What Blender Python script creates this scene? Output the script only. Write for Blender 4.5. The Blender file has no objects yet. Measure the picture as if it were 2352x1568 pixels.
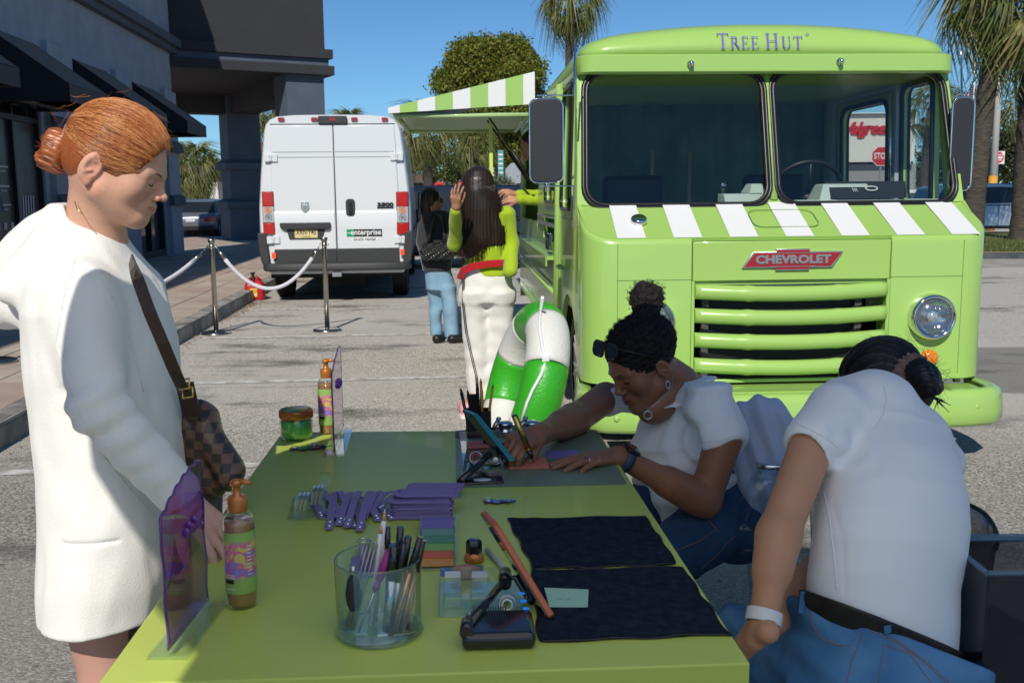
import bpy, math, random
import numpy as np
from mathutils import Vector, Matrix, noise as mnoise
random.seed(7); np.random.seed(7)
S = bpy.context.scene
C = S.collection
PI = math.pi
# ---------------------------------------------------------------- camera, world, sun, exposure
CAMH, PITCH, ROLL, FP = 1.42, math.radians(8.31), 0.010, 2287.0
cam_d = bpy.data.cameras.new('camera'); cam = bpy.data.objects.new('camera', cam_d); C.objects.link(cam); S.camera = cam
cam.matrix_world = Matrix.Translation((0, 0, CAMH)) @ Matrix.Rotation(PI/2 - PITCH, 4, 'X') @ Matrix.Rotation(-ROLL, 4, 'Z')
cam_d.lens = 35.0; cam_d.sensor_width = 36.0; cam_d.clip_start = 0.05; cam_d.clip_end = 2000
cam_d.dof.use_dof = True; cam_d.dof.focus_distance = 2.9; cam_d.dof.aperture_fstop = 11
SUN_EL, SUN_AZ = math.radians(41), math.radians(9)      # sun behind the camera, a little to its left
sun_dir = Vector((-math.sin(SUN_AZ)*math.cos(SUN_EL), -math.cos(SUN_AZ)*math.cos(SUN_EL), math.sin(SUN_EL)))
w = bpy.data.worlds.new('World'); S.world = w; w.use_nodes = True
nt = w.node_tree; nt.nodes.clear()
sky = nt.nodes.new('ShaderNodeTexSky'); sky.sky_type = 'NISHITA'; sky.sun_disc = False
sky.sun_elevation = SUN_EL; sky.sun_rotation = PI + SUN_AZ
sky.air_density = 1.0; sky.dust_density = 0.05; sky.ozone_density = 5.0; sky.altitude = 1500
bg = nt.nodes.new('ShaderNodeBackground'); bg.inputs[1].default_value = 0.076
wo = nt.nodes.new('ShaderNodeOutputWorld')
tn = nt.nodes.new('ShaderNodeMix'); tn.data_type = 'RGBA'; tn.blend_type = 'MULTIPLY'; tn.inputs[0].default_value = 1; tn.inputs[7].default_value = (.62, .88, 1, 1); nt.links.new(sky.outputs[0], tn.inputs[6]); nt.links.new(tn.outputs[2], bg.inputs[0]); nt.links.new(bg.outputs[0], wo.inputs[0])
sl = bpy.data.lights.new('sun', 'SUN'); sl.energy = 3.4; sl.angle = math.radians(0.53); sl.color = (1.0, 0.95, 0.86)
so = bpy.data.objects.new('sun', sl); C.objects.link(so); so.rotation_euler = sun_dir.to_track_quat('Z', 'Y').to_euler()
so.location = (0, 0, 20)
S.view_settings.view_transform = 'Standard'; S.view_settings.look = 'None'
S.view_settings.gamma = 1; S.view_settings.use_curve_mapping = False; S.view_settings.exposure = 0.32
S.cycles.max_bounces = 8; S.cycles.transparent_max_bounces = 16

# ---------------------------------------------------------------- where a point of the photograph lies in the world
CR = cam.matrix_world.to_3x3(); CL = Vector((0, 0, CAMH))
def ray(px, py): return CR @ Vector(((px-1176)/FP, -(py-784)/FP, -1.0))
def PY(px, py, Y):
    d = ray(px, py); return CL + d*(Y/d.y)
def PZ(px, py, Z=0.0):
    d = ray(px, py); return CL + d*((Z-CAMH)/d.z)
def PP(px, py, o, n):
    d = ray(px, py); o = Vector(o); n = Vector(n); return CL + d*((o-CL).dot(n)/d.dot(n))

# ---------------------------------------------------------------- objects
WMX = {}
def tag(o, label=None, cat=None, group=None, kind=None):
    if label: o['label'] = label
    if cat: o['category'] = cat
    if group: o['group'] = group
    if kind: o['kind'] = kind
    return o
def thing(name, label, cat, loc=(0, 0, 0), rz=0.0, group=None):
    o = bpy.data.objects.new(name, None); C.objects.link(o)
    o.location = loc; o.rotation_euler = (0, 0, rz); o.empty_display_size = 0.1
    WMX[o.name] = Matrix.Translation(Vector(loc)) @ Matrix.Rotation(rz, 4, 'Z')
    return tag(o, label, cat, group)
def place(me, name, parent=None, world=False):
    o = bpy.data.objects.new(name, me); C.objects.link(o)
    if parent is not None:
        o.parent = parent
        if world: me.transform(WMX.get(parent.name, Matrix()).inverted())
        WMX[o.name] = WMX.get(parent.name, Matrix())
    else: WMX[o.name] = Matrix()
    return o
def copy_tree(o, parent=None):
    c = o.copy(); C.objects.link(c)
    if parent is not None: c.parent = parent
    for ch in list(o.children): copy_tree(ch, c)
    return c

class MB:
    def __init__(s): s.v = []; s.f = []; s.mi = []; s.m = 0; s.sm = []; s.smooth = False
    def add(s, vs, fs):
        b = len(s.v); s.v.extend([tuple(v) for v in vs]); s.f.extend([[i+b for i in f] for f in fs])
        s.mi.extend([s.m]*len(fs)); s.sm.extend([s.smooth]*len(fs)); return s
    def box(s, c, d, R=None):
        x, y, z = d[0]/2, d[1]/2, d[2]/2; c = Vector(c)
        vs = [Vector(p) for p in ((-x,-y,-z),(x,-y,-z),(x,y,-z),(-x,y,-z),(-x,-y,z),(x,-y,z),(x,y,z),(-x,y,z))]
        if R is not None: vs = [R @ v for v in vs]
        return s.add([v+c for v in vs], [(3,2,1,0),(4,5,6,7),(0,1,5,4),(1,2,6,5),(2,3,7,6),(3,0,4,7)])
    def b2(s, x0, x1, y0, y1, z0, z1): return s.box(((x0+x1)/2,(y0+y1)/2,(z0+z1)/2), (abs(x1-x0),abs(y1-y0),abs(z1-z0)))
    def hexa(s, p8): return s.add(p8, [(3,2,1,0),(4,5,6,7),(0,1,5,4),(1,2,6,5),(2,3,7,6),(3,0,4,7)])
    def tube(s, pts, r, n=8, cap=True, closed=False, flat=1.0, up=None):
        P = [Vector(p) for p in pts]; m = len(P)
        rs = r if isinstance(r, (list, tuple)) else [r]*m
        prev = None; vs = []
        for i in range(m):
            if closed: t = P[(i+1)%m]-P[i-1]
            else: t = P[min(i+1,m-1)]-P[max(i-1,0)]
            t = t.normalized() if t.length > 1e-9 else Vector((0,0,1))
            if prev is None:
                u = Vector(up) if up is not None else (Vector((0,0,1)) if abs(t.z) < .9 else Vector((1,0,0)))
                a = t.cross(u).normalized()
            else:
                a = (prev - t*prev.dot(t)); a = a.normalized() if a.length > 1e-6 else t.orthogonal().normalized()
            prev = a; b = t.cross(a)
            for k in range(n):
                th = 2*PI*k/n; vs.append(P[i] + a*(rs[i]*math.cos(th)) + b*(rs[i]*flat*math.sin(th)))
        fs = []
        for i in range(m if closed else m-1):
            j = (i+1) % m
            for k in range(n): fs.append((i*n+k, i*n+(k+1)%n, j*n+(k+1)%n, j*n+k))
        if cap and not closed: fs.append(tuple(range(n-1,-1,-1))); fs.append(tuple((m-1)*n+k for k in range(n)))
        sv = s.smooth; s.smooth = True; s.add(vs, fs); s.smooth = sv
        if cap and not closed: s.sm[-1] = s.sm[-2] = False
        return s
    def cyl(s, p0, p1, r, r1=None, n=16, cap=True): return s.tube([p0, p1], [r, r if r1 is None else r1], n, cap)
    def lathe(s, prof, c=(0,0,0), n=24, R=None, smooth=True, cap=True):
        c = Vector(c); vs = []
        for (r, z) in prof:
            for k in range(n):
                th = 2*PI*k/n; v = Vector((r*math.cos(th), r*math.sin(th), z)); vs.append((R @ v if R is not None else v)+c)
        fs = [(i*n+k, i*n+(k+1)%n, (i+1)*n+(k+1)%n, (i+1)*n+k) for i in range(len(prof)-1) for k in range(n)]
        if cap and prof[0][0] > 1e-6: fs.append(tuple(range(n-1,-1,-1)))
        if cap and prof[-1][0] > 1e-6: fs.append(tuple((len(prof)-1)*n+k for k in range(n)))
        sv = s.smooth; s.smooth = smooth; s.add(vs, fs); s.smooth = sv; return s
    def prism(s, poly, a, b, ax='y', R=None, c=(0,0,0)):
        """poly: 2D outline; extruded from a to b along ax"""
        n = len(poly); vs = []
        for t in (a, b):
            for (p, q) in poly:
                v = Vector({'x': (t,p,q), 'y': (p,t,q), 'z': (p,q,t)}[ax]); vs.append((R @ v if R is not None else v)+Vector(c))
        return s.add(vs, [tuple(range(n)), tuple(range(2*n-1, n-1, -1))] + [(i, n+i, n+(i+1)%n, (i+1)%n) for i in range(n)])
    def loft(s, rings, closed=True, cap=True, smooth=True):
        n = len(rings[0]); vs = [v for r in rings for v in r]
        fs = []
        for i in range(len(rings)-1):
            for k in range(n if closed else n-1): fs.append((i*n+k, i*n+(k+1)%n, (i+1)*n+(k+1)%n, (i+1)*n+k))
        sv = s.smooth; s.smooth = smooth; s.add(vs, fs)
        s.smooth = False
        if cap and closed:
            s.add([], []); b = len(s.v)-len(vs)
            s.f.append([b+k for k in range(n-1,-1,-1)]); s.f.append([b+(len(rings)-1)*n+k for k in range(n)]); s.mi += [s.m]*2; s.sm += [False]*2
        s.smooth = sv; return s
    def ell(s, c, r, nu=16, nv=10, R=None):
        c = Vector(c); prof = [(math.sin(PI*i/nv), -math.cos(PI*i/nv)) for i in range(nv+1)]; vs = []
        for (a, z) in prof:
            for k in range(nu):
                th = 2*PI*k/nu; v = Vector((r[0]*a*math.cos(th), r[1]*a*math.sin(th), r[2]*z)); vs.append((R @ v if R is not None else v)+c)
        sv = s.smooth; s.smooth = True
        s.add(vs, [(i*nu+k, i*nu+(k+1)%nu, (i+1)*nu+(k+1)%nu, (i+1)*nu+k) for i in range(nv) for k in range(nu)]); s.smooth = sv; return s
    def mesh(s, name, mats):
        me = bpy.data.meshes.new(name); me.from_pydata(s.v, [], s.f)
        for m in (mats if isinstance(mats, (list, tuple)) else [mats]): me.materials.append(m)
        me.polygons.foreach_set('material_index', s.mi); me.polygons.foreach_set('use_smooth', s.sm); me.update(); return me
    def build(s, name, mats, parent=None, world=False, bevel=0.0, seg=2, ang=35, rm=True):
        me = s.mesh(name, mats); o = place(me, name, parent, world)
        if bevel:
            m = o.modifiers.new('bevel', 'BEVEL'); m.width = bevel; m.segments = seg; m.limit_method = 'ANGLE'; m.angle_limit = math.radians(ang); m.harden_normals = False
            for p in me.polygons: p.use_smooth = True
            try: me.set_sharp_from_angle(angle=math.radians(50))
            except Exception: pass
        return o
def rrect(w, h, r, n=5, cx=0, cy=0):
    out = []
    for (sx, sy, a0) in ((1,1,0),(-1,1,90),(-1,-1,180),(1,-1,270)):
        for i in range(n+1):
            a = math.radians(a0+90*i/n); out.append((cx+sx*(w/2-r)+r*math.cos(a), cy+sy*(h/2-r)+r*math.sin(a)))
    return out
def ring_panel(mb, outer, inner, a, b, ax='y'):
    """frame between two outlines of equal count, extruded a..b"""
    n = len(outer)
    def P(t, p): return {'x': (t,p[0],p[1]), 'y': (p[0],t,p[1]), 'z': (p[0],p[1],t)}[ax]
    vs = [P(a,p) for p in outer]+[P(a,p) for p in inner]+[P(b,p) for p in outer]+[P(b,p) for p in inner]
    fs = []
    for i in range(n):
        j = (i+1)%n
        fs += [(i,n+i,n+j,j),(2*n+i,2*n+j,3*n+j,3*n+i),(i,j,2*n+j,2*n+i),(n+i,3*n+i,3*n+j,n+j)]
    mb.add(vs, fs)
def arc(c, r, a0, a1, n, ax='y'):
    out = []
    for i in range(n+1):
        a = math.radians(a0+(a1-a0)*i/n); p, q = c[0]+r*math.cos(a), c[1]+r*math.sin(a); out.append((p, q))
    return out
def text_mesh(txt, size=1.0, extrude=0.0, offset=0.0, shear=0.0, align='CENTER', spacing=1.0, res=3):
    cu = bpy.data.curves.new('lettering', 'FONT'); cu.body = txt; cu.size = size; cu.extrude = extrude; cu.offset = offset; cu.shear = shear
    cu.align_x = align; cu.align_y = 'CENTER'; cu.space_character = spacing; cu.resolution_u = res
    o = bpy.data.objects.new('lettering', cu); C.objects.link(o)
    dg = bpy.context.evaluated_depsgraph_get(); me = bpy.data.meshes.new_from_object(o.evaluated_get(dg))
    bpy.data.objects.remove(o); bpy.data.curves.remove(cu); return me
def text(name, txt, mat, parent, M, size, width=None, **kw):
    me = text_mesh(txt, size, **kw)
    if width:
        xs = [v.co.x for v in me.vertices]; k = width/(max(xs)-min(xs)); me.transform(Matrix.Diagonal((k, 1, 1, 1)))
    me.transform(M); me.materials.clear(); me.materials.append(mat); me.name = name
    for p in me.polygons: p.material_index = 0
    return place(me, name, parent)
def face_M(loc, right, up):
    """matrix that puts text (x right, y up) at loc"""
    r = Vector(right).normalized(); u = Vector(up).normalized(); n = r.cross(u)
    M = Matrix((r, u, n)).transposed().to_4x4(); M.translation = Vector(loc); return M

# ---------------------------------------------------------------- materials
def lin(c):
    if isinstance(c, str): c = [int(c[i:i+2], 16)/255 for i in (0, 2, 4)]; return tuple(x/12.92 if x <= .04045 else ((x+.055)/1.055)**2.4 for x in c)
    return tuple(c)
MATS = {}
def mat(name, col, rough=.5, metal=0.0, coat=0.0, var=None, vscale=6.0, bump=0.0, bscale=60.0, aniso=None, spec=.5, trans=0.0, sub=0.0, emis=None, vcol2=None, bdist=.01, sheen=0.0, ior=1.45, stretch=None, alpha=1.0, coord='Object', detail=4.0, vlow=.35, vhigh=.65, rvar=0.0):
    """principled material; optional second colour mixed in by noise, optional noise bump"""
    m = bpy.data.materials.new(name); m.use_nodes = True; N = m.node_tree; b = N.nodes['Principled BSDF']
    col = lin(col); b.inputs['Base Color'].default_value = (*col, 1); b.inputs['Roughness'].default_value = rough
    b.inputs['Metallic'].default_value = metal; b.inputs['Coat Weight'].default_value = coat; b.inputs['Coat Roughness'].default_value = .04
    b.inputs['Specular IOR Level'].default_value = spec; b.inputs['Transmission Weight'].default_value = trans; b.inputs['IOR'].default_value = ior
    b.inputs['Alpha'].default_value = alpha; b.inputs['Sheen Weight'].default_value = sheen
    if sub: b.inputs['Subsurface Weight'].default_value = sub; b.inputs['Subsurface Radius'].default_value = (.012, .005, .003); b.inputs['Subsurface Scale'].default_value = 1.0
    if emis: b.inputs['Emission Color'].default_value = (*lin(emis[0]), 1); b.inputs['Emission Strength'].default_value = emis[1]
    tc = None
    if var or bump or rvar:
        tc = N.nodes.new('ShaderNodeTexCoord'); src = tc.outputs[coord]
        if stretch:
            mp = N.nodes.new('ShaderNodeMapping'); mp.inputs['Scale'].default_value = stretch; N.links.new(src, mp.inputs[0]); src = mp.outputs[0]
    if var or rvar:
        n = N.nodes.new('ShaderNodeTexNoise'); n.inputs['Scale'].default_value = vscale; n.inputs['Detail'].default_value = detail; N.links.new(src, n.inputs['Vector'])
        r = N.nodes.new('ShaderNodeMapRange'); r.inputs[1].default_value = vlow; r.inputs[2].default_value = vhigh; N.links.new(n.outputs[0], r.inputs[0])
        if var:
            mx = N.nodes.new('ShaderNodeMix'); mx.data_type = 'RGBA'; N.links.new(r.outputs[0], mx.inputs[0])
            mx.inputs[6].default_value = (*col, 1); mx.inputs[7].default_value = (*lin(var), 1); N.links.new(mx.outputs[2], b.inputs['Base Color'])
        if rvar:
            r2 = N.nodes.new('ShaderNodeMapRange'); r2.inputs[3].default_value = rough; r2.inputs[4].default_value = rough+rvar; N.links.new(n.outputs[0], r2.inputs[0]); N.links.new(r2.outputs[0], b.inputs['Roughness'])
    if bump:
        n = N.nodes.new('ShaderNodeTexNoise'); n.inputs['Scale'].default_value = bscale; n.inputs['Detail'].default_value = 3; N.links.new(src, n.inputs['Vector'])
        bp = N.nodes.new('ShaderNodeBump'); bp.inputs['Strength'].default_value = bump; bp.inputs['Distance'].default_value = bdist
        N.links.new(n.outputs[0], bp.inputs['Height']); N.links.new(bp.outputs[0], b.inputs['Normal'])
    MATS[name] = m; return m
def clear_mat(name, tint=(1,1,1), gloss=1.0, rough=.02, ior=1.5, extra=0.0, gcol=(1,1,1)):
    """thin clear sheet: transparent mixed with a fresnel reflection"""
    m = bpy.data.materials.new(name); m.use_nodes = True; N = m.node_tree; N.nodes.clear()
    o = N.nodes.new('ShaderNodeOutputMaterial'); t = N.nodes.new('ShaderNodeBsdfTransparent'); t.inputs[0].default_value = (*tint, 1)
    g = N.nodes.new('ShaderNodeBsdfGlossy'); g.inputs['Roughness'].default_value = rough; g.inputs[0].default_value = (*gcol, 1)
    f = N.nodes.new('ShaderNodeFresnel'); gm = N.nodes.new('ShaderNodeNewGeometry'); io = N.nodes.new('ShaderNodeMapRange'); io.inputs[3].default_value = ior; io.inputs[4].default_value = 1/ior; N.links.new(gm.outputs['Backfacing'], io.inputs[0]); N.links.new(io.outputs[0], f.inputs[0])
    a = N.nodes.new('ShaderNodeMath'); a.operation = 'MULTIPLY_ADD'; a.inputs[1].default_value = gloss; a.inputs[2].default_value = extra; a.use_clamp = True
    mx = N.nodes.new('ShaderNodeMixShader'); N.links.new(f.outputs[0], a.inputs[0]); N.links.new(a.outputs[0], mx.inputs[0])
    N.links.new(t.outputs[0], mx.inputs[1]); N.links.new(g.outputs[0], mx.inputs[2]); N.links.new(mx.outputs[0], o.inputs[0]); MATS[name] = m; return m
def attr_mat(name, rough=.5, bump=0.0, bscale=60.0, sub=0.0, spec=.5, bdist=.002, sheen=0.0, coat=0.0, nvar=0.0, stretch=None, vscale=30):
    m = mat(name, (.5,.5,.5), rough, bump=bump, bscale=bscale, sub=sub, spec=spec, bdist=bdist, sheen=sheen, coat=coat, stretch=stretch); N = m.node_tree
    a = N.nodes.new('ShaderNodeAttribute'); a.attribute_name = 'col'
    if nvar:
        tc = N.nodes.new('ShaderNodeTexCoord'); n = N.nodes.new('ShaderNodeTexNoise'); n.inputs['Scale'].default_value = vscale; N.links.new(tc.outputs['Object'], n.inputs['Vector'])
        r = N.nodes.new('ShaderNodeMapRange'); r.inputs[1].default_value = .3; r.inputs[2].default_value = .7; r.inputs[3].default_value = 1-nvar; r.inputs[4].default_value = 1+nvar; N.links.new(n.outputs[0], r.inputs[0])
        vm = N.nodes.new('ShaderNodeVectorMath'); vm.operation = 'SCALE'; N.links.new(a.outputs[0], vm.inputs[0]); N.links.new(r.outputs[0], vm.inputs['Scale']); N.links.new(vm.outputs[0], N.nodes['Principled BSDF'].inputs['Base Color'])
    else: N.links.new(a.outputs[0], N.nodes['Principled BSDF'].inputs['Base Color'])
    return m
# ---------------------------------------------------------------- soft body modelling: smooth unions of rounded cones and ellipsoids, meshed by surface nets
def A3(p): return np.array(p, dtype=np.float64)
def rc(a, b, ra, rb=None, k=None): return ('c', A3(a), A3(b), ra, ra if rb is None else rb, k)
def el(c, r, R=None, k=None): return ('e', A3(c), A3(r), None if R is None else np.array(R, dtype=np.float64), k)
def lf(rows, o=(0, 0, 0), R=None, e=2.3, k=None):
    """body section stack: rows of (z, cx, cy, a, b) in the frame R at o"""
    return ('l', A3(o), np.eye(3) if R is None else np.array(R, dtype=np.float64), A3(sorted(rows)), e, k)
def chain(pts, rs, k=None): return [rc(pts[i], pts[i+1], rs[i], rs[i+1], k) for i in range(len(pts)-1)]
def _ev(pr, P):
    if pr[0] == 'c':
        a, b, ra, rb = pr[1:5]; ab = b-a; L2 = ab.dot(ab)+1e-12
        t = np.clip(((P-a)@ab)/L2, 0, 1); q = P-a-t[:, None]*ab
        return np.sqrt((q*q).sum(1))-(ra+(rb-ra)*t)
    if pr[0] == 'l':
        o, R, T, e = pr[1:5]; q = (P-o)@R; z = q[:, 2]; zc = np.clip(z, T[0, 0], T[-1, 0]); I = lambda i: np.interp(zc, T[:, 0], T[:, i])
        a, b = I(3), I(4); u = (np.abs(q[:, 0]-I(1))/a)**e+(np.abs(q[:, 1]-I(2))/b)**e
        d = (u**(1/e)-1)*np.minimum(a, b)*.9; dz = np.abs(z-zc)
        return np.where(dz > 0, np.sqrt(np.maximum(d, 0)**2+dz*dz), d)
    c, r, R = pr[1:4]; q = P-c
    if R is not None: q = q@R
    k0 = np.sqrt(((q/r)**2).sum(1)); k1 = np.sqrt(((q/(r*r))**2).sum(1))+1e-9
    return k0*(k0-1)/k1
def smin(a, b, k):
    if k <= 0: return np.minimum(a, b)
    h = np.clip(.5+.5*(b-a)/k, 0, 1); return b*(1-h)+a*h-k*h*(1-h)
def smax(a, b, k): return -smin(-a, -b, k)
class SD:
    """adds and cuts in order; every entry may carry its own blend radius"""
    def __init__(s, k=.02): s.k = k; s.it = []; s.disp = None; s.post = None
    def add(s, *prs):
        for p in prs:
            if isinstance(p, list): s.add(*p)
            else: s.it.append((1, p))
        return s
    def cut(s, *prs):
        for p in prs:
            if isinstance(p, list): s.cut(*p)
            else: s.it.append((-1, p))
        return s
    def __call__(s, P):
        d = None
        for sg, p in s.it:
            v = _ev(p, P); k = p[-1] if p[-1] is not None else s.k
            if d is None: d = v
            elif sg > 0: d = smin(d, v, k)
            else: d = smax(d, -v, k)
        if s.disp is not None: d = d - s.disp(P)
        if s.post is not None: d = s.post(P, d)
        return d
    def bounds(s, pad=.03):
        lo = np.full(3, 1e9); hi = -lo
        for sg, p in s.it:
            if sg < 0: continue
            if p[0] == 'c':
                r = max(p[3], p[4]); lo = np.minimum(lo, np.minimum(p[1], p[2])-r); hi = np.maximum(hi, np.maximum(p[1], p[2])+r)
            elif p[0] == 'l':
                T = p[3]
                for t in T:
                    for sx in (-1, 1):
                        for sy in (-1, 1): w_ = p[1]+p[2]@A3((t[1]+sx*t[3], t[2]+sy*t[4], t[0])); lo = np.minimum(lo, w_); hi = np.maximum(hi, w_)
            else:
                r = p[2].max() if p[3] is not None else p[2]; lo = np.minimum(lo, p[1]-r); hi = np.maximum(hi, p[1]+r)
        return lo-pad, hi+pad
def nets(f, lo, hi, h):
    B = 4; lo = np.array(lo, float); n = np.ceil((np.array(hi)-lo)/(h*B)).astype(int)+1
    ax = [lo[i]+np.arange(n[i]+1)*h*B for i in range(3)]
    G = np.stack(np.meshgrid(*ax, indexing='ij'), -1); cv = f(G.reshape(-1, 3)).reshape(G.shape[:3])
    cc = np.zeros(tuple(n)); act = np.zeros(tuple(n), bool); mn = np.full(tuple(n), 1e9)
    for i in (0, 1):
        for j in (0, 1):
            for k in (0, 1):
                v = cv[i:i+n[0], j:j+n[1], k:k+n[2]]; mn = np.minimum(mn, np.abs(v))
    act = mn < h*B*1.4
    N = n*B+1; V = np.repeat(np.repeat(np.repeat(np.where(cv > 0, 1., -1.), B, 0), B, 1), B, 2)[:N[0], :N[1], :N[2]].copy()
    need = np.zeros(tuple(N), bool); idx = np.argwhere(act)
    o = np.stack(np.meshgrid(*[np.arange(B+1)]*3, indexing='ij'), -1).reshape(-1, 3)
    q = (idx[:, None, :]*B+o[None]).reshape(-1, 3); need[q[:, 0], q[:, 1], q[:, 2]] = True
    q = np.argwhere(need); P = lo+q*h; out = np.empty(len(P))
    for s in range(0, len(P), 300000): out[s:s+300000] = f(P[s:s+300000])
    V[q[:, 0], q[:, 1], q[:, 2]] = out
    Sg = V < 0; n = N
    cs = [(i, j, k) for i in (0, 1) for j in (0, 1) for k in (0, 1)]
    def sub(A, c): return A[c[0]:n[0]-1+c[0], c[1]:n[1]-1+c[1], c[2]:n[2]-1+c[2]]
    cnt = sum(sub(Sg, c).astype(np.int8) for c in cs); mask = (cnt > 0) & (cnt < 8)
    ci = np.argwhere(mask); vid = np.full(mask.shape, -1); vid[mask] = np.arange(len(ci))
    acc = np.zeros((len(ci), 3)); w = np.zeros(len(ci))
    cvv = {c: V[ci[:, 0]+c[0], ci[:, 1]+c[1], ci[:, 2]+c[2]] for c in cs}
    for c in cs:
        for a in range(3):
            if c[a] == 0:
                d = list(c); d[a] = 1; d = tuple(d); v0, v1 = cvv[c], cvv[d]; x = (v0 < 0) != (v1 < 0)
                t = np.where(x, v0/np.where(x, v0-v1, 1), 0); p = np.tile(np.array(c, float), (len(ci), 1)); p[:, a] = t
                acc[x] += p[x]; w[x] += 1
    VT = lo+(ci+acc/np.maximum(w, 1)[:, None])*h
    F = []
    for a in range(3):
        b, c = (a+1) % 3, (a+2) % 3
        s0 = [slice(None)]*3; s1 = [slice(None)]*3
        for d in range(3):
            if d == a: s0[d] = slice(0, n[d]-1); s1[d] = slice(1, n[d])
            else: s0[d] = s1[d] = slice(1, n[d]-1)
        e0 = Sg[tuple(s0)]; e1 = Sg[tuple(s1)]; x = np.argwhere(e0 != e1)
        if not len(x): continue
        fl = e0[x[:, 0], x[:, 1], x[:, 2]]; g = x.copy()
        for d in range(3):
            if d != a: g[:, d] += 1
        ub = np.zeros(3, int); ub[b] = 1; uc = np.zeros(3, int); uc[c] = 1
        q = [vid[tuple((g-u).T)] for u in (ub+uc, uc, 0*ub, ub)]
        Q = np.stack(q, 1); Q[~fl] = Q[~fl][:, ::-1]; F.append(Q)
    F = np.concatenate(F); F = F[(F >= 0).all(1)]
    return VT, F
def np_mesh(name, V, F, mats, smooth=True):
    me = bpy.data.meshes.new(name); nf = len(F); k = F.shape[1]
    me.vertices.add(len(V)); me.vertices.foreach_set('co', np.asarray(V, dtype=np.float32).ravel())
    me.loops.add(nf*k); me.loops.foreach_set('vertex_index', F.astype(np.int32).ravel())
    me.polygons.add(nf); me.polygons.foreach_set('loop_start', np.arange(nf, dtype=np.int32)*k)
    me.polygons.foreach_set('use_smooth', np.full(nf, smooth)); me.update(calc_edges=True)
    for m in (mats if isinstance(mats, (list, tuple)) else [mats]): me.materials.append(m)
    return me
def relax(V, F, it=2, lam=.5):
    e = np.concatenate([F[:, [i, (i+1) % 4]] for i in range(4)])
    for _ in range(it):
        acc = np.zeros_like(V); w = np.zeros(len(V))
        np.add.at(acc, e[:, 0], V[e[:, 1]]); np.add.at(w, e[:, 0], 1); np.add.at(acc, e[:, 1], V[e[:, 0]]); np.add.at(w, e[:, 1], 1)
        V = V+lam*(acc/np.maximum(w, 1)[:, None]-V)
    return V
def sculpt(name, sd, h, mats, parent=None, M=None, colf=None, it=2, lam=.5, world=True, sel=None, pad=.03, disp=None):
    """mesh an SD (in its own frame), move it by M, hang it on parent"""
    lo, hi = sd.bounds(pad); V, F = nets(sd, lo, hi, h); V = relax(V, F, it, lam)
    me = np_mesh(name, V, F, mats)
    if disp is not None:
        nr = np.empty(len(V)*3, dtype=np.float32); me.vertices.foreach_get('normal', nr); V = V+nr.reshape(-1, 3)*disp(V)[:, None]
        me.vertices.foreach_set('co', V.astype(np.float32).ravel()); me.update()
    if colf is not None:
        ca = me.color_attributes.new('col', 'FLOAT_COLOR', 'POINT'); c = np.ones((len(V), 4)); c[:, :3] = colf(V); ca.data.foreach_set('color', c.ravel())
    if sel is not None:
        me.polygons.foreach_set('material_index', sel(V[F].mean(1)).astype(np.int32))
    if M is not None: me.transform(M)
    return place(me, name, parent, world)
def wn(P, f, s=0.0):
    """cheap smooth pseudo noise in about -1..1 at frequency f"""
    x, y, z = P[:, 0]*f+s, P[:, 1]*f+1.7*s, P[:, 2]*f-.6*s
    return (np.sin(x+1.3*np.sin(y*.9+z*.4))*np.cos(y*1.1-1.1*np.sin(z*.8+x*.3))+np.sin(z*1.2+1.2*np.sin(x*.7+y*.5+s)))*.5
def sstep(x, a, b): t = np.clip((x-a)/(b-a), 0, 1); return t*t*(3-2*t)
def frame(fwd, up):
    """3x3 with columns: x = right, y = fwd, z = up"""
    f = Vector(fwd).normalized(); u = Vector(up); r = f.cross(u).normalized(); u = r.cross(f); return Matrix((r, f, u)).transposed()
def MT(R, loc, s=1.0): m = (R @ Matrix.Scale(s, 3)).to_4x4(); m.translation = Vector(loc); return m
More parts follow.
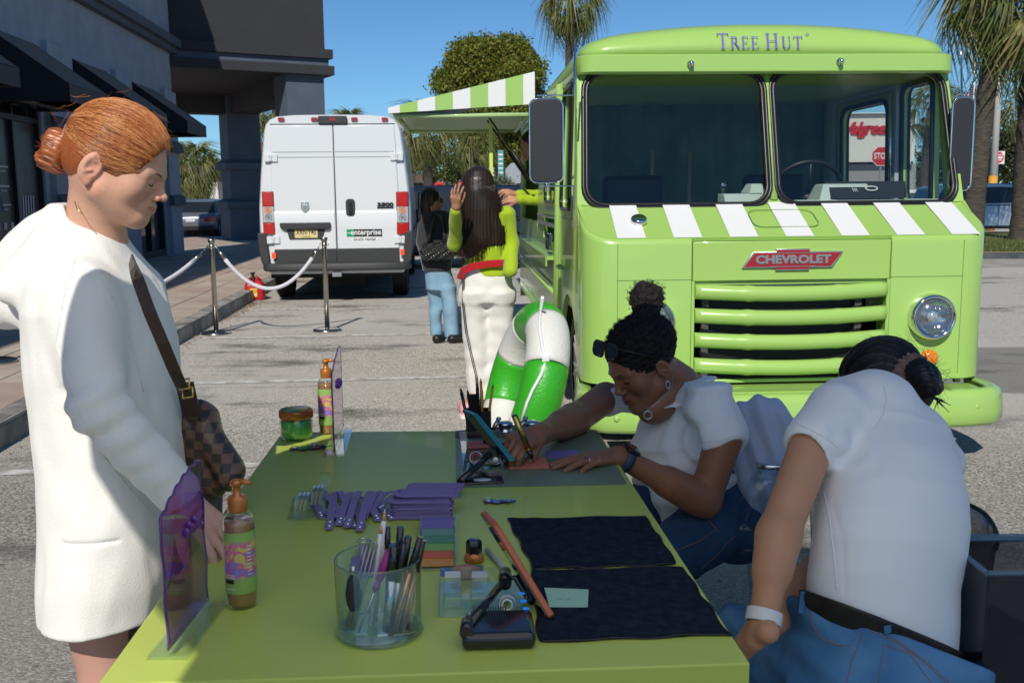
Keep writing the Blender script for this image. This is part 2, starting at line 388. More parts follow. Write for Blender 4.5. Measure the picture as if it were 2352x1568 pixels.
# ---------------------------------------------------------------- setting: ground, pavement, kerb, markings
FO = Vector((-2.51, 0, 0)); FR = Matrix.Rotation(0.08, 3, 'Z')
def FW(u, v, z=0): return FO + FR @ Vector((u, v, z))      # kerb frame: u right of the kerb face, v along it
def asphalt():
    m = bpy.data.materials.new('asphalt'); m.use_nodes = True; N = m.node_tree; L = N.links.new; b = N.nodes['Principled BSDF']
    tc = N.nodes.new('ShaderNodeTexCoord'); P = tc.outputs['Object']
    def noise_(sc, det=3, d=0): n = N.nodes.new('ShaderNodeTexNoise'); n.inputs['Scale'].default_value = sc; n.inputs['Detail'].default_value = det; n.inputs['Distortion'].default_value = d; L(P, n.inputs['Vector']); return n.outputs[0]
    def rng(x, a, c, lo=0, hi=1): r = N.nodes.new('ShaderNodeMapRange'); r.inputs[1].default_value = a; r.inputs[2].default_value = c; r.inputs[3].default_value = lo; r.inputs[4].default_value = hi; L(x, r.inputs[0]); return r.outputs[0]
    def mix(f, a, c):
        x = N.nodes.new('ShaderNodeMix'); x.data_type = 'RGBA'
        for s, v in ((0, f), (6, a), (7, c)):
            if isinstance(v, tuple): x.inputs[s].default_value = (*v, 1)
            elif isinstance(v, float): x.inputs[s].default_value = v
            else: L(v, x.inputs[s])
        return x.outputs[2]
    v = N.nodes.new('ShaderNodeTexVoronoi'); v.inputs['Scale'].default_value = 105; L(P, v.inputs['Vector'])
    wh = N.nodes.new('ShaderNodeTexWhiteNoise'); L(v.outputs['Color'], wh.inputs['Vector'])
    rp = N.nodes.new('ShaderNodeValToRGB'); L(wh.outputs['Value'], rp.inputs[0]); e = rp.color_ramp.elements
    e[0].position = 0; e[0].color = (.12, .105, .09, 1); e[1].position = 1; e[1].color = (.82, .76, .66, 1)
    for p, c in ((.3, (.30, .275, .245)), (.55, (.45, .415, .365)), (.85, (.58, .54, .48))): k = e.new(p); k.color = (*c, 1)
    c = mix(rng(noise_(.35, 4), .35, .65), rp.outputs[0], (.47, .44, .395))
    # darker, fresher surface near the camera; stained patches; faint traffic wear
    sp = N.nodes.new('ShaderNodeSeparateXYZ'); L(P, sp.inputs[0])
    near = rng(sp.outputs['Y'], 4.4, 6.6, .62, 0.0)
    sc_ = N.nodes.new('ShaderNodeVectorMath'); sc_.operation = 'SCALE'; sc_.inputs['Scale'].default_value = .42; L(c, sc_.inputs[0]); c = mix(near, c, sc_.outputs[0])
    st = N.nodes.new('ShaderNodeMapping'); st.inputs['Scale'].default_value = (.55, 1.3, 1); L(P, st.inputs[0])
    n2 = N.nodes.new('ShaderNodeTexNoise'); n2.inputs['Scale'].default_value = 1.1; n2.inputs['Detail'].default_value = 7; n2.inputs['Roughness'].default_value = .68; L(st.outputs[0], n2.inputs['Vector'])
    c = mix(rng(n2.outputs[0], .54, .66, 0, .75), c, (.055, .05, .045))
    n3 = noise_(14, 6); c = mix(rng(n3, .66, .72, 0, .6), c, (.07, .055, .04))
    # newer dark patch right of the truck
    px = N.nodes.new('ShaderNodeMath'); px.operation = 'GREATER_THAN'; px.inputs[1].default_value = 3.1; L(sp.outputs['X'], px.inputs[0])
    p1 = rng(sp.outputs['Y'], 6.9, 7.0); p2 = rng(sp.outputs['Y'], 9.0, 9.1, 1, 0)
    mm = N.nodes.new('ShaderNodeMath'); mm.operation = 'MULTIPLY'; L(px.outputs[0], mm.inputs[0]); L(p1, mm.inputs[1])
    m2 = N.nodes.new('ShaderNodeMath'); m2.operation = 'MULTIPLY'; L(mm.outputs[0], m2.inputs[0]); L(p2, m2.inputs[1])
    m3 = N.nodes.new('ShaderNodeMath'); m3.operation = 'MULTIPLY'; L(m2.outputs[0], m3.inputs[0]); m3.inputs[1].default_value = .6
    c = mix(m3.outputs[0], c, (.10, .095, .09))
    L(c, b.inputs['Base Color']); b.inputs['Roughness'].default_value = .85; b.inputs['Specular IOR Level'].default_value = .25
    bp = N.nodes.new('ShaderNodeBump'); bp.inputs['Strength'].default_value = .5; bp.inputs['Distance'].default_value = .006
    L(v.outputs['Distance'], bp.inputs['Height']); bp.invert = True; L(bp.outputs[0], b.inputs['Normal']); return m
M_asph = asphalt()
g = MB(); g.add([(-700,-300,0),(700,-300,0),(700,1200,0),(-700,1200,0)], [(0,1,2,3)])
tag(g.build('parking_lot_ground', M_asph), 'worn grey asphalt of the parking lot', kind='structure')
M_line = mat('worn_line_paint', (.62,.61,.58), .7, var=(.36,.33,.29), vscale=9, detail=8, vlow=.45, vhigh=.62, bump=.3, bscale=200)
for v in (5.1, 7.6, 10.15, 12.7, 15.25, 17.8, 20.4):
    m = MB(); a, b = v-.05, v+.05
    m.add([FW(.12,a,.004), FW(5.0,a,.004), FW(5.0,b,.004), FW(.12,b,.004)], [(0,1,2,3)])
    tag(m.build('parking_line', M_line), 'worn white parking bay line across the lot', kind='structure')
M_conc = mat('kerb_concrete', (.36,.345,.315), .85, var=(.17,.16,.145), vscale=5, detail=8, bump=.5, bscale=90, bdist=.006)
kt = tag(MB().b2(-.16,-.012,1.0,34.9,-.05,.146).build('kerb', M_conc), 'rough concrete kerb along the paved sidewalk', kind='structure')
kt.location = FO; kt.rotation_euler = (0, 0, .08); WMX['kerb'] = Matrix()
kerb0 = None
for i in range(12):
    if kerb0 is None:
        m = MB(); prof = [(-.165,-.02),(0,-.02),(-.006,.118),(-.018,.14),(-.034,.15),(-.165,.15)]
        m.prism(prof, .005, 2.815, 'y'); kerb0 = m.build('kerb_stone', M_conc, kt); kerb0.location = (0, 1.0, 0)
    else:
        o = kerb0.copy(); C.objects.link(o); o.parent = kt; o.location = (0, 1.0+2.82*i, 0)
M_mort = mat('paver_bed', (.17,.15,.13), .9)
sw = tag(MB().b2(-7.9,-.166,-1,34.9,-.05,.128).build('sidewalk', M_mort), 'sidewalk of large tan pavers beside the storefront', kind='structure')
sw.location = FO; sw.rotation_euler = (0, 0, .08)
M_pav = [mat('paver_tan', (.46,.385,.31), .8, var=(.36,.29,.235), vscale=2.5, detail=7, bump=.35, bscale=70, coord='Object'), mat('paver_pale', (.50,.43,.355), .8, var=(.40,.33,.27), vscale=2.2, detail=7, bump=.35, bscale=60), mat('paver_rosy', (.43,.32,.265), .8, var=(.35,.27,.22), vscale=2.7, detail=7, bump=.35, bscale=80)]
PW, PL = .44, .88
pm = [MB().b2(-PW/2+.006,PW/2-.006,-PL/2+.006,PL/2-.006,0,.021+.001*j).mesh('paver', M_pav[j]) for j in range(3)]
rnd = random.Random(5); cells = []
for i in range(9):
    off = (i % 2)*PL*.5+(i % 3)*.11
    for j in range(46):
        u = -.166-PW/2-i*PW; v = 0.4+off+j*PL
        if v < 34.4 and u > -3.95: cells.append((v, u))
cells.sort(); rest = MB()
for n_, (v, u) in enumerate(cells):
    j = rnd.choices((0, 1, 2), (5, 4, 2))[0]
    if n_ < 285:
        o = bpy.data.objects.new('paver', pm[j]); C.objects.link(o); o.parent = sw; o.location = (u, v, .128+rnd.uniform(-.002, .003)); o.rotation_euler = (rnd.uniform(-.003,.003), rnd.uniform(-.004,.004), 0)
    else:
        rest.m = j; rest.b2(u-PW/2+.006,u+PW/2-.006,v-PL/2+.006,v+PL/2-.006,.128,.149)
rest.b2(-7.9,-4.0,-1,34.9,.128,.1492); r_ = rest.build('far_pavers', M_pav, sw); r_['kind'] = 'stuff'
# leaf litter in the gutter
lm = [mat('dead_leaf_brown', (.20,.10,.04), .8), mat('dead_leaf_ochre', (.34,.20,.08), .8)]
m = MB(); rl = random.Random(3)
for i in range(900):
    k = rl.random(); v = 3.2+13*k if rl.random() < .4 else rl.choice((7.6, 12.2, 12.9, 13.6, 9.4))+rl.gauss(0, .45)
    c = FW(.02+abs(rl.gauss(0, .09)), v, .006+.012*rl.random()); s = rl.uniform(.006, .02); a = rl.uniform(0, 6.3); tz = rl.uniform(-.6, .6)
    d = Vector((math.cos(a), math.sin(a), tz*.6))*s; e = Vector((-math.sin(a), math.cos(a), tz))*s*.5; m.m = rl.randint(0, 1)
    m.add([c-d, c+e, c+d, c-e], [(0,1,2,3)])
tag(m.build('dead_leaves', lm), 'brown leaf litter lying in the gutter', kind='stuff')

# ---------------------------------------------------------------- storefront building on the left
M_stuc = mat('bluegrey_stucco', (.33,.36,.42), .85, var=(.28,.31,.37), vscale=3, bump=.55, bscale=55, bdist=.008, spec=.2)
M_trim = mat('slate_trim', (.10,.115,.145), .75, var=(.085,.10,.125), vscale=4, bump=.35, bscale=60, bdist=.006, spec=.25)
M_navy = mat('navy_stucco', (.095,.115,.155), .8, var=(.08,.10,.135), vscale=2, bump=.5, bscale=45, bdist=.008, spec=.25)
M_dark = mat('charcoal_stucco', (.046,.046,.05), .85, var=(.042,.042,.046), vscale=2, bump=.45, bscale=40, bdist=.008, spec=.2)
M_frame = mat('black_window_frame', (.01,.01,.012), .4)
M_glassd = mat('storefront_glass', (.012,.015,.018), .05, spec=.6, rvar=.03, vscale=2)
bt = thing('storefront_building', 'long slate blue stucco storefront with black awnings at left', 'building', FO, .08)
U = -3.55
m = MB(); wins = [(10.9-.1, 12.6), (14.3, 16.3), (17.8, 19.8), (21.2, 23.4)]
vs = [-2]+[x for w_ in wins for x in w_]+[24.6]
for i in range(0, len(vs), 2): m.b2(U-.3, U, vs[i], vs[i+1], .1, 2.9)
m.b2(U-.3, U, -2, 24.6, 2.9, 4.82)
m.b2(U-.3, U+.02, -2, 24.6, 5.1, 8.6)
m.build('wall', M_stuc, bt)
m = MB(); m.b2(U-.3, U+.16, -2, 24.7, 4.82, 4.95); m.b2(U-.3, U+.26, -2, 24.75, 4.953, 5.14); m.build('cornice', M_trim, bt)
m = MB(); m.b2(U-.3, U+.1, -2, 23.0, 7.6, 7.85); m.build('parapet_band', M_trim, bt)
pil0 = None
for (a, b) in [(8.6,10.5),(12.85,14.1),(16.5,17.6),(20.0,21.0),(23.55,24.55)]:
    m = MB(); m.b2(U+.002, U+.10, a, b, .1, 3.9); o = m.build('pilaster', M_stuc, bt)
    m = MB()
    for z0, z1 in ((1.28, 1.52), (2.5, 2.76)):
        m.hexa([(U+.1,a-.06,z0),(U+.21,a-.06,z0+.0),(U+.21,b+.06,z0),(U+.1,b+.06,z0),(U+.1,a-.06,z1),(U+.17,a-.06,z1-.04),(U+.17,b+.06,z1-.04),(U+.1,b+.06,z1)])
    m.build('ledge', M_trim, o)
M_poster = None
def poster_mat():
    m = mat('window_poster', (.035,.033,.035), .35, var=(.12,.11,.11), vscale=1.6, detail=5, vlow=.45, vhigh=.75); return m
M_poster = poster_mat(); M_wht = mat('poster_white', (.55,.55,.58), .6)
for k, (a, b) in enumerate(wins):
    f = MB()
    for (p, q) in ((a, a+.06), (b-.06, b), ((a+b)/2-.03, (a+b)/2+.03)): f.b2(U-.16, U-.04, p, q, .149, 2.9)
    f.b2(U-.16, U-.04, a+.06, b-.06, 2.6, 2.68); f.b2(U-.16, U-.04, a+.06, b-.06, 2.84, 2.9); f.b2(U-.16, U-.04, a+.06, b-.06, .149, .3)
    fo = f.build('window_frame', M_frame, bt)
    for (p, q) in ((a+.06, (a+b)/2-.03), ((a+b)/2+.03, b-.06)):
        MB().b2(U-.12, U-.105, p, q, .3, 2.6).build('pane', M_poster if k in (1,) else M_glassd, fo)
        MB().b2(U-.12, U-.105, p, q, 2.68, 2.84).build('pane', M_glassd, fo)
# printed poster on the second shop window: white film-strip squares and shapes
m = MB(); rp_ = random.Random(9); ux = U-.1
for i in range(9):
    z = .75+i*.2; m.prism([(14.48, z), (14.56, z+.02), (14.55, z+.13), (14.47, z+.1)], ux, ux+.003, 'x')
for i in range(6):
    y = 14.6+i*.24; m.prism([(y, 1.02), (y+.1, 1.0), (y+.12, 1.1), (y+.02, 1.12)], ux, ux+.003, 'x')
m.prism([(14.9+.22*math.cos(t*.4)*(1+.25*math.sin(t*1.7)), .62+.3*math.sin(t*.4)) for t in range(16)], ux, ux+.003, 'x')
for i in range(5): m.prism([(15.55+i*.1, .9), (15.59+i*.1, .9), (15.63+i*.1, 1.5), (15.59+i*.1, 1.5)], ux, ux+.003, 'x')
for z in (1.35, 1.62, 1.9): m.prism([(14.75, z), (15.15, z), (15.15, z+.025), (14.75, z+.025)], ux, ux+.003, 'x'); m.prism([(14.85, z-.06), (15.05, z-.06), (15.05, z-.045), (14.85, z-.045)], ux, ux+.003, 'x')
m.build('poster_print', M_wht, bt)
# awnings
M_awn = mat('black_awning_canvas', (.013,.013,.018), .75, bump=.3, bscale=300, bdist=.002, spec=.3, sheen=.2)
a0 = None
for v in (11.0-.05, 14.4, 17.85, 21.2):
    if a0 is None:
        m = MB(); p = [(0,0,3.82),(1.1,0,3.02),(1.1,0,2.78),(0,0,2.78)]; W_ = 1.75
        P_ = lambda x, y, z: (x, y, z)
        for y in (0, W_):      # triangular gable sheets with thickness
            y2 = y+.012 if y == 0 else y-.012
            m.prism([(0,3.82),(1.1,3.02),(1.1,2.78),(0,2.78)], y, y2, 'y')
        m.hexa([(0,.013,3.80),(1.085,.013,3.01),(1.085,W_-.013,3.01),(0,W_-.013,3.80),(0,.013,3.815),(1.098,.013,3.017),(1.098,W_-.013,3.017),(0,W_-.013,3.815)])
        m.b2(1.085,1.098,.013,W_-.013,2.78,3.005)
        a0 = m.build('awning', M_awn, bt); a0.location = (U+.01, v, 0)
        m = MB(); m.tube([(.02,.05,2.8),(1.05,.05,2.8),(1.05,W_-.05,2.8),(.02,W_-.05,2.8)], .012, 6)
        zz = [(.3+.7*(i%2)*.35, .08+i*(W_-.16)/16, 2.79) for i in range(17)]; m.tube(zz, .004, 4)
        m.build('awning_frame', mat('galvanised_tube', (.35,.35,.33), .4, .8), a0)
    else:
        o = a0.copy(); C.objects.link(o); o.parent = bt; o.location = (U+.01, v, 0)
        for ch in a0.children: c_ = ch.copy(); C.objects.link(c_); c_.parent = o
# corner tower on columns, turned toward the lot
tw = thing('corner_tower', 'dark charcoal corner tower raised on square navy columns', 'building', (-4.72, 26.3, 0), math.radians(30))
# local: x along the front (negative = left), y = depth
m = MB(); m.b2(-4.45, 0, 0, 7.0, 5.16, 11.0); m.build('wall', M_dark, tw)
m = MB(); m.b2(-4.5, .16, -.16, 7.15, 4.93, 5.157); m.build('cornice', M_dark, tw)
m = MB(); m.b2(-4.5, .07, -.07, 7.07, 4.75, 4.927); m.build('frieze', M_navy, tw)
m = MB(); m.b2(-4.5, .18, -.18, 7.2, 4.52, 4.747); m.build('lower_cornice', M_dark, tw)
def column(x, y):
    c = MB().b2(x-.5, x+.5, y-.5, y+.5, .129, 4.517).build('column', M_navy, tw)
    MB().b2(x-.58, x+.58, y-.58, y+.58, .129, 1.12).build('column_base', M_navy, c)
    for z in (1.12, 2.3): 
        m = MB(); q = .66; m.b2(x-q, x+q, y-q, y+q, z+.003, z+.2); m.hexa([(x-q+.005,y-q+.005,z+.203),(x+q-.005,y-q+.005,z+.203),(x+q-.005,y+q-.005,z+.203),(x-q+.005,y+q-.005,z+.203),(x-.51,y-.51,z+.3),(x+.51,y-.51,z+.3),(x+.51,y+.51,z+.3),(x-.51,y+.51,z+.3)]); m.build('column_band', M_navy, c)
column(-.55, .5); column(-.55, 6.4); column(-4.9, 6.4)
m = MB(); m.b2(-.95, -.15, 1.0, 5.9, 3.98, 4.518); m.build('beam', M_dark, tw)
m = MB(); m.b2(-4.4, -1.05, 6.0, 6.8, 3.98, 4.518); m.build('beam', M_dark, tw)
# ---------------------------------------------------------------- vegetation
def leaf_material(name, rough=.55, tr=.35):
    m = attr_mat(name, rough); N = m.node_tree; b = N.nodes['Principled BSDF']; a = [n for n in N.nodes if n.type == 'ATTRIBUTE'][0]
    t = N.nodes.new('ShaderNodeBsdfTranslucent'); N.links.new(a.outputs[0], t.inputs[0]); mx = N.nodes.new('ShaderNodeMixShader'); mx.inputs[0].default_value = tr
    N.links.new(b.outputs[0], mx.inputs[1]); N.links.new(t.outputs[0], mx.inputs[2]); N.links.new(mx.outputs[0], N.nodes['Material Output'].inputs[0]); return m
M_leaf = leaf_material('tree_leaves'); M_frond = leaf_material('palm_fronds', .45, .3)
M_bark = mat('grey_bark', (.11,.09,.07), .9, var=(.06,.05,.04), vscale=9, bump=.8, bscale=30, bdist=.02)
M_palmbark = mat('palm_bark', (.105,.085,.068), .9, var=(.045,.037,.03), vscale=5, detail=6, bump=1, bscale=14, bdist=.03, stretch=(1,1,5))
def foliage(name, blobs, n, size, cols, parent=None, seed=1, clump=.55, M=M_leaf):
    """leaf faces gathered in clumps over and through blobs [(center, radii)]"""
    r = np.random.RandomState(seed); V = []; Cc = []
    vol = np.array([b[1][0]*b[1][1]*b[1][2] for b in blobs])**.667; vol /= vol.sum()
    for (c, rad), fr in zip(blobs, vol):
        k = int(n*fr); nc = max(6, k//28)
        d = r.normal(size=(nc, 3)); d /= np.linalg.norm(d, axis=1)[:, None]; d[:, 2] = np.where(d[:, 2] < -.5, -d[:, 2], d[:, 2])
        rr = r.uniform(.62, 1.03, nc)**.7; cc = np.array(c)+d*rr[:, None]*np.array(rad)
        tone = r.uniform(0, 1, nc); ci = r.randint(0, nc, k)
        off = r.normal(size=(k, 3))*size*clump*3.2; p = cc[ci]+off
        a = r.normal(size=(k, 3)); a /= np.linalg.norm(a, axis=1)[:, None]; b = np.cross(a, r.normal(size=(k, 3))); b /= np.linalg.norm(b, axis=1)[:, None]+1e-9
        s = size*r.uniform(.6, 1.25, k)[:, None]
        V.append(np.stack([p-a*s, p+b*s*.5, p+a*s, p-b*s*.5], 1).reshape(-1, 3))
        t = np.clip(tone[ci]*.75+r.uniform(0, .4, k)-.1, 0, 1)[:, None]; cl = np.array(cols[0])*(1-t)+np.array(cols[1])*t
        if len(cols) > 2: q = (r.uniform(size=k) < .15)[:, None]; cl = np.where(q, np.array(cols[2]), cl)
        Cc.append(np.repeat(cl, 4, 0))
    V = np.concatenate(V); Cc = np.concatenate(Cc); F = np.arange(len(V)).reshape(-1, 4)
    me = np_mesh(name, V, F, M, False); ca = me.color_attributes.new('col', 'FLOAT_COLOR', 'POINT'); c4 = np.ones((len(V), 4)); c4[:, :3] = Cc; ca.data.foreach_set('color', c4.ravel())
    return place(me, name, parent)
def frond_mesh(seed, L=1.0, dead=0.0, segs=17, fold=1.0):
    """fan palm leaf: petiole along +x, leaflets radiating and drooping"""
    r = random.Random(seed); V = []; F = []; Cc = []
    def quadstrip(P, w0, w1, side, col):
        b = len(V); n = len(P)
        for i, p in enumerate(P):
            t = i/(n-1); w_ = (w0*(1-t)+w1*t); V.append(p+side*w_); V.append(p-side*w_); Cc.extend([col, col])
        for i in range(n-1): F.append([b+2*i, b+2*i+1, b+2*i+3, b+2*i+2])
    g1 = Vector((.075,.115,.028)); g2 = Vector((.20,.21,.06)); br = Vector((.22,.13,.05)); pale = Vector((.36,.27,.12))
    pet = [Vector((L*.55*t, 0, L*.10*math.sin(t*PI*.5)-.12*L*t*t*(1+2*dead))) for t in (0, .5, 1)]
    quadstrip(pet, .016*L, .012*L, Vector((0, 1, 0)), g2 if dead < .5 else br)
    hub = pet[-1]
    for i in range(segs):
        a = math.radians(-118+236*i/(segs-1)+r.uniform(-4, 4)); l = L*(.62-.18*abs(a)/2.1)*r.uniform(.85, 1.12)
        if dead > .5: a *= .45; l *= .8
        d = Vector((math.cos(a), math.sin(a)*.9, 0)); dz = .28*L*fold*r.uniform(.7, 1.6)*(.25 if dead > .5 else 1); pts = []
        for t in (0, .35, .7, 1): pts.append(hub+d*l*t*(1-.25*t*fold)-Vector((0, 0, dz*t*t*(1.0+.6*t)))+Vector((-.08*L*t*fold, 0, 0)))
        c = g1.lerp(g2, r.random()); 
        if dead > .5: c = br.lerp(pale, r.random())
        elif r.random() < .25: c = c.lerp(pale, .55)
        quadstrip(pts, .024*L, .003*L, Vector((-d.y, d.x, r.uniform(-.4, .4))).normalized(), c)
    return V, F, Cc
def palm(label, base, h, R, seed, lean=(0, 0), r0=.2, group=None, nf=34, deadn=14, cat='palm tree'):
    t = thing('palm_tree', label, cat, base, 0, group); r = random.Random(seed)
    P = [Vector((lean[0]*k*k, lean[1]*k*k, h*k)) for k in [i/10 for i in range(11)]]; Bm = MB()
    pts = []; rs = []
    n = int(h/.16)
    for i in range(n+1):
        k = i/n; p = Vector((lean[0]*k*k, lean[1]*k*k, h*k)); q = r0*(1.12-.32*k+(.25*max(0, .08-k)/.08)); pts.append(p); rs.append(q*(1.0+.035*math.sin(i*2.1)+r.uniform(-.03, .03)))
    Bm.tube(pts, rs, 12); Bm.build('trunk', M_palmbark, t)
    top = pts[-1]; V = []; F = []; Cc = []
    for i in range(nf+deadn):
        dead = i >= nf; k = (i+.5)/nf if not dead else r.random()
        az = i*2.39996+r.uniform(-.2, .2); el_ = (math.radians(78-118*k+r.uniform(-8, 8)) if not dead else math.radians(-58-25*r.random()))
        v, f, c = frond_mesh(seed*100+i, R*r.uniform(.85, 1.1)*(.8 if dead else 1), 1.0 if dead else 0.0, fold=1.0+.8*k)
        Mx = Matrix.Rotation(az, 3, 'Z') @ Matrix.Rotation(-el_, 3, 'Y') @ Matrix.Rotation(r.uniform(-.5, .5), 3, 'X'); b = len(V)
        o = top+Vector((0, 0, .25*R*(.3-k) if not dead else -.15*R))
        V += [Mx @ p+o for p in v]; F += [[x+b for x in q] for q in f]; Cc += c
    me = np_mesh('crown', np.array([tuple(v) for v in V]), np.array(F), M_frond, False); ca = me.color_attributes.new('col', 'FLOAT_COLOR', 'POINT')
    c4 = np.ones((len(V), 4)); c4[:, :3] = np.array([tuple(c) for c in Cc]); ca.data.foreach_set('color', c4.ravel()); place(me, 'crown', t); return t
def gp(x, Y): p = PY(x, 450, Y); return Vector((p.x, Y, 0))
# the big round tree behind the serving awning
def bigtree(label, px, Y, h, rw, z0, seed, cols, n, size, dep=.8):
    b = gp(px, Y); t = thing('broadleaf_tree', label, 'tree', b); r = random.Random(seed); m = MB()
    m.tube([(0,0,0),(.1,0,h*.25),(.0,.1,h*.45)], [.38,.3,.22], 10)
    for i in range(9):
        a = i*2.4; e = Vector((math.cos(a)*rw*.6, math.sin(a)*rw*.5, h*(.6+.25*r.random()))); s = Vector((0,0,h*.26)); m.tube([s, s.lerp(e, .5)+Vector((0,0,.3)), e], [.17,.11,.04], 6)
    m.build('trunk', M_bark, t); bl = [((0,0,(h+z0)/2), (rw*.82, rw*.7, (h-z0)*.44)), ((0,0,(h+z0)/2-.18*(h-z0)), (rw*.7, rw*.6, (h-z0)*.3)), ((0,0,z0+.1*(h-z0)), (rw*.5, rw*.5, (h-z0)*.2))]
    for i in range(20):
        a = r.uniform(0, 6.3); e = r.uniform(-.6, 1.3); d = Vector((math.cos(a)*math.cos(e)*rw*.68, math.sin(a)*math.cos(e)*rw*.62, math.sin(e)*(h-z0)*.36)); q = rw*r.uniform(.2, .34); bl.append(((d.x, d.y, (h+z0)/2+d.z), (q, q, q*.85)))
    foliage('crown', bl, n, size, cols, t, seed); return t
OL = [(.07,.095,.012), (.25,.28,.035), (.28,.24,.05)]
bigtree('big round olive green tree rising behind the striped serving awning', 1130, 62, 11.3, 3.9, 3.2, 4, OL, 90000, .12)
palm('tall fan palm whose crown tops the sky left of the green truck roof', gp(1302, 44), 9.7, 1.75, 11, (.2,0), .19, nf=40, deadn=26)
palm('fan palm between the white van and the round tree', gp(985, 48), 4.6, 1.7, 12, (-.1,0), .23, nf=38, deadn=18)
palm('slimmer fan palm right behind the van, trunk leaning', gp(948, 52), 3.6, 1.5, 13, (-.6,0), .16, nf=30)
palm('fan palm seen under the raised awning', gp(1090, 56), 4.0, 1.6, 14, (.1,0), .17, nf=30)
palm('leafy palm crown showing just above the van roof', gp(806, 60), 5.6, 1.5, 15, (0,0), .17)
palm('palm showing left of the right tower column', gp(641, 40), 4.9, 1.4, 16, (0,0), .17)
palm('low bushy palm seen between the storefront and the navy column', gp(452, 47), 2.9, 1.6, 17, (0,0), .2)
palm('thick fan palm trunk just right of the truck windshield', gp(2238, 25.5), 6.4, 2.0, 21, (.45,0), .245, nf=38, deadn=12)
palm('second thick fan palm at the right edge of the photo', gp(2350, 27), 6.6, 2.1, 22, (-.1,0), .25, nf=38, deadn=12)
palm('small distant coconut palm near the right edge', gp(2340, 62), 6.3, 1.9, 23, (.2,0), .14, nf=26, deadn=4)
palm('distant palm top peeking behind the right truck mirror', gp(2205, 70), 7.3, 1.6, 24, (.2,0), .14, nf=26, deadn=4)
palm('palm trunk and crown seen through the truck windshield', gp(2118, 40), 4.7, 1.4, 25, (.2,0), .18, nf=26, deadn=6)
GR = [(.018,.035,.009), (.085,.115,.022), (.15,.13,.03)]
def mass(name, label, xs, Y, zc, rz, n, size, seed, cols=GR):
    r = random.Random(seed); bl = []
    for x in xs: p = gp(x, Y+r.uniform(-3, 5)); q = rz*r.uniform(.75, 1.25); bl.append(((p.x, p.y, zc*r.uniform(.8, 1.15)), (q*1.25, q, q)))
    tag(foliage(name, bl, n, size, cols, None, seed), label, kind='stuff')
mass('distant_woodland', 'mass of trees beyond the lot behind van and awning', range(700, 1330, 34), 76, 2.6, 2.4, 26000, .17, 31)
mass('distant_woodland', 'row of trees along the road at the right edge', range(2180, 2700, 36), 72, 3.0, 2.9, 24000, .17, 32, [(.02,.03,.01), (.08,.095,.03), (.1,.09,.04)])
mass('distant_woodland', 'trees beyond the shops seen through the portico', range(330, 640, 30), 120, 3.0, 3.2, 12000, .25, 33)
mass('distant_woodland', 'trees beyond the truck seen through its windows', range(1350, 2180, 40), 95, 2.2, 2.2, 14000, .2, 34)
def bush(label, px, Y, r_, h, cols, seed, n=2600):
    b = gp(px, Y); t = thing('shrub', label, 'shrub', b); MB().tube([(0,0,0),(0,0,h*.5)], [.05,.03], 6).build('stem', M_bark, t)
    foliage('foliage', [((0,0,h*.5), (r_, r_, h*.5))], n, .05, cols, t, seed)
GY = [(.09,.11,.07), (.22,.24,.16)]
bush('round grey green clipped shrub beyond the dark SUV', 1028, 30, .55, 1.75, GY, 41); bush('round grey green shrub right of the long haired woman', 1254*.919, 30, .55, 1.95, GY, 42)
hd = thing('hedge', 'low clipped green hedge beyond the portico', 'hedge', gp(478, 38)); foliage('foliage', [((x*.5-2.4, 0, .45), (.4, .4, .48)) for x in range(8)], 7000, .05, [(.05,.08,.01), (.17,.18,.03)], hd, 43); MB().b2(-2.6,1.4,-.2,.2,0,.5).build('stem', M_bark, hd)

# ---------------------------------------------------------------- grass island right
M_grass = mat('lawn', (.075,.11,.02), .9, var=(.15,.15,.045), vscale=1.5, detail=8, bump=.8, bscale=60, bdist=.03)
M_mulch = mat('orange_mulch', (.30,.16,.06), .9, var=(.18,.09,.04), vscale=8, bump=.7, bscale=60)
isl = [(4.6,21.6),(20,20.4),(20,31.5),(9,33),(4.6,30)]
m = MB(); m.prism(isl, -.02, .13, 'z'); tag(m.build('grass_island', M_grass), 'raised strip of lawn under the palms at right', kind='structure')
rg = np.random.RandomState(4); n = 16000; x = rg.uniform(4.7, 16, n); y = 21.6-(x-4.6)*.078+.1+rg.uniform(0, 8.5, n)*rg.uniform(0, 1, n); a = rg.uniform(0, 6.3, n); hh = rg.uniform(.03, .09, n)
p = np.stack([x, y, np.full(n, .13)], 1); d = np.stack([np.cos(a), np.sin(a), 0*a], 1)*.012; top_ = p+np.stack([rg.normal(0, .02, n), rg.normal(0, .02, n), hh], 1)
me = np_mesh('grass', np.stack([p-d, p+d, top_], 1).reshape(-1, 3), np.arange(3*n).reshape(-1, 3), M_leaf, False); ca = me.color_attributes.new('col', 'FLOAT_COLOR', 'POINT')
c4 = np.ones((3*n, 4)); t_ = rg.uniform(0, 1, n)[:, None]; c4[:, :3] = np.repeat(np.array([.07,.12,.02])*(1-t_)+np.array([.2,.2,.07])*t_, 3, 0); ca.data.foreach_set('color', c4.ravel())
tag(place(me, 'grass'), 'short lawn grass blades on the island', kind='stuff')
M_kd = mat('dark_painted_kerb', (.04,.05,.07), .7, var=(.09,.09,.09), vscale=4, detail=8); M_ky = mat('faded_yellow_kerb_top', (.42,.27,.09), .8, var=(.3,.24,.15), vscale=4, detail=8)
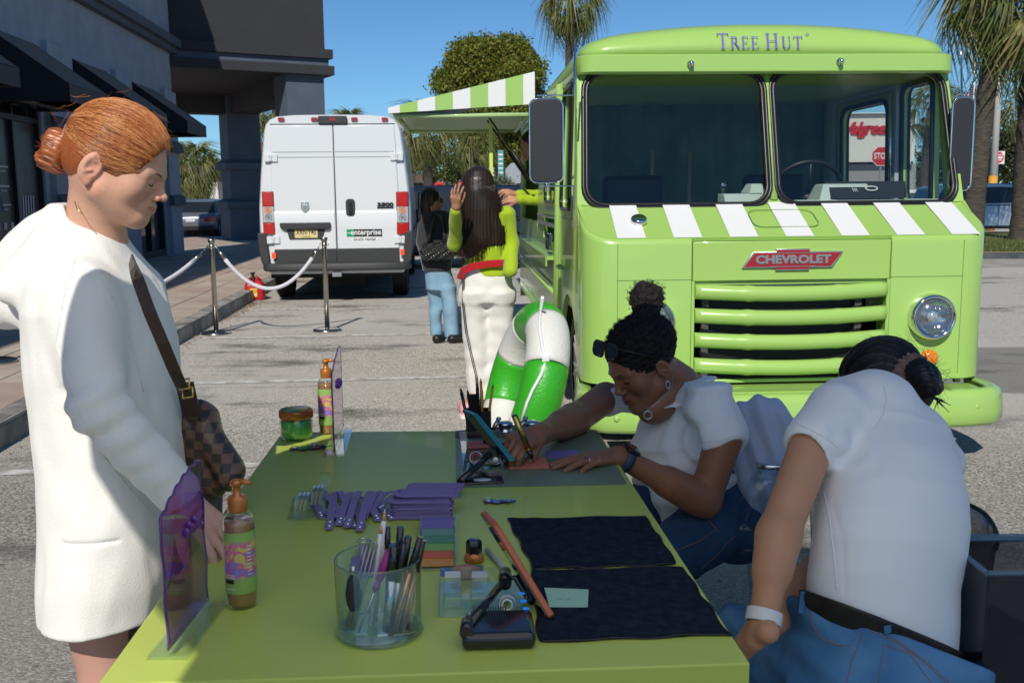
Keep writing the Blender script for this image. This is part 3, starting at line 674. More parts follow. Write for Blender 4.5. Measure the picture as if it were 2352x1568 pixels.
m = MB(); m.add([(4.45,21.45,0),(20,20.24,0),(20,20.24,.145),(4.45,21.45,.145),(4.45,21.6,0),(20,20.39,0),(20,20.39,.145),(4.45,21.6,.145)], [(0,1,2,3)]); m.m = 1; m.hexa([(4.45,21.455,.1),(20,20.245,.1),(20,20.4,.1),(4.45,21.61,.1),(4.45,21.455,.148),(20,20.245,.148),(20,20.4,.148),(4.45,21.61,.148)])
tag(m.build('island_kerb', [M_kd, M_ky]), 'dark painted kerb with faded yellow top', kind='structure')
m = MB(); m.add([(4.0,19.2,.004),(20,18.2,.004),(20,20.24,.004),(4.45,21.45,.004)], [(0,1,2,3)]); tag(m.build('gutter_pan', mat('gutter_concrete', (.38,.36,.33), .85, var=(.28,.25,.2), vscale=2, detail=8)), kind='structure')

# ---------------------------------------------------------------- cars (one builder)
M_tyre = mat('tyre_rubber', (.012,.012,.013), .75, bump=.3, bscale=80); M_rim = mat('alloy_rim', (.55,.55,.56), .28, .85); M_black = mat('black_trim', (.012,.012,.013), .45)
M_cglass = mat('car_glass', (.015,.02,.022), .04, spec=.8); M_tail = mat('red_lens', (.45,.01,.012), .12, coat=.8); M_chrome = mat('chrome', (.75,.75,.76), .07, 1.0); M_headl = mat('lamp_glass', (.55,.56,.58), .1, .3, coat=1)
def wheel(parent, c, r, wd, side, rim=M_rim, spokes=7, name='wheel'):
    """c centre in the parent frame, axle along x, side = +1 outer face toward +x"""
    R = Matrix.Rotation(PI/2*side, 3, 'Y'); m = MB()
    m.lathe([(r*.62,-wd/2),(r*.9,-wd/2),(r*.985,-wd*.38),(r,-wd*.2),(r,wd*.2),(r*.985,wd*.38),(r*.9,wd/2),(r*.62,wd/2)], c, 32, R, cap=False)
    for k in range(48):
        a = 2*PI*k/48; q = Vector((r*1.0*math.cos(a), r*1.0*math.sin(a), wd*.22)); m.box((R@q)+Vector(c), (.012,.012,.012), R@Matrix.Rotation(a, 3, 'Z')@Matrix.Diagonal((1, .8, wd*30)))
    t = m.build('wheel', M_tyre, parent)
    m = MB(); m.lathe([(r*.64,wd*.46),(r*.60,wd*.44),(r*.57,wd*.1),(0.02,wd*.1)], c, 28, R)
    for k in range(spokes):
        a = 2*PI*k/spokes
        for da in (-.16, .16):
            p0 = Vector((r*.1*math.cos(a), r*.1*math.sin(a), wd*.36)); p1 = Vector((r*.6*math.cos(a+da), r*.6*math.sin(a+da), wd*.42)); m.tube([R@p0+Vector(c), R@p1+Vector(c)], [r*.05, r*.035], 6)
    m.lathe([(r*.13,wd*.2),(r*.13,wd*.42),(r*.1,wd*.45),(0.0,wd*.45)], c, 16, R); m.build('rim', rim, t); return t
def car(label, paint, loc, rz, L=4.6, Wd=1.82, H=1.65, kind='suv', group=None, lights=True):
    """faces +y in its own frame, origin at ground centre"""
    t = thing('parked_car', label, 'car', loc, rz, group); r = .345 if kind == 'suv' else .32; hw = Wd/2; y0, y1 = -L/2, L/2; belt = .58*H
    sh = ([(y0+.02,.42),(y0,.62),(y0+.03,belt*.9),(y0+.1,belt),(y0+.35,H*.93),(y0+.75,H*.995),(0,H),(.45,H*.985),(1.05,belt+.16),(1.2,belt+.03),(y1-.35,belt-.07),(y1-.08,belt-.22),(y1,.6),(y1-.05,.36)] if kind == 'suv' else
          [(y0+.02,.4),(y0,.6),(y0+.04,belt*.96),(y0+.18,belt+.06),(y0+.75,belt+.07),(y0+1.35,H*.95),(y0+1.8,H),(0.25,H*.985),(1.1,belt+.1),(1.25,belt),(y1-.3,belt-.1),(y1-.06,belt-.24),(y1,.55),(y1-.05,.33)])
    wy = (y0+.82, y1-.85); prof = list(sh)
    for cy in (wy[1], wy[0]):
        prof += [(cy+(r+.06)*math.cos(a), r+(r+.06)*math.sin(a)) for a in [PI*i/9 for i in range(10)]] if False else []
    low = [(y1-.06,.30)]
    for cy in (wy[1], wy[0]): low += [(cy+(r+.055)*math.cos(PI*i/9), max(.24, r*.92+(r+.055)*math.sin(PI*i/9))) for i in range(10)]
    low += [(y0+.06,.34)]; prof = sh+low[0:]
    def xw(z, hwf=1.0): 
        return hw*(1-.0*z) if z <= belt else hw*(1-.24*(z-belt)/(H-belt))
    m = MB(); n = len(prof); rings = []
    for sx, ins in ((-1, 0.0), (-1, .05), (1, .05), (1, 0.0)):
        k = .965 if ins == 0 else 1.0
        rings.append([(sx*(xw(z)*(1 if ins == 0 else 1)-(0 if ins == 0 else .0)), y, z) for (y, z) in prof])
    vs = rings[0]+rings[3]; m.add(vs, [tuple(range(n)), tuple(range(2*n-1, n-1, -1))]+[(i, n+i, n+(i+1)%n, (i+1)%n) for i in range(n)])
    b = m.build('body', paint, t, bevel=.035, seg=3, ang=28)
    g_ = MB(); e = .004
    wn_ = ([(y0+.45,belt+.06),(y0+.55,H*.9),(0.02,H*.935),(.42,H*.925),(.92,belt+.1)] if kind == 'suv' else [(y0+.95,belt+.1),(y0+1.42,H*.9),(.0,H*.93),(.25,H*.92),(.98,belt+.1)])
    for s in (-1, 1):
        q = [(s*(xw(z)+e), y, z) for y, z in wn_]; q2 = [(s*(xw(z)-.03), y, z) for y, z in wn_]; n2 = len(q)
        g_.add(q+q2, [tuple(range(n2)) if s > 0 else tuple(range(n2-1,-1,-1))]+[(i, (i+1)%n2, n2+(i+1)%n2, n2+i) for i in range(n2)])
    def pane(ya, za, yb, zb, f=.86):
        d = Vector((0, yb-ya, zb-za)); nn = Vector((0, -d.z, d.y)).normalized()
        if nn.z < 0: nn = -nn
        P_ = [(-xw(za)*f, ya, za), (xw(za)*f, ya, za), (xw(zb)*f, yb, zb), (-xw(zb)*f, yb, zb)]; P_ = [Vector(p_) for p_ in P_]
        P_ = [P_[0].lerp(P_[3], .08), P_[1].lerp(P_[2], .08), P_[2].lerp(P_[1], .08), P_[3].lerp(P_[0], .08)]
        g_.hexa([p_-nn*.01 for p_ in P_]+[p_+nn*.008 for p_ in P_])
    iw = [i for i, p_ in enumerate(sh)]
    if kind == 'suv': pane(1.05, belt+.16, .45, H*.985); pane(y0+.1, belt, y0+.35, H*.93)
    else: pane(1.1, belt+.1, .25, H*.985); pane(y0+.75, belt+.07, y0+1.35, H*.95)
    g_.build('window', M_cglass, t)
    m = MB()
    for y in (.0, -.95): 
        for s in (-1, 1): m.b2(s*(hw-.01), s*(hw+.006), y-.006, y+.006, .38, belt+.02); 
    for s in (-1, 1): m.b2(s*(hw-.01), s*(hw+.012), wy[0]+r+.08, wy[1]-r-.08, .26, .36); m.b2(s*xw(belt+.03), s*(xw(belt+.03)+.009), y0+.5, .95, belt+.015, belt+.04)
    m.b2(-hw*.9, hw*.9, y0-.012, y0+.05, .32, .46); m.b2(-hw*.7, hw*.7, y1-.06, y1+.008, .38, .52); m.build('trim', M_black, t)
    for s in (-1, 1):
        mi = MB(); mi.ell((s*(hw+.11), .82, belt+.1), (.1, .06, .075), 12, 8); mi.build('side_mirror', paint, t)
        h = MB(); h.b2(s*(hw+.002), s*(hw+.02), -.18, -.02, belt-.1, belt-.075); h.b2(s*(hw+.002), s*(hw+.02), -1.13, -.97, belt-.1, belt-.075); h.build('door_handle', paint, t)
        tl = MB(); tl.prism([(s*hw*.52, belt-.2), (s*(hw-.015), belt-.24), (s*(hw-.015), belt-.04), (s*hw*.62, belt-.06)], y0-.014, y0+.08, 'y'); tl.b2(s*(hw-.03), s*(hw+.008), y0+.06, y0+.2, belt-.2, belt-.07); tl.build('tail_light', M_tail, t)
        hl = MB(); hl.b2(s*hw*.6, s*(hw+.004), y1-.3, y1-.03, belt-.3, belt-.17); hl.build('headlight', M_headl, t)
        for cy in wy: wheel(t, (s*(hw-.12), cy, r), r, .22, s)
    pl = MB(); pl.b2(-.16, .16, y0-.016, y0-.003, .62, .72); pl.build('licence_plate', mat('plate_white', (.6,.6,.6), .5) if 'plate_white' not in MATS else MATS['plate_white'], t)
    return t
def paintm(name, c, rough=.22, metal=0.0): return mat(name, c, rough, metal, coat=.9)
P_navy = paintm('navy_car_paint', (.004,.008,.022)); P_silver = paintm('silver_car_paint', (.42,.44,.46), .3, .5); P_blue = paintm('light_blue_car_paint', (.10,.22,.36), .3, .3); P_red = paintm('dark_red_car_paint', (.2,.01,.02)); P_white = paintm('white_car_paint', (.7,.7,.7)); P_grey = paintm('grey_car_paint', (.2,.21,.23), .3, .4)
M_hw = Vector
car('dark navy SUV parked side on behind the two standing women', P_navy, (-1.45, 20.6, 0), math.radians(89), 4.7, 1.86, 1.64)
car('silver crossover parked side on behind the right palms', P_silver, (gp(2268, 32).x, 32.0, 0), math.radians(-93), 4.6, 1.8, 1.66)
car('silver grey sedan seen from behind through the portico', P_silver, (gp(487, 42).x, 42, 0), .12, 4.6, 1.8, 1.42, 'sedan')
car('light blue sedan half hidden behind the van and column', P_blue, (gp(590, 33).x, 34, 0), .1, 4.5, 1.8, 1.42, 'sedan')
car('dark red car parked far beyond the hedge', P_red, (gp(447, 60).x, 60, 0), 1.4, 4.4, 1.75, 1.42, 'sedan')
car('white car parked beyond the silver crossover', P_white, (gp(2318, 52).x, 52, 0), 1.5, 4.4, 1.75, 1.6)
car('blue grey SUV parked far right beyond the sign', P_grey, (gp(2400, 46).x, 46, 0), 1.6, 4.6, 1.8, 1.7)
car('grey car parked behind the hedge, mostly hidden by the column', P_grey, (gp(424, 36).x, 38, 0), .1, 4.4, 1.75, 1.42, 'sedan')
for i, x in enumerate((1935, 2040, 2130)): car(('black','white','grey')[i]+' car standing beyond the truck, seen through its windshield', (P_navy, P_white, P_grey)[i], (gp(x, 36+2*i).x, 36+2*i, 0), 1.5, 4.4, 1.75, 1.5)

# ---------------------------------------------------------------- far buildings, signs, poles
M_cream = mat('cream_stucco', (.48,.42,.31), .85, bump=.2); M_offw = mat('offwhite_stucco', (.62,.60,.55), .85, bump=.2); M_rooft = mat('brown_roof_tile', (.17,.10,.075), .85, var=(.11,.07,.055), vscale=3, bump=.6, bscale=12, bdist=.05); M_redroof = mat('red_roof_tile', (.42,.07,.05), .8, bump=.6, bscale=10, bdist=.05)
M_greyw = mat('dark_grey_render', (.09,.09,.1), .85); M_signred = mat('sign_red', (.5,.015,.02), .5); M_signw = mat('sign_white', (.72,.72,.72), .5)
def bx(x0, y0, x1, y1, Y, dep=6.0, parent=None, name='wall', m_=M_cream, dy=0):
    a = PY(x0, y1, Y+dy); b = PY(x1, y0, Y+dy); z0, z1 = min(a.z, b.z), max(a.z, b.z)
    mb = MB(); mb.b2(min(a.x,b.x), max(a.x,b.x), Y+dy, Y+dy+dep, max(z0, 0) if y1 > 452 else z0, z1)
    o = mb.build(name, m_); 
    if parent is not None: o.parent = parent
    return o
t = thing('shop_building', 'low shop with brown tiled roof and grey awnings beyond the portico', 'building')
bx(300, 418, 500, 470, 78, 8, t, 'wall', M_offw); bx(440, 382, 482, 418, 78, 6, t, 'sign_fascia', M_greyw, -.3); bx(395, 412, 445, 420, 77.6, 6, t, 'eaves', M_signw)
m = MB(); a = PY(380, 412, 77.3); b = PY(446, 399, 80); m.add([(a.x-3,77.3,a.z),(b.x,77.3,a.z),(b.x,80,b.z+.5),(a.x-3,80,b.z+.5)], [(0,1,2,3)]); o = m.build('roof', M_rooft, t)
for (x0, x1) in ((410, 438), (447, 476)):
    a = PY(x0, 438, 76.4); b = PY(x1, 424, 77.9); m = MB(); m.hexa([(a.x,76.4,a.z),(b.x,76.4,a.z),(b.x,77.9,b.z),(a.x,77.9,b.z),(a.x,76.4,a.z+.1),(b.x,76.4,a.z+.1),(b.x,77.9,b.z+.1),(a.x,77.9,b.z+.1)]); m.build('awning', M_greyw, t)
for (x0, x1) in ((412, 436), (455, 478)): bx(x0, 441, x1, 466, 77.93, .05, t, 'window', M_cglass)
t = thing('shop_building', 'cream shop with black sign band and yellow stripe left of the van', 'building')
bx(560, 372, 640, 470, 70, 8, t, 'wall', M_cream); bx(560, 366, 640, 372, 69.7, 8, t, 'cornice', M_offw); bx(575, 405, 640, 424, 69.8, .15, t, 'sign_band', M_black); bx(575, 425, 640, 430, 69.7, .2, t, 'stripe', mat('yellow_stripe', (.7,.45,.03), .5)); bx(575, 432, 640, 466, 69.92, .05, t, 'window', M_cglass)
p = PY(595, 415, 69.78); text('sign_lettering', 'BROS. BAGELS', M_signw, t, face_M(p, (1,0,0), (0,0,1)), .42, extrude=.02, offset=.012)
t = thing('restaurant_building', 'long building with brown tiled roof and red sign behind the portico', 'building')
bx(535, 352, 700, 372, 92, 10, t, 'wall', M_offw); m = MB(); a = PY(535, 352, 91); b = PY(700, 340, 96); m.add([(a.x,91,a.z),(b.x+3,91,a.z),(b.x+3,96,b.z+.6),(a.x,96,b.z+.6)], [(0,1,2,3)]); m.build('roof', M_rooft, t); bx(568, 332, 615, 345, 97, .5, t, 'red_fascia', M_signred); bx(568, 326, 640, 333, 97.2, 2, t, 'parapet', M_offw); bx(570, 319, 590, 328, 98, 2, t, 'roof_unit', M_signw)
t = thing('house', 'grey house with brown roof just right of the van', 'house')
bx(940, 419, 980, 452, 58, 6, t, 'wall', M_greyw); m = MB(); a = PY(930, 420, 57.4); b = PY(982, 407, 61); m.add([(a.x,57.4,a.z),(b.x,57.4,a.z),(b.x-.3,61,b.z+.2),(a.x,61,b.z+.2)], [(0,1,2,3)]); m.build('roof', M_rooft, t)
t = thing('house', 'white house with bright red roof beyond the SUV', 'house')
bx(1165, 424, 1240, 450, 66, 8, t, 'wall', M_signw); m = MB(); a = PY(1158, 425, 65.4); b = PY(1250, 385, 70); m.add([(a.x,65.4,a.z),(b.x+2,65.4,a.z),(b.x+2,70,b.z),(PY(1205,385,70).x,70,b.z)], [(0,1,2,3)]); m.build('roof', M_redroof, t); bx(1180, 432, 1195, 442, 65.9, .05, t, 'window', M_cglass)
t = thing('pharmacy_building', 'white store with red script sign, seen through the truck windows', 'building')
bx(1890, 262, 2105, 373, 62, 8, t, 'wall', M_offw); bx(1890, 376, 2105, 462, 62.6, 8, t, 'lower_wall', mat('darker_grey_wall', (.25,.25,.25), .8)); bx(1888, 258, 2107, 262, 61.7, 8, t, 'coping', M_signw)  # lower wall is a darker grey than the wall above
p = PY(1988, 296, 61.93); text('script_sign', 'Walgreens', M_signred, t, face_M(p, (1,0,0), (0,0,1)), 1.0, extrude=.05, offset=.035, shear=.35, spacing=.86)
def octagon(r): return [(r*math.cos(math.radians(22.5+45*i)), r*math.sin(math.radians(22.5+45*i))) for i in range(8)]
M_galv = mat('galvanised_post', (.4,.41,.42), .45, .7); M_signback = mat('sign_back', (.35,.37,.4), .5, .5)
def stop_sign(label, px, py, Y, front=True, r=.41):
    p = PY(px, py, Y); t = thing('stop_sign', label, 'stop sign', (p.x, Y, 0)); MB().b2(-.03,.03,.02,.06,0,p.z+.2).build('post', M_galv, t)
    if front:
        MB().prism(octagon(r), -.012, 0, 'y', c=(0,0,p.z)).build('rim', M_signw, t); MB().prism(octagon(r*.93), -.016, -.0125, 'y', c=(0,0,p.z)).build('face', M_signred, t)
        text('lettering', 'STOP', M_signw, t, face_M((0,-.019,p.z), (1,0,0), (0,0,1)), .34, width=r*1.42, offset=.008)
    else: MB().prism(octagon(r), -.012, 0, 'y', c=(0,0,p.z)).build('plate', M_signback, t)
stop_sign('red stop sign seen through the truck side door window', 2024, 359, 40)
stop_sign('grey back of a stop sign beside the cream shop', 587, 430, 52, False); stop_sign('grey back of a stop sign near the red roofed house', 1184, 398, 38, False)
p = PY(2293, 362, 50); t = thing('do_not_enter_sign', 'square do not enter sign near the right edge', 'road sign', (p.x, 50, 0))
MB().b2(-.035,.035,.02,.06,0,p.z).build('post', M_galv, t); MB().b2(-.31,.31,-.012,0,p.z-.31,p.z+.31).build('plate', M_signw, t)
MB().prism([(.28*math.cos(2*PI*i/24), .28*math.sin(2*PI*i/24)) for i in range(24)], -.016, -.0125, 'y', c=(0,0,p.z)).build('disc', M_signred, t); MB().b2(-.21,.21,-.02,-.0165,p.z-.04,p.z+.04).build('bar', M_signw, t)
text('lettering', 'DO NOT', M_signw, t, face_M((0,-.019,p.z+.12), (1,0,0), (0,0,1)), .12, offset=.003); text('lettering', 'ENTER', M_signw, t, face_M((0,-.019,p.z-.12), (1,0,0), (0,0,1)), .12, offset=.003)
t = thing('bollard', 'yellow bollard below the do not enter sign', 'bollard', (p.x, 49.6, 0)); MB().lathe([(.11,0),(.11,1.0),(.08,1.08),(0,1.1)], n=12).build('post', mat('safety_yellow', (.65,.4,.02), .5), t)
t = thing('light_pole', 'concrete light pole with a yellow painted foot behind the palm', 'light pole', gp(2279, 36)); MB().cyl((0,0,0),(0,0,9),.13,.09).build('pole', mat('pale_concrete_pole', (.42,.41,.39), .8), t); MB().cyl((0,0,0),(0,0,1.95),.15,.15).build('foot', mat('orange_yellow_paint', (.6,.3,.04), .6), t)
a = PY(2237, 78, 60); t = thing('flagpole', 'tall white flagpole behind the right truck mirror', 'flagpole', (gp(2223, 60).x, 60, 0)); MB().cyl((0,0,0),(0,0,a.z),.09,.045,10).build('pole', MATS['sign_white'], t); MB().ell((0,0,a.z+.08), (.1,.1,.1)).build('ball', M_chrome, t)
# flag hanging in folds: stripes and starred blue field
fl = thing('flag', 'limp American flag hanging on the flagpole', 'flag', (gp(2223, 60).x, 60, 0)); zt = PY(2225, 193, 60).z; zb = PY(2216, 275, 60).z
for j in range(13):
    m = MB(); q = []; 
    for i in range(13):
        x = -.05-.62*i/12; s = (zt-zb)*(.62+.38*i/12)
        sag = .55*(i/12)**1.2; y = .07*math.sin(i*1.35)
        q.append(((x*.75, y, zt-sag-s*.62*j/13-.25*i/12), (x*.75, y, zt-sag-s*.62*(j+1)/13-.25*i/12)))
    for (A_, B_), (C_, D_) in zip(q[:-1], q[1:]): m.m = 0; m.add([B_, D_, C_, A_], [(0,1,2,3)])
    m.build('stripe', MATS['sign_red'] if j % 2 == 0 else MATS['sign_white'], fl)
m = MB(); m.b2(-.26,-.04,-.1,-.09,zt-.95,zt-.05); m.build('canton', mat('flag_blue', (.02,.03,.14), .7), fl)
m = MB()
for i in range(4):
    for j in range(6): m.prism([(-.07-.05*i+.018*math.cos(k*1.2566+.3)*(1 if k%2 else .5), zt-.14-.14*j+.018*math.sin(k*1.2566+.3)) for k in range(5)], -.106, -.101, 'y')
m.build('stars', MATS['sign_white'], fl)
a = PY(583, 260, 48); t = thing('street_lamp', 'thin lamp post with a curved arm between tower columns', 'street lamp', (gp(584, 48).x, 48, 0)); m = MB(); m.cyl((0,0,0),(0,0,a.z),.08,.05,10); m.tube([(0,0,a.z-.1),(.25,0,a.z+.25),(.6,0,a.z+.45),(.85,0,a.z+.52)], .025, 6); m.tube([(0,0,a.z-.4),(.3,0,a.z-.1),(.6,0,a.z+.43)], .015, 5); m.build('pole', M_galv, t); m = MB(); m.ell((.98,0,a.z+.5), (.2,.08,.05)); m.build('lamp_head', M_galv, t)
for (x, y0, y1, Y, c, lab) in ((1150, 345, 408, 50, 'teal', 'teal panelled pylon sign under the awning'), (1129, 384, 420, 55, 'grey', 'narrow grey pylon sign beyond the SUV')):
    a = PY(x-6, y1, Y); b = PY(x+6, y0, Y); t = thing('pylon_sign', lab, 'sign', (a.x, Y, 0)); MB().b2(0, b.x-a.x, 0, .2, 0, b.z).build('panel', mat(c+'_sign', (.1,.3,.33) if c == 'teal' else (.25,.27,.29), .5), t)
    m = MB(); [m.b2(.03, b.x-a.x-.03, -.01, -.002, b.z-.25-.22*k, b.z-.18-.22*k) for k in range(5)]; m.build('sign_lines', MATS['sign_white'], t)
for x in (1010*1.0, 1062): 
    p = gp(x, 44); t = thing('play_arch', 'red and yellow playground arch beyond the SUV, '+('left' if x < 1030 else 'right')+' one of two', 'playground arch', p)
    m = MB(); m.tube([(-.25,0,0),(-.25,0,1.7),(-.12,0,1.98),(.12,0,1.98),(.25,0,1.7),(.25,0,0)], .09, 8); m.build('outer_arch', MATS['sign_red'], t); m = MB(); m.tube([(-.1,0,0),(-.1,0,1.6),(0,0,1.75),(.1,0,1.6),(.1,0,0)], .06, 8); m.build('inner_arch', MATS['safety_yellow'], t)
# ---------------------------------------------------------------- the green step van
M_green = mat('lime_truck_paint', (.33,.53,.125), .28, coat=.5, bump=.02, bscale=14, bdist=.01); M_stripe = mat('white_stripe_vinyl', (.74,.74,.74), .35, coat=.3)
M_rub = mat('black_rubber_gasket', (.012,.012,.013), .35); M_inn = mat('grey_interior_paint', (.42,.47,.5), .4); M_curt = mat('dark_green_curtain', (.12,.22,.13), .7, var=(.07,.15,.09), vscale=4)
M_wsg = clear_mat('windshield_glass', (.93,.95,.94), .75, .015, 1.5, 0.0); M_dash = mat('pale_green_dash', (.42,.5,.46), .5); M_alu = mat('brushed_aluminium', (.55,.55,.55), .25, 1.0); M_dkgap = mat('dark_gap', (.008,.01,.008), .8)
M_purple = mat('purple_vinyl', (.14,.10,.42), .4); M_silver = mat('satin_silver', (.5,.5,.5), .35, .9); M_redenam = mat('red_enamel', (.30,.012,.02), .25, coat=.6); M_orange = mat('amber_lens', (.75,.22,.01), .15, coat=.7)
M_seam = mat('panel_seam', (.12,.24,.05), .6)
TO = Vector((1.480, 5.25, 0)); TZ = .05; truck = thing('food_truck', 'lime green vintage step van with white striped hood and raised serving hatch', 'food truck', TO, TZ)
TR = Matrix.Rotation(TZ, 3, 'Z'); TI = TR.transposed()
def TL(px, py, yl=0.0):
    p = TI @ (PP(px, py, TO+TR @ Vector((0, yl, 0)), TR @ Vector((0, 1, 0)))-TO); return p
HW = 1.10; YB = 5.7
zh0, zh1 = 1.185, 1.37       # hood front edge, hood rear edge
# nose: two corner panels with rounded edges, upper strip, lower strip around the grille opening
def uo(s, x0, ins=0.0, y1=.30):
    r = .17
    pts = [(x0, ins)]+[(HW-r+(r-ins)*math.sin(a), r-(r-ins)*math.cos(a)) for a in [PI/2*i/8 for i in range(9)]]+[(HW-ins, y1)]
    return [(s*x, y) for x, y in pts]
gx0, gx1 = TL(1590, 700).x, TL(2041, 700).x; gz1, gz0 = TL(1815, 643).z, TL(1815, 868).z
for s in (-1, 1):
    a = uo(s, abs(gx0 if s < 0 else gx1)+.005); b = uo(s, abs(gx0 if s < 0 else gx1)+.005, .03)
    m = MB(); n = len(a); zs = [.42, -.03, -.012, -.003]; of = [0, 0, .004, .016]
    rings = []
    for z, o in zip(zs, of): q = uo(s, abs(gx0 if s < 0 else gx1)+.005, o); zf = lambda y: z if z > 0 else zh0+z+(zh1-zh0)*max(0, min(1, y/.36)); rings.append([(x, y, zf(y)) for x, y in q]+[(x, y, zf(y)) for x, y in reversed(b)])
    m.loft(rings, smooth=True); m.build('nose_panel', M_green, truck, bevel=.003, seg=1, ang=60)
m = MB(); m.b2(gx0, gx1, 0.0, .03, gz1, zh0-.012); m.build('nose_strip', M_green, truck, bevel=.004)
m = MB(); m.b2(gx0, gx1, .0, .03, .42, gz0); m.build('lower_strip', M_green, truck, bevel=.004)
# hood (sloping) following the rounded corners, with stripes
def hoodring(t):   # t 0 front edge .. 1 back
    y0 = .0+t*.36; z = zh0+(zh1-zh0)*t; r = .17; pts = []
    for s in (-1, 1):
        a_ = [(HW-r+(r-.016)*math.sin(a), r-(r-.016)*math.cos(a)) for a in [PI/2*i/8 for i in range(9)]]
        a_ = [(x, max(y, y0)) for x, y in a_]; a_ = [(s*x, y) for x, y in a_]; pts += list(reversed(a_)) if s < 0 else a_
    return pts, z
m = MB(); top = []
N1 = 14
def zhood(x, y): return zh0+(zh1-zh0)*max(0, min(1, y/.36))
outl = uo(-1, 0, .016, .36)[1:][::-1]+uo(1, 0, .016, .36)[1:]
# fan strips from the outline to the back line y = .36
vs = []; fs = []
for (x, y) in outl: vs += [(x, y, zhood(x, y)), (x, .38, zh1+.002)]
# subdivide across so the slope is a plane: use columns
xs = [p[0] for p in outl]
for i in range(len(outl)-1): fs.append((2*i, 2*i+2, 2*i+3, 2*i+1))
m.add(vs, fs); hood = m.build('hood', M_green, truck); so_ = hood.modifiers.new('thick', 'SOLIDIFY'); so_.thickness = .02; so_.offset = -1
m = MB(); x0 = -.925
for k in range(7):
    xa = x0+.2985*k; m = MB(); e = .003; up = Vector((0, -(zh1-zh0), .36)).normalized()*e
    q = [Vector((xa, .018, zhood(0, .018))), Vector((xa+.15, .018, zhood(0, .018))), Vector((xa+.15, .362, zhood(0, .362))), Vector((xa, .362, zhood(0, .362)))]
    m.add([p+up*.4 for p in q]+[p+up for p in q], [(4,5,6,7),(0,1,5,4),(1,2,6,5),(2,3,7,6),(3,0,4,7)]); m.build('hood_stripe', M_stripe, truck)
# filler cap, hatch outline on the hood
p = TL(1466, 512, .17); m = MB(); R = Matrix.Rotation(-math.atan2(zh1-zh0, .36), 3, 'X').transposed(); cp = Vector((p.x, .17, zhood(0, .17)+.004))
m.lathe([(.045,0),(.045,.012),(.042,.022),(.036,.027),(.02,.028),(0,.028)], cp, 28, R); m.build('filler_cap', M_chrome, truck)
ht = []
for (x, y) in rrect(.36, .17, .05, 5): ht.append(Vector((TL(1800, 510, .18).x+x, .19+y, zhood(0, .19+y)+.0035)))
MB().tube(ht, .0022, 5, closed=True).build('hatch_outline', M_seam, truck)
# windshield frame, tilted plane: base (y .36, z 1.37) to top (y .60, z 2.14)
wy0, wz0, wy1, wz1 = .355, 1.365, .585, 2.15
wl = math.hypot(wy1-wy0, wz1-wz0); Wr = Vector((1, 0, 0)); Wu = Vector((0, wy1-wy0, wz1-wz0)).normalized(); Wn = Wr.cross(Wu)   # toward the camera
WM = Matrix((Wr, Wu, Wn)).transposed().to_4x4(); WM.translation = Vector((0, wy0, wz0))
def WP(px, py):
    o = TO+TR @ Vector((0, wy0, wz0)); n = TR @ Wn; p = TI @ (PP(px, py, o, n)-TO)-Vector((0, wy0, wz0)); return p.x, p.dot(Wu)
la, lb = WP(1341, 320)[0]*1.012, WP(1760, 320)[0]; ra, rb = WP(1778, 320)[0], WP(2187, 320)[0]
vb, vt = WP(1770, 470)[1]-.005, WP(1770, 164)[1]
def wmb(m):
    m.v = [tuple(WM @ Vector(v)) for v in m.v]; return m
hwb, hwt = HW-.02, HW-.03
cxm = (lb+ra)/2
for (a, b, s) in ((la, lb, -1), (ra, rb, 1)):
    inn = rrect(b-a, vt-vb, .115, 6, (a+b)/2, (vb+vt)/2); out = []
    ox0, ox1 = ((-hwb-.0, cxm) if s < 0 else (cxm, hwb))
    for (x, v) in inn:
        # project to outer rectangle
        cx_, cv = (a+b)/2, (vb+vt)/2; dx, dv = x-cx_, v-cv
        out.append((x, v))
    # outer outline with equal count: rounded rect with tiny radius, same parametrisation
    out = rrect(ox1-ox0, wl, .002, 6, (ox0+ox1)/2, wl/2)
    m = MB(); ring_panel(m, out, inn, 0, -.05, 'z'); wmb(m).build('windshield_frame', M_green, truck)
    gk = MB(); o2 = rrect(b-a+.016, vt-vb+.016, .122, 6, (a+b)/2, (vb+vt)/2)
    gk.tube([(x, v, .006) for x, v in o2], .013, 8, closed=True); gk.tube([(x, v, .004) for x, v in rrect(b-a-.022, vt-vb-.022, .105, 6, (a+b)/2, (vb+vt)/2)], .012, 8, closed=True); wmb(gk).build('rubber_gasket', M_rub, truck)
    m = MB(); m.prism(rrect(b-a-.01, vt-vb-.01, .11, 6, (a+b)/2, (vb+vt)/2), -.014, -.010, 'z'); wmb(m).build('windshield_pane', M_wsg, truck)
m = MB(); m.v = []; m.tube([(cxm, .02, .004), (cxm, wl-.03, .004)], .022, 8, flat=.5); wmb(m).build('centre_post', M_green, truck)
# wiper spindles (small chrome knobs on the header)
# header band and roof cap
def sect(z, hwid, y0, rr_, yb=YB):
    pts = []
    for s in (1, -1):
        a_ = [(s*(hwid-rr_+rr_*math.sin(a)), y0+rr_-rr_*math.cos(a)) for a in [PI/2*i/7 for i in range(8)]]; pts += a_ if s > 0 else a_[::-1]
    pts2 = []
    n = 12
    for i in range(1, n): x_ = -hwid+rr_+(2*(hwid-rr_))*i/n; pts2.append((x_, y0))
    f = pts[:8]; b = pts[8:]
    full = [(x, y) for x, y in f]+[(hwid, yb), (-hwid, yb)]+[(x, y) for x, y in b]+pts2
    return [(x, y, z) for x, y in full]
yh = .47
m = MB(); m.loft([sect(2.088, HW+.004, yh+.016, .10), sect(2.096, HW+.012, yh+.004, .11), sect(2.184, HW+.012, yh+.004, .11), sect(2.191, HW+.004, yh+.016, .11)], smooth=True); m.build('header_band', M_green, truck, bevel=.002, seg=1, ang=50)
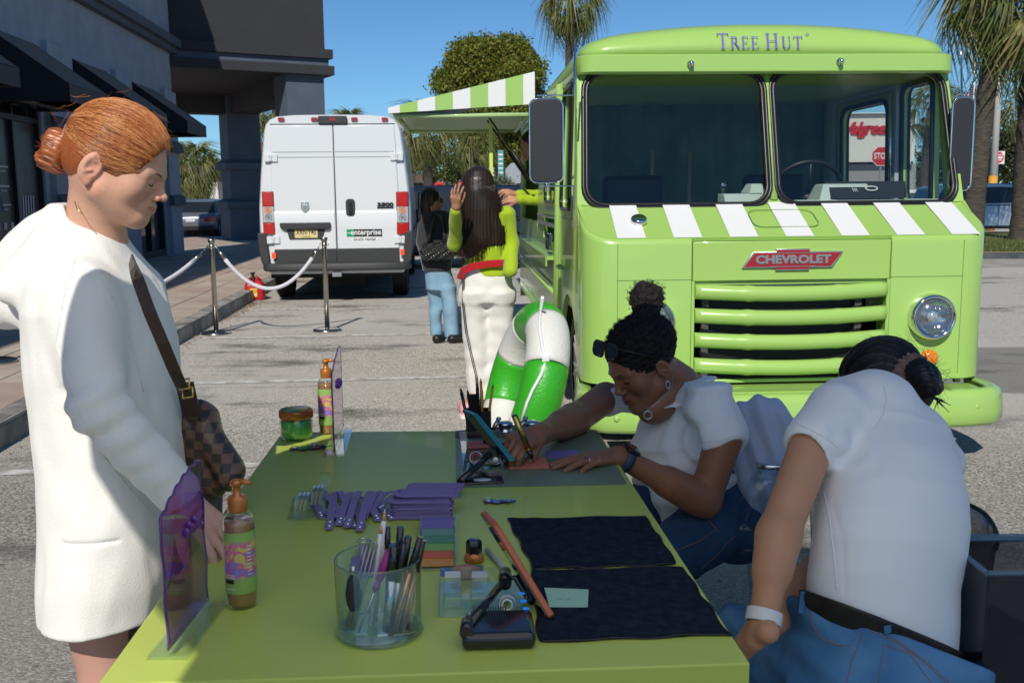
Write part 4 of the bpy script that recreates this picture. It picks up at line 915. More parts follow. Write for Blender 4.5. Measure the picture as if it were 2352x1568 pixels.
def roofz(k, x):  # crowned roof cap: k 0 base .. 1 top
    return 0
m = MB(); rings = []
ZR = 2.187
K = [(0, .004, 0), (.06, .008, .008), (.105, .018, .024), (.14, .035, .05), (.167, .065, .09), (.188, .11, .15), (.202, .2, .28), (.213, .35, .5), (.217, .5, .8)]
for dz, ins, iny in K:
    base = sect(0, HW-.005-ins, yh+.02+iny, .16)
    rings.append([(x, y, ZR+dz*(1-.5*min(1, abs(x)/HW)**2.2*(1 if dz > .05 else 0))) for x, y, _ in base])
m.loft(rings, smooth=True); m.build('roof', M_green, truck)
for (px, py) in ((1581, 148), (1934, 142)):
    p = TL(px, py, yh); m = MB(); R = Matrix.Rotation(PI/2, 3, 'X'); c = Vector((p.x, yh, p.z))
    m.lathe([(.022,0),(.020,.008),(.012,.012),(.012,.02),(.016,.024),(.014,.034),(.006,.04),(0,.04)], c, 16, R); m.build('wiper_spindle', M_chrome, truck)
# lettering, serif caps built from strokes (unit height)
def serif(m, ch, x, h, z0, y):
    t, th, sf = .13*h, .035*h, .10*h
    def bar(x0, x1, a, b): m.b2(x+x0, x+x1, y-.0015, y, z0+a, z0+b)
    def stem(c, a=0.0, b=None): b = h if b is None else b; bar(c-t/2, c+t/2, a+th+.0005, b-th-.0005); bar(c-t/2-sf*.7, c+t/2+sf*.7, a, a+th); bar(c-t/2-sf*.7, c+t/2+sf*.7, b-th, b)
    def poly(p): m.prism([(x+a*h, z0+b*h) for a, b in p], y-.0019, y-.0002, 'y')
    if ch == 'T': 
        bar(.36*h-t/2, .36*h+t/2, th, h-th-.0005); bar(.36*h-t/2-sf, .36*h+t/2+sf, 0, th-.0005); bar(0, .72*h, h-th*1.3, h); poly([(0,.8),(.03,.8),(.07,.96),(0,.97)]); poly([(.72,.8),(.69,.8),(.65,.96),(.72,.97)]); return .74*h
    if ch == 'E': stem(.15*h); bar(.2*h, .54*h, h-th*1.2, h-.0003); bar(.2*h, .58*h, .0003, th*1.2); bar(.2*h, .46*h, .5*h-th/2, .5*h+th/2); poly([(.54,.82),(.51,.82),(.47,.97),(.54,.985)]); poly([(.60,.2),(.57,.2),(.5,.03),(.58,.015)]); poly([(.46,.4),(.44,.4),(.44,.6),(.46,.6)]); return .66*h
    if ch == 'H': stem(.16*h); stem(.68*h); bar(.22*h, .62*h, .5*h-th/2, .5*h+th/2); return .9*h
    if ch == 'U':
        bar(.18*h-t/2, .18*h+t/2, .3*h, h-th-.0005); bar(.18*h-t/2-sf*.7, .18*h+t/2+sf*.7, h-th, h); bar(.66*h-t*.2, .66*h+t*.2, .3*h, h-th-.0005); bar(.66*h-t*.2-sf*.7, .66*h+t*.2+sf*.7, h-th, h)
        ot = [(.42-.305*math.cos(a), .3-.3*math.sin(a)) for a in [PI*i/12 for i in range(13)]]; it = [(.43-.2*math.cos(a), .3-.24*math.sin(a)) for a in [PI*i/12 for i in range(13)]]
        for i in range(12): poly([ot[i], ot[i+1], it[i+1], it[i]])
        return .88*h
    if ch == 'R':
        stem(.15*h); ot = [(.3+.24*math.sin(a), .75+.25*math.cos(a)) for a in [PI*i/10 for i in range(11)]]; it = [(.28+.14*math.sin(a), .75+.205*math.cos(a)) for a in [PI*i/10 for i in range(11)]]
        for i in range(10): poly([ot[i], ot[i+1], it[i+1], it[i]])
        poly([(.2,.965),(.3,1),(.3,.955),(.2,.965)][:3]); bar(.2*h, .31*h, h-.045*h, h-.0004); bar(.2*h, .31*h, .5*h, .54*h)
        poly([(.3,.52),(.42,.52),(.74,.03),(.8,0),(.62,0)]); return .76*h
    return .3*h
lt = MB(); hbig, hsm = .090, .071; yt = yh-.001
a = TL(1644, 100, yh+.02); b = TL(1850, 100, yh+.02); seq = [('T', hbig), ('R', hsm), ('E', hsm), ('E', hsm), (' ', hbig), ('H', hbig), ('U', hsm), ('T', hsm)]
tmp = MB(); x = 0
for ch, h in seq: x += serif(tmp, ch, x, h, 0, 0)+(.008 if ch != ' ' else 0)
k = (b.x-a.x)/x; tmp.v = [(a.x+vx*k, vy, vz) for vx, vy, vz in tmp.v]
zt0 = TL(1750, 113, yh+.02).z
# wrap the letters onto the front of the roof cap
zk = [2.275+d*(1-0) for d, _, _ in K]; yk = [yh+.02+q for _, _, q in K]
def capy(x_, z_):
    f = 1-.5*min(1, abs(x_)/HW)**2.2; zz = [ZR+d*(f if d > .05 else 1) for d, _, _ in K]
    return float(np.interp(z_, zz, yk))
tmp.v = [(vx, capy(vx, vz+zt0)-.011+vy, vz+zt0) for vx, vy, vz in tmp.v]; tmp.build('lettering', M_purple, truck)
p = TL(1855, 82, yh+.06); text('lettering', '®', M_purple, truck, face_M((p.x, capy(p.x, p.z)-.006, p.z), (1,0,0), (0,0,1)), .03)
# grille: opening frame, radiator, four ribbed bars
m = MB(); m.b2(gx0-.004, gx0+.012, .002, .12, gz0, gz1); m.b2(gx1-.012, gx1+.004, .002, .12, gz0, gz1); m.b2(gx0+.012, gx1-.012, .02, .12, gz1-.022, gz1); m.build('grille_frame', M_green, truck)
m = MB(); m.b2(gx0+.013, gx1-.013, .06, .075, gz1-.045, gz1-.023); m.build('grille_header', M_alu, truck)
m = MB(); m.b2(gx0, gx1, .30, .31, gz0-.05, gz1); m.build('grille_backing', M_dkgap, truck)
rad = MB(); rad.b2(gx0+.13, gx1-.12, .2, .215, gz0-.04, gz1-.03); ro = rad.build('radiator', mat('radiator_core', (.035,.037,.036), .5, .3), truck)
m = MB(); n = 46
for i in range(n): z = gz0-.03+(gz1-gz0)*i/n; m.b2(gx0+.13, gx1-.12, .192, .199, z, z+.0045)
ro2 = m.build('radiator_fin', mat('radiator_fins', (.07,.075,.075), .4, .6), ro); ro2['kind'] = 'stuff'
m = MB(); m.b2(gx0+.09, gx0+.128, .16, .2, gz0-.04, gz1-.03); m.b2(gx1-.118, gx1-.08, .16, .2, gz0-.04, gz1-.03); m.build('radiator_bracket', mat('grey_bracket', (.12,.12,.12), .5, .5), truck)
for k in range(4):
    zc = [TL(1615, y_, -.02).z for y_ in (671, 726, 782, 840)][k]; m = MB(); prof = []
    for sgn in (0,):
        rings = []
        NX = 30
        for i in range(NX+1):
            u = i/NX; x = gx0+.014+(gx1-gx0-.028)*u; bow = -.05+.065*(2*u-1)**2; sagz = -.012*math.sin(PI*u)
            nd = max(math.exp(-((u-.275)/.012)**2), math.exp(-((u-.745)/.012)**2)); rr_ = .0405*(1+.16*nd)
            rings.append([(x, bow+rr_*1.05*math.cos(a)*.9, zc+sagz+rr_*math.sin(a)) for a in [2*PI*j/18 for j in range(18)]])
        m.loft(rings)
    m.build('grille_bar', M_green, truck)
# headlights
for (px, py) in ((2140, 727), (1497, 741)):
    p = TL(px, py, -.02); R = Matrix.Rotation(PI/2, 3, 'X'); c = Vector((p.x, 0, p.z)); r = .125
    m = MB(); m.lathe([(r,-.0),(r,.02),(r*.985,.04),(r*.93,.058),(r*.86,.062),(r*.80,.05),(r*.76,.04)], c, 40, R, cap=False); h = m.build('headlight', M_chrome, truck)
    m = MB(); m.lathe([(r*.76,.044),(r*.66,.030),(r*.45,.014),(r*.2,.006),(0,.004)], c, 32, R, cap=False); m.build('reflector', M_chrome, h)
    m = MB(); m.lathe([(r*.775,.042),(r*.7,.052),(r*.5,.066),(r*.25,.074),(0,.077)], c, 40, R, cap=False)
    for i in range(7): zz = -r*.55+r*1.1*i/6; w_ = math.sqrt(max(0, (r*.7)**2-zz*zz)); m.b2(c.x-w_, c.x+w_, c.y-.062+.025*abs(zz/r), c.y-.058+.025*abs(zz/r), c.z+zz, c.z+zz+.0012)
    for i in range(9): xx = -r*.6+r*1.2*i/8; w_ = math.sqrt(max(0, (r*.7)**2-xx*xx)); m.b2(c.x+xx, c.x+xx+.001, c.y-.062+.025*abs(xx/r), c.y-.058+.025*abs(xx/r), c.z-w_, c.z+w_)
    m.build('lens', MATS.get('headlamp_glass') or clear_mat('headlamp_glass', (.9,.92,.93), 1.3, .08, 1.6, .08), h)
    m = MB(); m.ell((c.x, c.y-.03, c.z), (.03,.02,.03)); m.build('bulb', M_headl, h)
p = TL(2134, 822, 0); m = MB(); R = Matrix.Rotation(PI/2, 3, 'X'); m.lathe([(.048,0),(.048,.008),(.04,.022),(.02,.03),(0,.031)], (p.x, 0, p.z), 24, R); m.build('indicator_lamp', M_orange, truck)
p = TL(1497, 838, 0); m = MB(); m.lathe([(.048,0),(.048,.008),(.04,.022),(.02,.03),(0,.031)], (p.x, 0, p.z), 24, R); m.build('indicator_lamp', M_orange, truck)
# emblem
a, b = TL(1705, 595, -.01), TL(1936, 595, -.01); cx_ = (a.x+b.x)/2; cz = TL(1820, 596, -.01).z; w2 = (b.x-a.x)/2
bow = lambda q, s=1.0: [( -w2*s-.00*q, -.034*s+(1-s)*0), (-.22*w2*2*s*.5*2*.5-.0, -.034*s)]
def bowtie(s, e):   # s overall inset
    w, w1 = w2-e*1.6, w2*.335-e*.3; h1, h2 = .042-e, .057-e
    return [(-w, -h1+.0), (-w1, -h1), (-w1, -h2), (w1, -h2), (w1, -h1), (w-.055, -h1), (w, h1), (w1, h1), (w1, h2), (-w1, h2), (-w1, h1), (-w+.055, h1)]
MB().prism([(cx_+x, cz+z) for x, z in bowtie(1, 0)], -.014, 0.0, 'y').build('emblem_plate', M_silver, truck, bevel=.002)
MB().prism([(cx_+x, cz+z) for x, z in bowtie(1, .0065)], -.0165, -.0142, 'y').build('emblem_face', M_redenam, truck)
text('emblem_lettering', 'CHEVROLET', M_silver, truck, face_M((cx_, -.019, cz), (1,0,0), (0,0,1)), .058, width=w2*1.5, extrude=.0015, offset=.0028)
m = MB(); m.b2(cx_-.12, cx_+.12, -.019, -.0166, cz+.034, cz+.037); m.b2(cx_-.12, cx_+.12, -.019, -.0166, cz-.037, cz-.034); m.build('emblem_line', M_silver, truck)
# panel seams on the front
m = MB(); zs = TL(1400, 645).z
m.b2(-.93, gx0, -.0015, .002, zs-.0015, zs+.0015); m.build('seam', M_seam, truck); m = MB(); m.b2(gx1, .93, -.0015, .002, zs-.0015, zs+.0015); m.build('seam', M_seam, truck)
for x in (-.925, .925): MB().b2(x-.0015, x+.0015, -.0015, .002, .45, zh0-.02).build('seam', M_seam, truck)
# bumper: curved bar wrapping the corners
zb1, zb0 = TL(1815, 905, -.22).z+.03, TL(1815, 1000, -.22).z+.02
zb1 = .405; zb0 = .205
path = [(-1.085, .16), (-1.1, .0), (-1.075, -.12), (-1.01, -.18), (-.9, -.2), (-.5, -.225), (0, -.235), (.5, -.225), (.9, -.2), (1.01, -.18), (1.075, -.12), (1.1, .0), (1.095, .16)]
path = [(x*.985-.006, y) for x, y in path]; rings = []
hc, hh = (zb0+zb1)/2, (zb1-zb0)/2
for i, (x, y) in enumerate(path):
    q0 = Vector(path[max(0, i-1)]); q1 = Vector(path[min(len(path)-1, i+1)]); tdir = (q1-q0).normalized(); nr = Vector((tdir.y, -tdir.x))
    sec = [(-.01, -hh*.9), (.015, -hh), (.045, -hh*.92), (.06, -hh*.7), (.062, -hh*.2), (.055, hh*.5), (.045, hh*.85), (.025, hh), (-.02, hh*.98), (-.03, hh*.9), (-.02, 0)]
    rings.append([(x+nr.x*o, y+nr.y*o, hc+v) for o, v in sec])
m = MB(); m.loft(rings); bo = m.build('front_bumper', M_green, truck, bevel=.004, seg=2, ang=50)
for (px, py) in ((1417, 962), (2244, 934)):
    p = TL(px, py, -.25); MB().lathe([(.017,0),(.016,.006),(.009,.011),(0,.012)], (p.x, -.252 if abs(p.x) < .7 else -.245, p.z), 14, Matrix.Rotation(PI/2, 3, 'X')).build('bumper_bolt', M_green, bo)
m = MB(); m.b2(-1.0, 1.0, -.18, .02, .36, .39); m.b2(-.6, .6, -.2, .0, .39, .41); m.build('bumper_apron', M_green, truck)
# sides
wr = .385; wcy = .80; ar = .47
def side(s):
    x0, x1 = (s*(HW-.03), s*HW)
    m = MB(); arch = [(wcy+ar*math.cos(PI*i/14), .36+ar*1.0*math.sin(PI*i/14)) for i in range(15)]
    # lower wall, front door part with arch
    low = [(.30, .34), (wcy-ar, .34)]+[p for p in arch[::-1]]+[(1.62, .34), (1.62, 1.28), (.30, 1.28)]
    m.prism(low, x0, x1, 'x'); m.build('side_wall', M_green, truck)
    m = MB(); m.prism([(.30, 1.2805), (.52, 1.2805), (.66, 2.14), (.595, 2.14), (.36, 1.36)], x0, x1, 'x'); m.build('corner_post', M_green, truck)
    return x0, x1
for s in (-1, 1): side(s)
def wallr(s, y0, y1, z0, z1, op=None, name='side_wall', inner=False):
    """side wall panel with a rounded opening (yo0,yo1,zo0,zo1,r)"""
    x0, x1 = s*(HW-.03), s*HW
    m = MB()
    if op is None: m.b2(x0, x1, y0, y1, z0, z1); return m.build(name, M_green, truck)
    a, b, c, d, r = op; inn = rrect(b-a, d-c, r, 6, (a+b)/2, (c+d)/2); out = rrect(y1-y0, z1-z0, .002, 6, (y0+y1)/2, (z0+z1)/2)
    ring_panel(m, out, inn, x0, x1, 'x'); o = m.build(name, M_green, truck)
    gk = MB(); gk.tube([(x1+s*.004, y, z) for y, z in rrect(b-a+.01, d-c+.01, r, 6, (a+b)/2, (c+d)/2)], .013, 8, closed=True); gk.tube([(x0-s*.004, y, z) for y, z in rrect(b-a+.03, d-c+.03, r, 6, (a+b)/2, (c+d)/2)], .018, 8, closed=True); gk.build('window_gasket', M_rub, o)
    MB().prism(rrect(b-a, d-c, r, 6, (a+b)/2, (c+d)/2), (x0+x1)/2-.002, (x0+x1)/2+.002, 'x').build('side_window', M_wsg, o); return o
# right side (seen from inside through the windshield)
wallr(1, .665, 1.12, 1.281, 2.139, (.70, 1.08, 1.36, 2.06, .07)); wallr(1, 1.123, 2.3, 1.281, 2.139, (1.32, 2.08, 1.42, 2.0, .1)); wallr(1, 1.623, YB, .34, 1.2795); wallr(1, 2.303, YB, 1.281, 2.139)
# left side: door with tall window, dark door gap, serving bay
wallr(-1, .665, 1.30, 1.281, 2.139, (.72, 1.22, 1.30+.04, 2.06, .07)); 
MB().b2(-HW+.025, -HW+.035, 1.302, 1.40, .34, 2.139).build('door_gap', M_dkgap, truck)
m = MB(); m.tube([(-HW-.006, 1.30, .4), (-HW-.006, 1.30, 2.13)], .016, 6); m.build('door_trim', M_green, truck)
m = MB(); m.tube([(-HW-.012, 1.42, .4), (-HW-.012, 1.42, 2.13)], .03, 6); m.build('post_trim', M_green, truck)
wallr(-1, 1.40, 2.6, 1.281, 2.139, (1.62, 2.42, 1.38, 2.03, .05)); wallr(-1, 1.623, YB, .50, 1.10)
MB().b2(-HW, -HW+.03, 2.6, 3.2, 1.10, 2.139).build('side_wall', M_green, truck); MB().b2(-HW, -HW+.03, 5.25, YB, 1.10, 2.139).build('side_wall', M_green, truck); MB().b2(-HW, -HW+.03, 3.2, 5.25, 1.10, 1.2).build('side_wall', M_green, truck); MB().b2(-HW, -HW+.03, 3.2, 5.25, 2.06, 2.139).build('side_wall', M_green, truck)
m = MB(); m.b2(-HW-.06, -HW-.002, 1.62, 5.4, .985, 1.01); m.b2(-HW-.066, -HW-.056, 1.62, 5.4, .94, 1.012); m.build('serving_shelf', M_green, truck)
m = MB(); m.b2(-HW-.04, -HW-.002, 1.45, YB, .50, .53); m.tube([(-HW-.03, 1.5, .78), (-HW-.03, 5.6, .78)], .014, 6); m.build('rub_rail', M_green, truck)
m = MB(); m.b2(-HW-.01, -HW-.002, 1.5, 3.1, 1.2, 1.23); m.b2(-HW-.01, -HW-.002, 1.5, 3.1, 1.26, 1.275); m.build('sliding_rail', M_alu, truck)
# small chrome badge on the side
m = MB(); m.b2(-HW-.03, -HW-.002, 1.75, 2.05, 1.035, 1.16); bd = m.build('side_badge', M_chrome, truck, bevel=.006)
text('badge_lettering', 'P10', M_black, bd, face_M((-HW-.0325, 1.9, 1.095), (0,-1,0), (0,0,1)), .09, width=.24, offset=.004, extrude=.0005)
m = MB(); m.tube([(-HW-.012, .92, .98), (-HW-.04, .93, .98), (-HW-.04, 1.08, .98), (-HW-.012, 1.09, .98)], .011, 8); m.build('door_handle', M_green, truck)
# floor, rear, interior
m = MB(); m.b2(-HW+.03, HW-.03, 1.45, YB-.05, .55, .6); m.build('floor', M_inn, truck)
MB().b2(-HW+.03, HW-.03, .32, 1.45, .74, .79).build('cab_floor', M_inn, truck)
MB().b2(-HW, HW, YB-.03, YB, .34, 2.14).build('rear_wall', M_green, truck)
m = MB(); n = 60; pts = []
for i in range(n+1): x = -HW+.035+(2*HW-.07)*i/n; pts.append((x, 2.45+.028*math.sin(i*1.05)+.012*math.sin(i*2.3)))
m.add([(x, y, .62) for x, y in pts]+[(x, y+.01*math.sin(i), 2.12) for i, (x, y) in enumerate(pts)], [(i, i+1, n+2+i, n+1+i) for i in range(n)]); m.sm = [True]*n; m.build('curtain', M_curt, truck)
m = MB(); m.b2(-HW+.031, HW-.031, .60, 2.44, 2.125, 2.135); m.build('ceiling', M_inn, truck)
for s in (1,):
    m = MB(); m.b2(s*(HW-.032), s*(HW-.07), 1.10, 1.17, .8, 2.12); m.b2(s*(HW-.032), s*(HW-.07), 2.2, 2.28, .8, 2.12); m.b2(s*(HW-.032), s*(HW-.06), 1.17, 2.2, 2.06, 2.12); m.build('door_frame', M_inn, truck)
    m = MB(); m.tube([(HW-.09, 1.14, 1.3), (HW-.09, 1.14, 2.05)], .014, 8); m.build('grab_pole', M_chrome, truck)
m = MB(); m.b2(-.95, .1, .40, .62, 1.26, 1.36); m.b2(.1, .98, .40, .62, 1.26, 1.38); m.hexa([(.3,.45,1.37),(.62,.45,1.37),(.62,.68,1.37),(.3,.68,1.37),(.34,.5,1.47),(.6,.5,1.47),(.6,.64,1.47),(.34,.64,1.47)]); m.build('dashboard', M_dash, truck, bevel=.008)
m = MB(); m.hexa([(-.25,.42,1.362),(.06,.42,1.362),(.06,.6,1.362),(-.25,.6,1.362),(-.25,.47,1.42),(.06,.47,1.42),(.06,.6,1.42),(-.25,.6,1.42)]); m.hexa([(-.1,.46,1.42),(.0,.46,1.42),(.02,.6,1.42),(-.12,.6,1.42),(-.08,.5,1.475),(-.02,.5,1.475),(-.01,.58,1.475),(-.09,.58,1.475)]); m.build('instrument_box', M_dash, truck, bevel=.006)
m = MB(); m.hexa([(.38,.39,1.386),(.78,.39,1.386),(.86,.56,1.386),(.34,.56,1.386),(.38,.41,1.395),(.78,.41,1.395),(.84,.54,1.485),(.36,.54,1.485)]); db = m.build('black_case', mat('black_nylon', (.02,.025,.03), .6), truck, bevel=.01)
text('case_print', '|||', MATS['sign_white'], db, face_M((.5,.44,1.437), (1,0,0), Vector((0,.13,.09))), .04); 
m = MB(); m.tube([(.60+.035*math.cos(a), .445+.008*math.sin(a), 1.442+.012*math.sin(a)) for a in [2*PI*i/16 for i in range(16)]], .0035, 5, closed=True); m.build('case_logo', MATS['sign_white'], db)
# steering wheel
R = Matrix.Rotation(math.radians(-62), 3, 'X'); c = Vector((.40, .98, 1.40)); m = MB()
m.tube([Vector((.235*math.cos(a), .235*math.sin(a), 0)) for a in [2*PI*i/48 for i in range(48)]], .014, 8, closed=True)
for a in (.5, 2.6, 4.7): m.tube([(0,0,-.05), (.12*math.cos(a), .12*math.sin(a), -.03), (.23*math.cos(a), .23*math.sin(a), 0)], .01, 6)
m.lathe([(.045,-.07),(.045,-.035),(0,-.03)], n=14); m.tube([(0,0,-.05),(0,-.05,-.5)], .025, 8)
m.v = [tuple((R @ Vector(v))+c) for v in m.v]; m.build('steering_wheel', M_black, truck)
m = MB(); m.tube([(-.15,1.1,.8),(-.1,1.0,1.25),(-.12,.98,1.45)], .012, 6); m.ell((-.12,.98,1.47), (.022,.022,.025)); m.build('gear_lever', M_chrome, truck)
for x, sx in ((.45, 1), (-.55, -1)):
    m = MB(); m.b2(x-.22, x+.22, 1.3, 1.75, 1.0, 1.1); m.b2(x-.21, x+.21, 1.72, 1.84, 1.1, 1.55); m.build('seat', M_black, truck, bevel=.03)
for x, h in ((-.33, 1.75), (-.05, 1.72)): m = MB(); m.tube([(x, 2.2, .6), (x, 2.2, h)], .02, 8); m.build('chrome_pole', M_chrome, truck)
# wheels and dark underside
for s in (-1, 1): wheel(truck, (s*(HW-.15), wcy, wr), wr, .2, s, rim=M_stripe); wheel(truck, (s*(HW-.17), 3.9, wr), wr, .24, s, rim=M_stripe)
m = MB(); m.b2(-HW+.26, HW-.26, .25, YB-.1, .3, .5); m.b2(-.75, .75, wcy-.06, wcy+.06, .3, .42); m.build('chassis', M_black, truck)
m = MB()
for s in (-1, 1): 
    a_ = [(wcy+(ar-.01)*math.cos(PI*i/14), .36+(ar-.01)*math.sin(PI*i/14)) for i in range(15)]; n = 15
    m.add([(s*(HW-.03), y, z) for y, z in a_]+[(s*(HW-.32), y, z) for y, z in a_], [(i, i+1, n+i+1, n+i) for i in range(n-1)])
m.build('wheel_well', M_dkgap, truck)
# mirrors on tubular arms
def tmirror(px0, py0, px1, py1, yl, s):
    a = TL(px0, py0, yl); b = TL(px1, py1, yl); cx, cz = (a.x+b.x)/2, (a.z+b.z)/2; w_, h_ = b.x-a.x, a.z-b.z
    m = MB(); m.prism(rrect(w_, h_, .04, 5, cx, cz), yl-.012, yl+.02, 'y'); mo = m.build('door_mirror', mat('mirror_back', (.022,.024,.03), .55) if 'mirror_back' not in MATS else MATS['mirror_back'], truck, bevel=.006)
    m = MB(); m.tube([(x, yl-.004, z) for x, z in rrect(w_+.006, h_+.006, .042, 5, cx, cz)], .006, 6, closed=True); m.tube([(x, yl+.018, z) for x, z in rrect(w_-.01, h_-.01, .035, 5, cx, cz)], .005, 6, closed=True); m.build('mirror_rim', M_chrome, mo)
    m = MB(); xi = s*(HW+.0); top = cz+h_/2+.02; bot = cz-h_/2-.02
    m.tube([(cx, yl, top-.03), (cx, yl, top+.012)], .008, 8); m.tube([(cx-.05, yl, top+.0), (xi+s*.03, yl+.1, top+.01), (xi+s*.02, yl+.12, top+.26), (xi, yl+.13, top+.26)], .006, 6); m.tube([(cx-.04, yl, bot), (xi+s*.03, yl+.1, bot), (xi+s*.03, yl+.1, bot-.22), (xi, yl+.13, bot-.22)], .006, 6); m.tube([(cx, yl, bot+.03), (cx, yl, bot-.03)], .008, 8)
    m.build('mirror_arm', M_chrome, mo)
tmirror(1217, 229, 1292, 418, .12, -1); tmirror(2190, 225, 2226, 436, .42, 1)
# raised serving hatch: wedge with striped end panel, frame and gas struts
hy0, hy1 = 3.25, 5.35; zb = PY(1100, 256, 8.62).z; hx0 = -HW-.01; ox = -HW-1.22
hat = MB(); z_in, z_out, zt = zb+.04, zb-.03, zb+.30
hat.m = 0; hat.add([(ox,hy0,z_out+.045),(hx0,hy0,zt),(hx0,hy1,zt),(ox,hy1,z_out+.045),(ox,hy0,z_out+.033),(hx0,hy0,zt-.012),(hx0,hy1,zt-.012),(ox,hy1,z_out+.033)], [(0,1,2,3),(7,6,5,4),(0,4,5,1),(1,5,6,2),(2,6,7,3),(3,7,4,0)])
ho = hat.build('serving_hatch', M_green, truck)
m = MB(); m.b2(ox, ox+.03, hy0+.012, hy1, z_out, z_out+.03); m.build('hatch_edge', M_green, ho)
def endx(t): return ox+(hx0-ox)*t
ns = 9; ts = [0, .08]+[.08+ (.84)*i/7 for i in range(1, 8)]+[1.0]
for i in range(len(ts)-1):
    t0, t1 = ts[i], ts[i+1]; m = MB(); zb_ = lambda t: z_out+(z_in-z_out)*t; zt_ = lambda t: z_out+.046+(zt-z_out-.046)*t
    m.prism([(endx(t0)+.0003, zb_(t0)), (endx(t1)-.0003, zb_(t1)), (endx(t1)-.0003, zt_(t1)), (endx(t0)+.0003, zt_(t0))], hy0-.012, hy0, 'y'); m.build('end_panel', M_stripe if i % 2 == 0 else M_green, ho)
m = MB(); q = [(ox+.06, hy0+.05), (hx0-.05, hy0+.05), (hx0-.05, hy1-.05), (ox+.06, hy1-.05)]
for (A_, B_) in zip(q, q[1:]+q[:1]): m.tube([(A_[0], A_[1], zb-.045), (B_[0], B_[1], zb-.045)], .022, 6)
m.b2(ox+.08, hx0-.07, hy0+.07, hy1-.07, zb-.035, zb-.025); m.build('hatch_lining', mat('pale_green_lining', (.45,.62,.30), .35, coat=.3), ho)
for y in (hy0+.15, hy0+.55):
    m = MB(); a = Vector((hx0-.38, y, zb-.05)); b = Vector((hx0-.02, y+.02, 1.55)); m.cyl(a, a.lerp(b, .5), .008, n=8); m.cyl(a.lerp(b, .5), b, .014, n=8); m.build('gas_strut', M_black, ho)
m = MB(); c = Vector((TL(1126, 275, 3.6).x, 3.6, 0)); z0_, z1_ = TL(1132, 450, 3.6).z-.25, TL(1123, 275, 3.6).z; m.b2(c.x-.012, c.x+.018, 3.6, 3.63, 0.0, z1_-.02); tag(m.build('hatch_prop', mat('lime_prop_paint', (.55,.68,.12), .5), ho))

# the upper body leans in slightly toward the roof
def _lean(o):
    for ch in o.children:
        if ch.type == 'MESH' and not ch.data.get('leaned') and not ch.name.startswith(('serving_hatch', 'door_mirror')):
            for v in ch.data.vertices:
                if v.co.z > 1.2 and -.2 < v.co.y: v.co.x *= 1-.030*min(1.2, v.co.z-1.2)
            ch.data['leaned'] = 1
        if not ch.name.startswith(('serving_hatch', 'door_mirror')): _lean(ch)
_lean(truck)
# ---------------------------------------------------------------- white rental van, rear view
M_van = mat('white_van_paint', (.66,.68,.70), .3, coat=.7); M_plast = mat('dark_grey_plastic', (.035,.036,.038), .55, bump=.15, bscale=200); M_seamd = mat('dark_seam', (.02,.02,.02), .7)
VO = Vector((-2.375, 13.6, 0)); VZ = .08; van = thing('cargo_van', 'white high roof cargo van seen from behind at the kerb', 'van', VO, VZ); VR = Matrix.Rotation(VZ, 3, 'Z'); VI = VR.transposed()
def VL(px, py, yl=0.0): return VI @ (PP(px, py, VO+VR @ Vector((0, yl, 0)), VR @ Vector((0, 1, 0)))-VO)
hwp = [(.40, .90), (.50, .965), (.62, 1.0), (.95, 1.025), (1.3, 1.02), (1.7, .985), (2.05, .945), (2.3, .915), (2.40, .885), (2.46, .83), (2.50, .74), (2.52, .5), (2.525, 0)]
def vsec(y, k=1.0, kz=1.0, cut=None):
    a = [(x*k, z*kz) for z, x in hwp]; return [(x, y, z) for x, z in a]+[(-x, y, z) for x, z in a[::-1][1:]]
m = MB(); m.loft([vsec(.0, .975, .993), vsec(.03, .995, .998), vsec(.12), vsec(4.6), vsec(5.3, .93, .6), vsec(5.9, .8, .45)], smooth=True); body = m.build('body', M_van, van, bevel=.004, seg=1, ang=40)
def vp(px, py): p = VL(px, py); return p.x, p.z
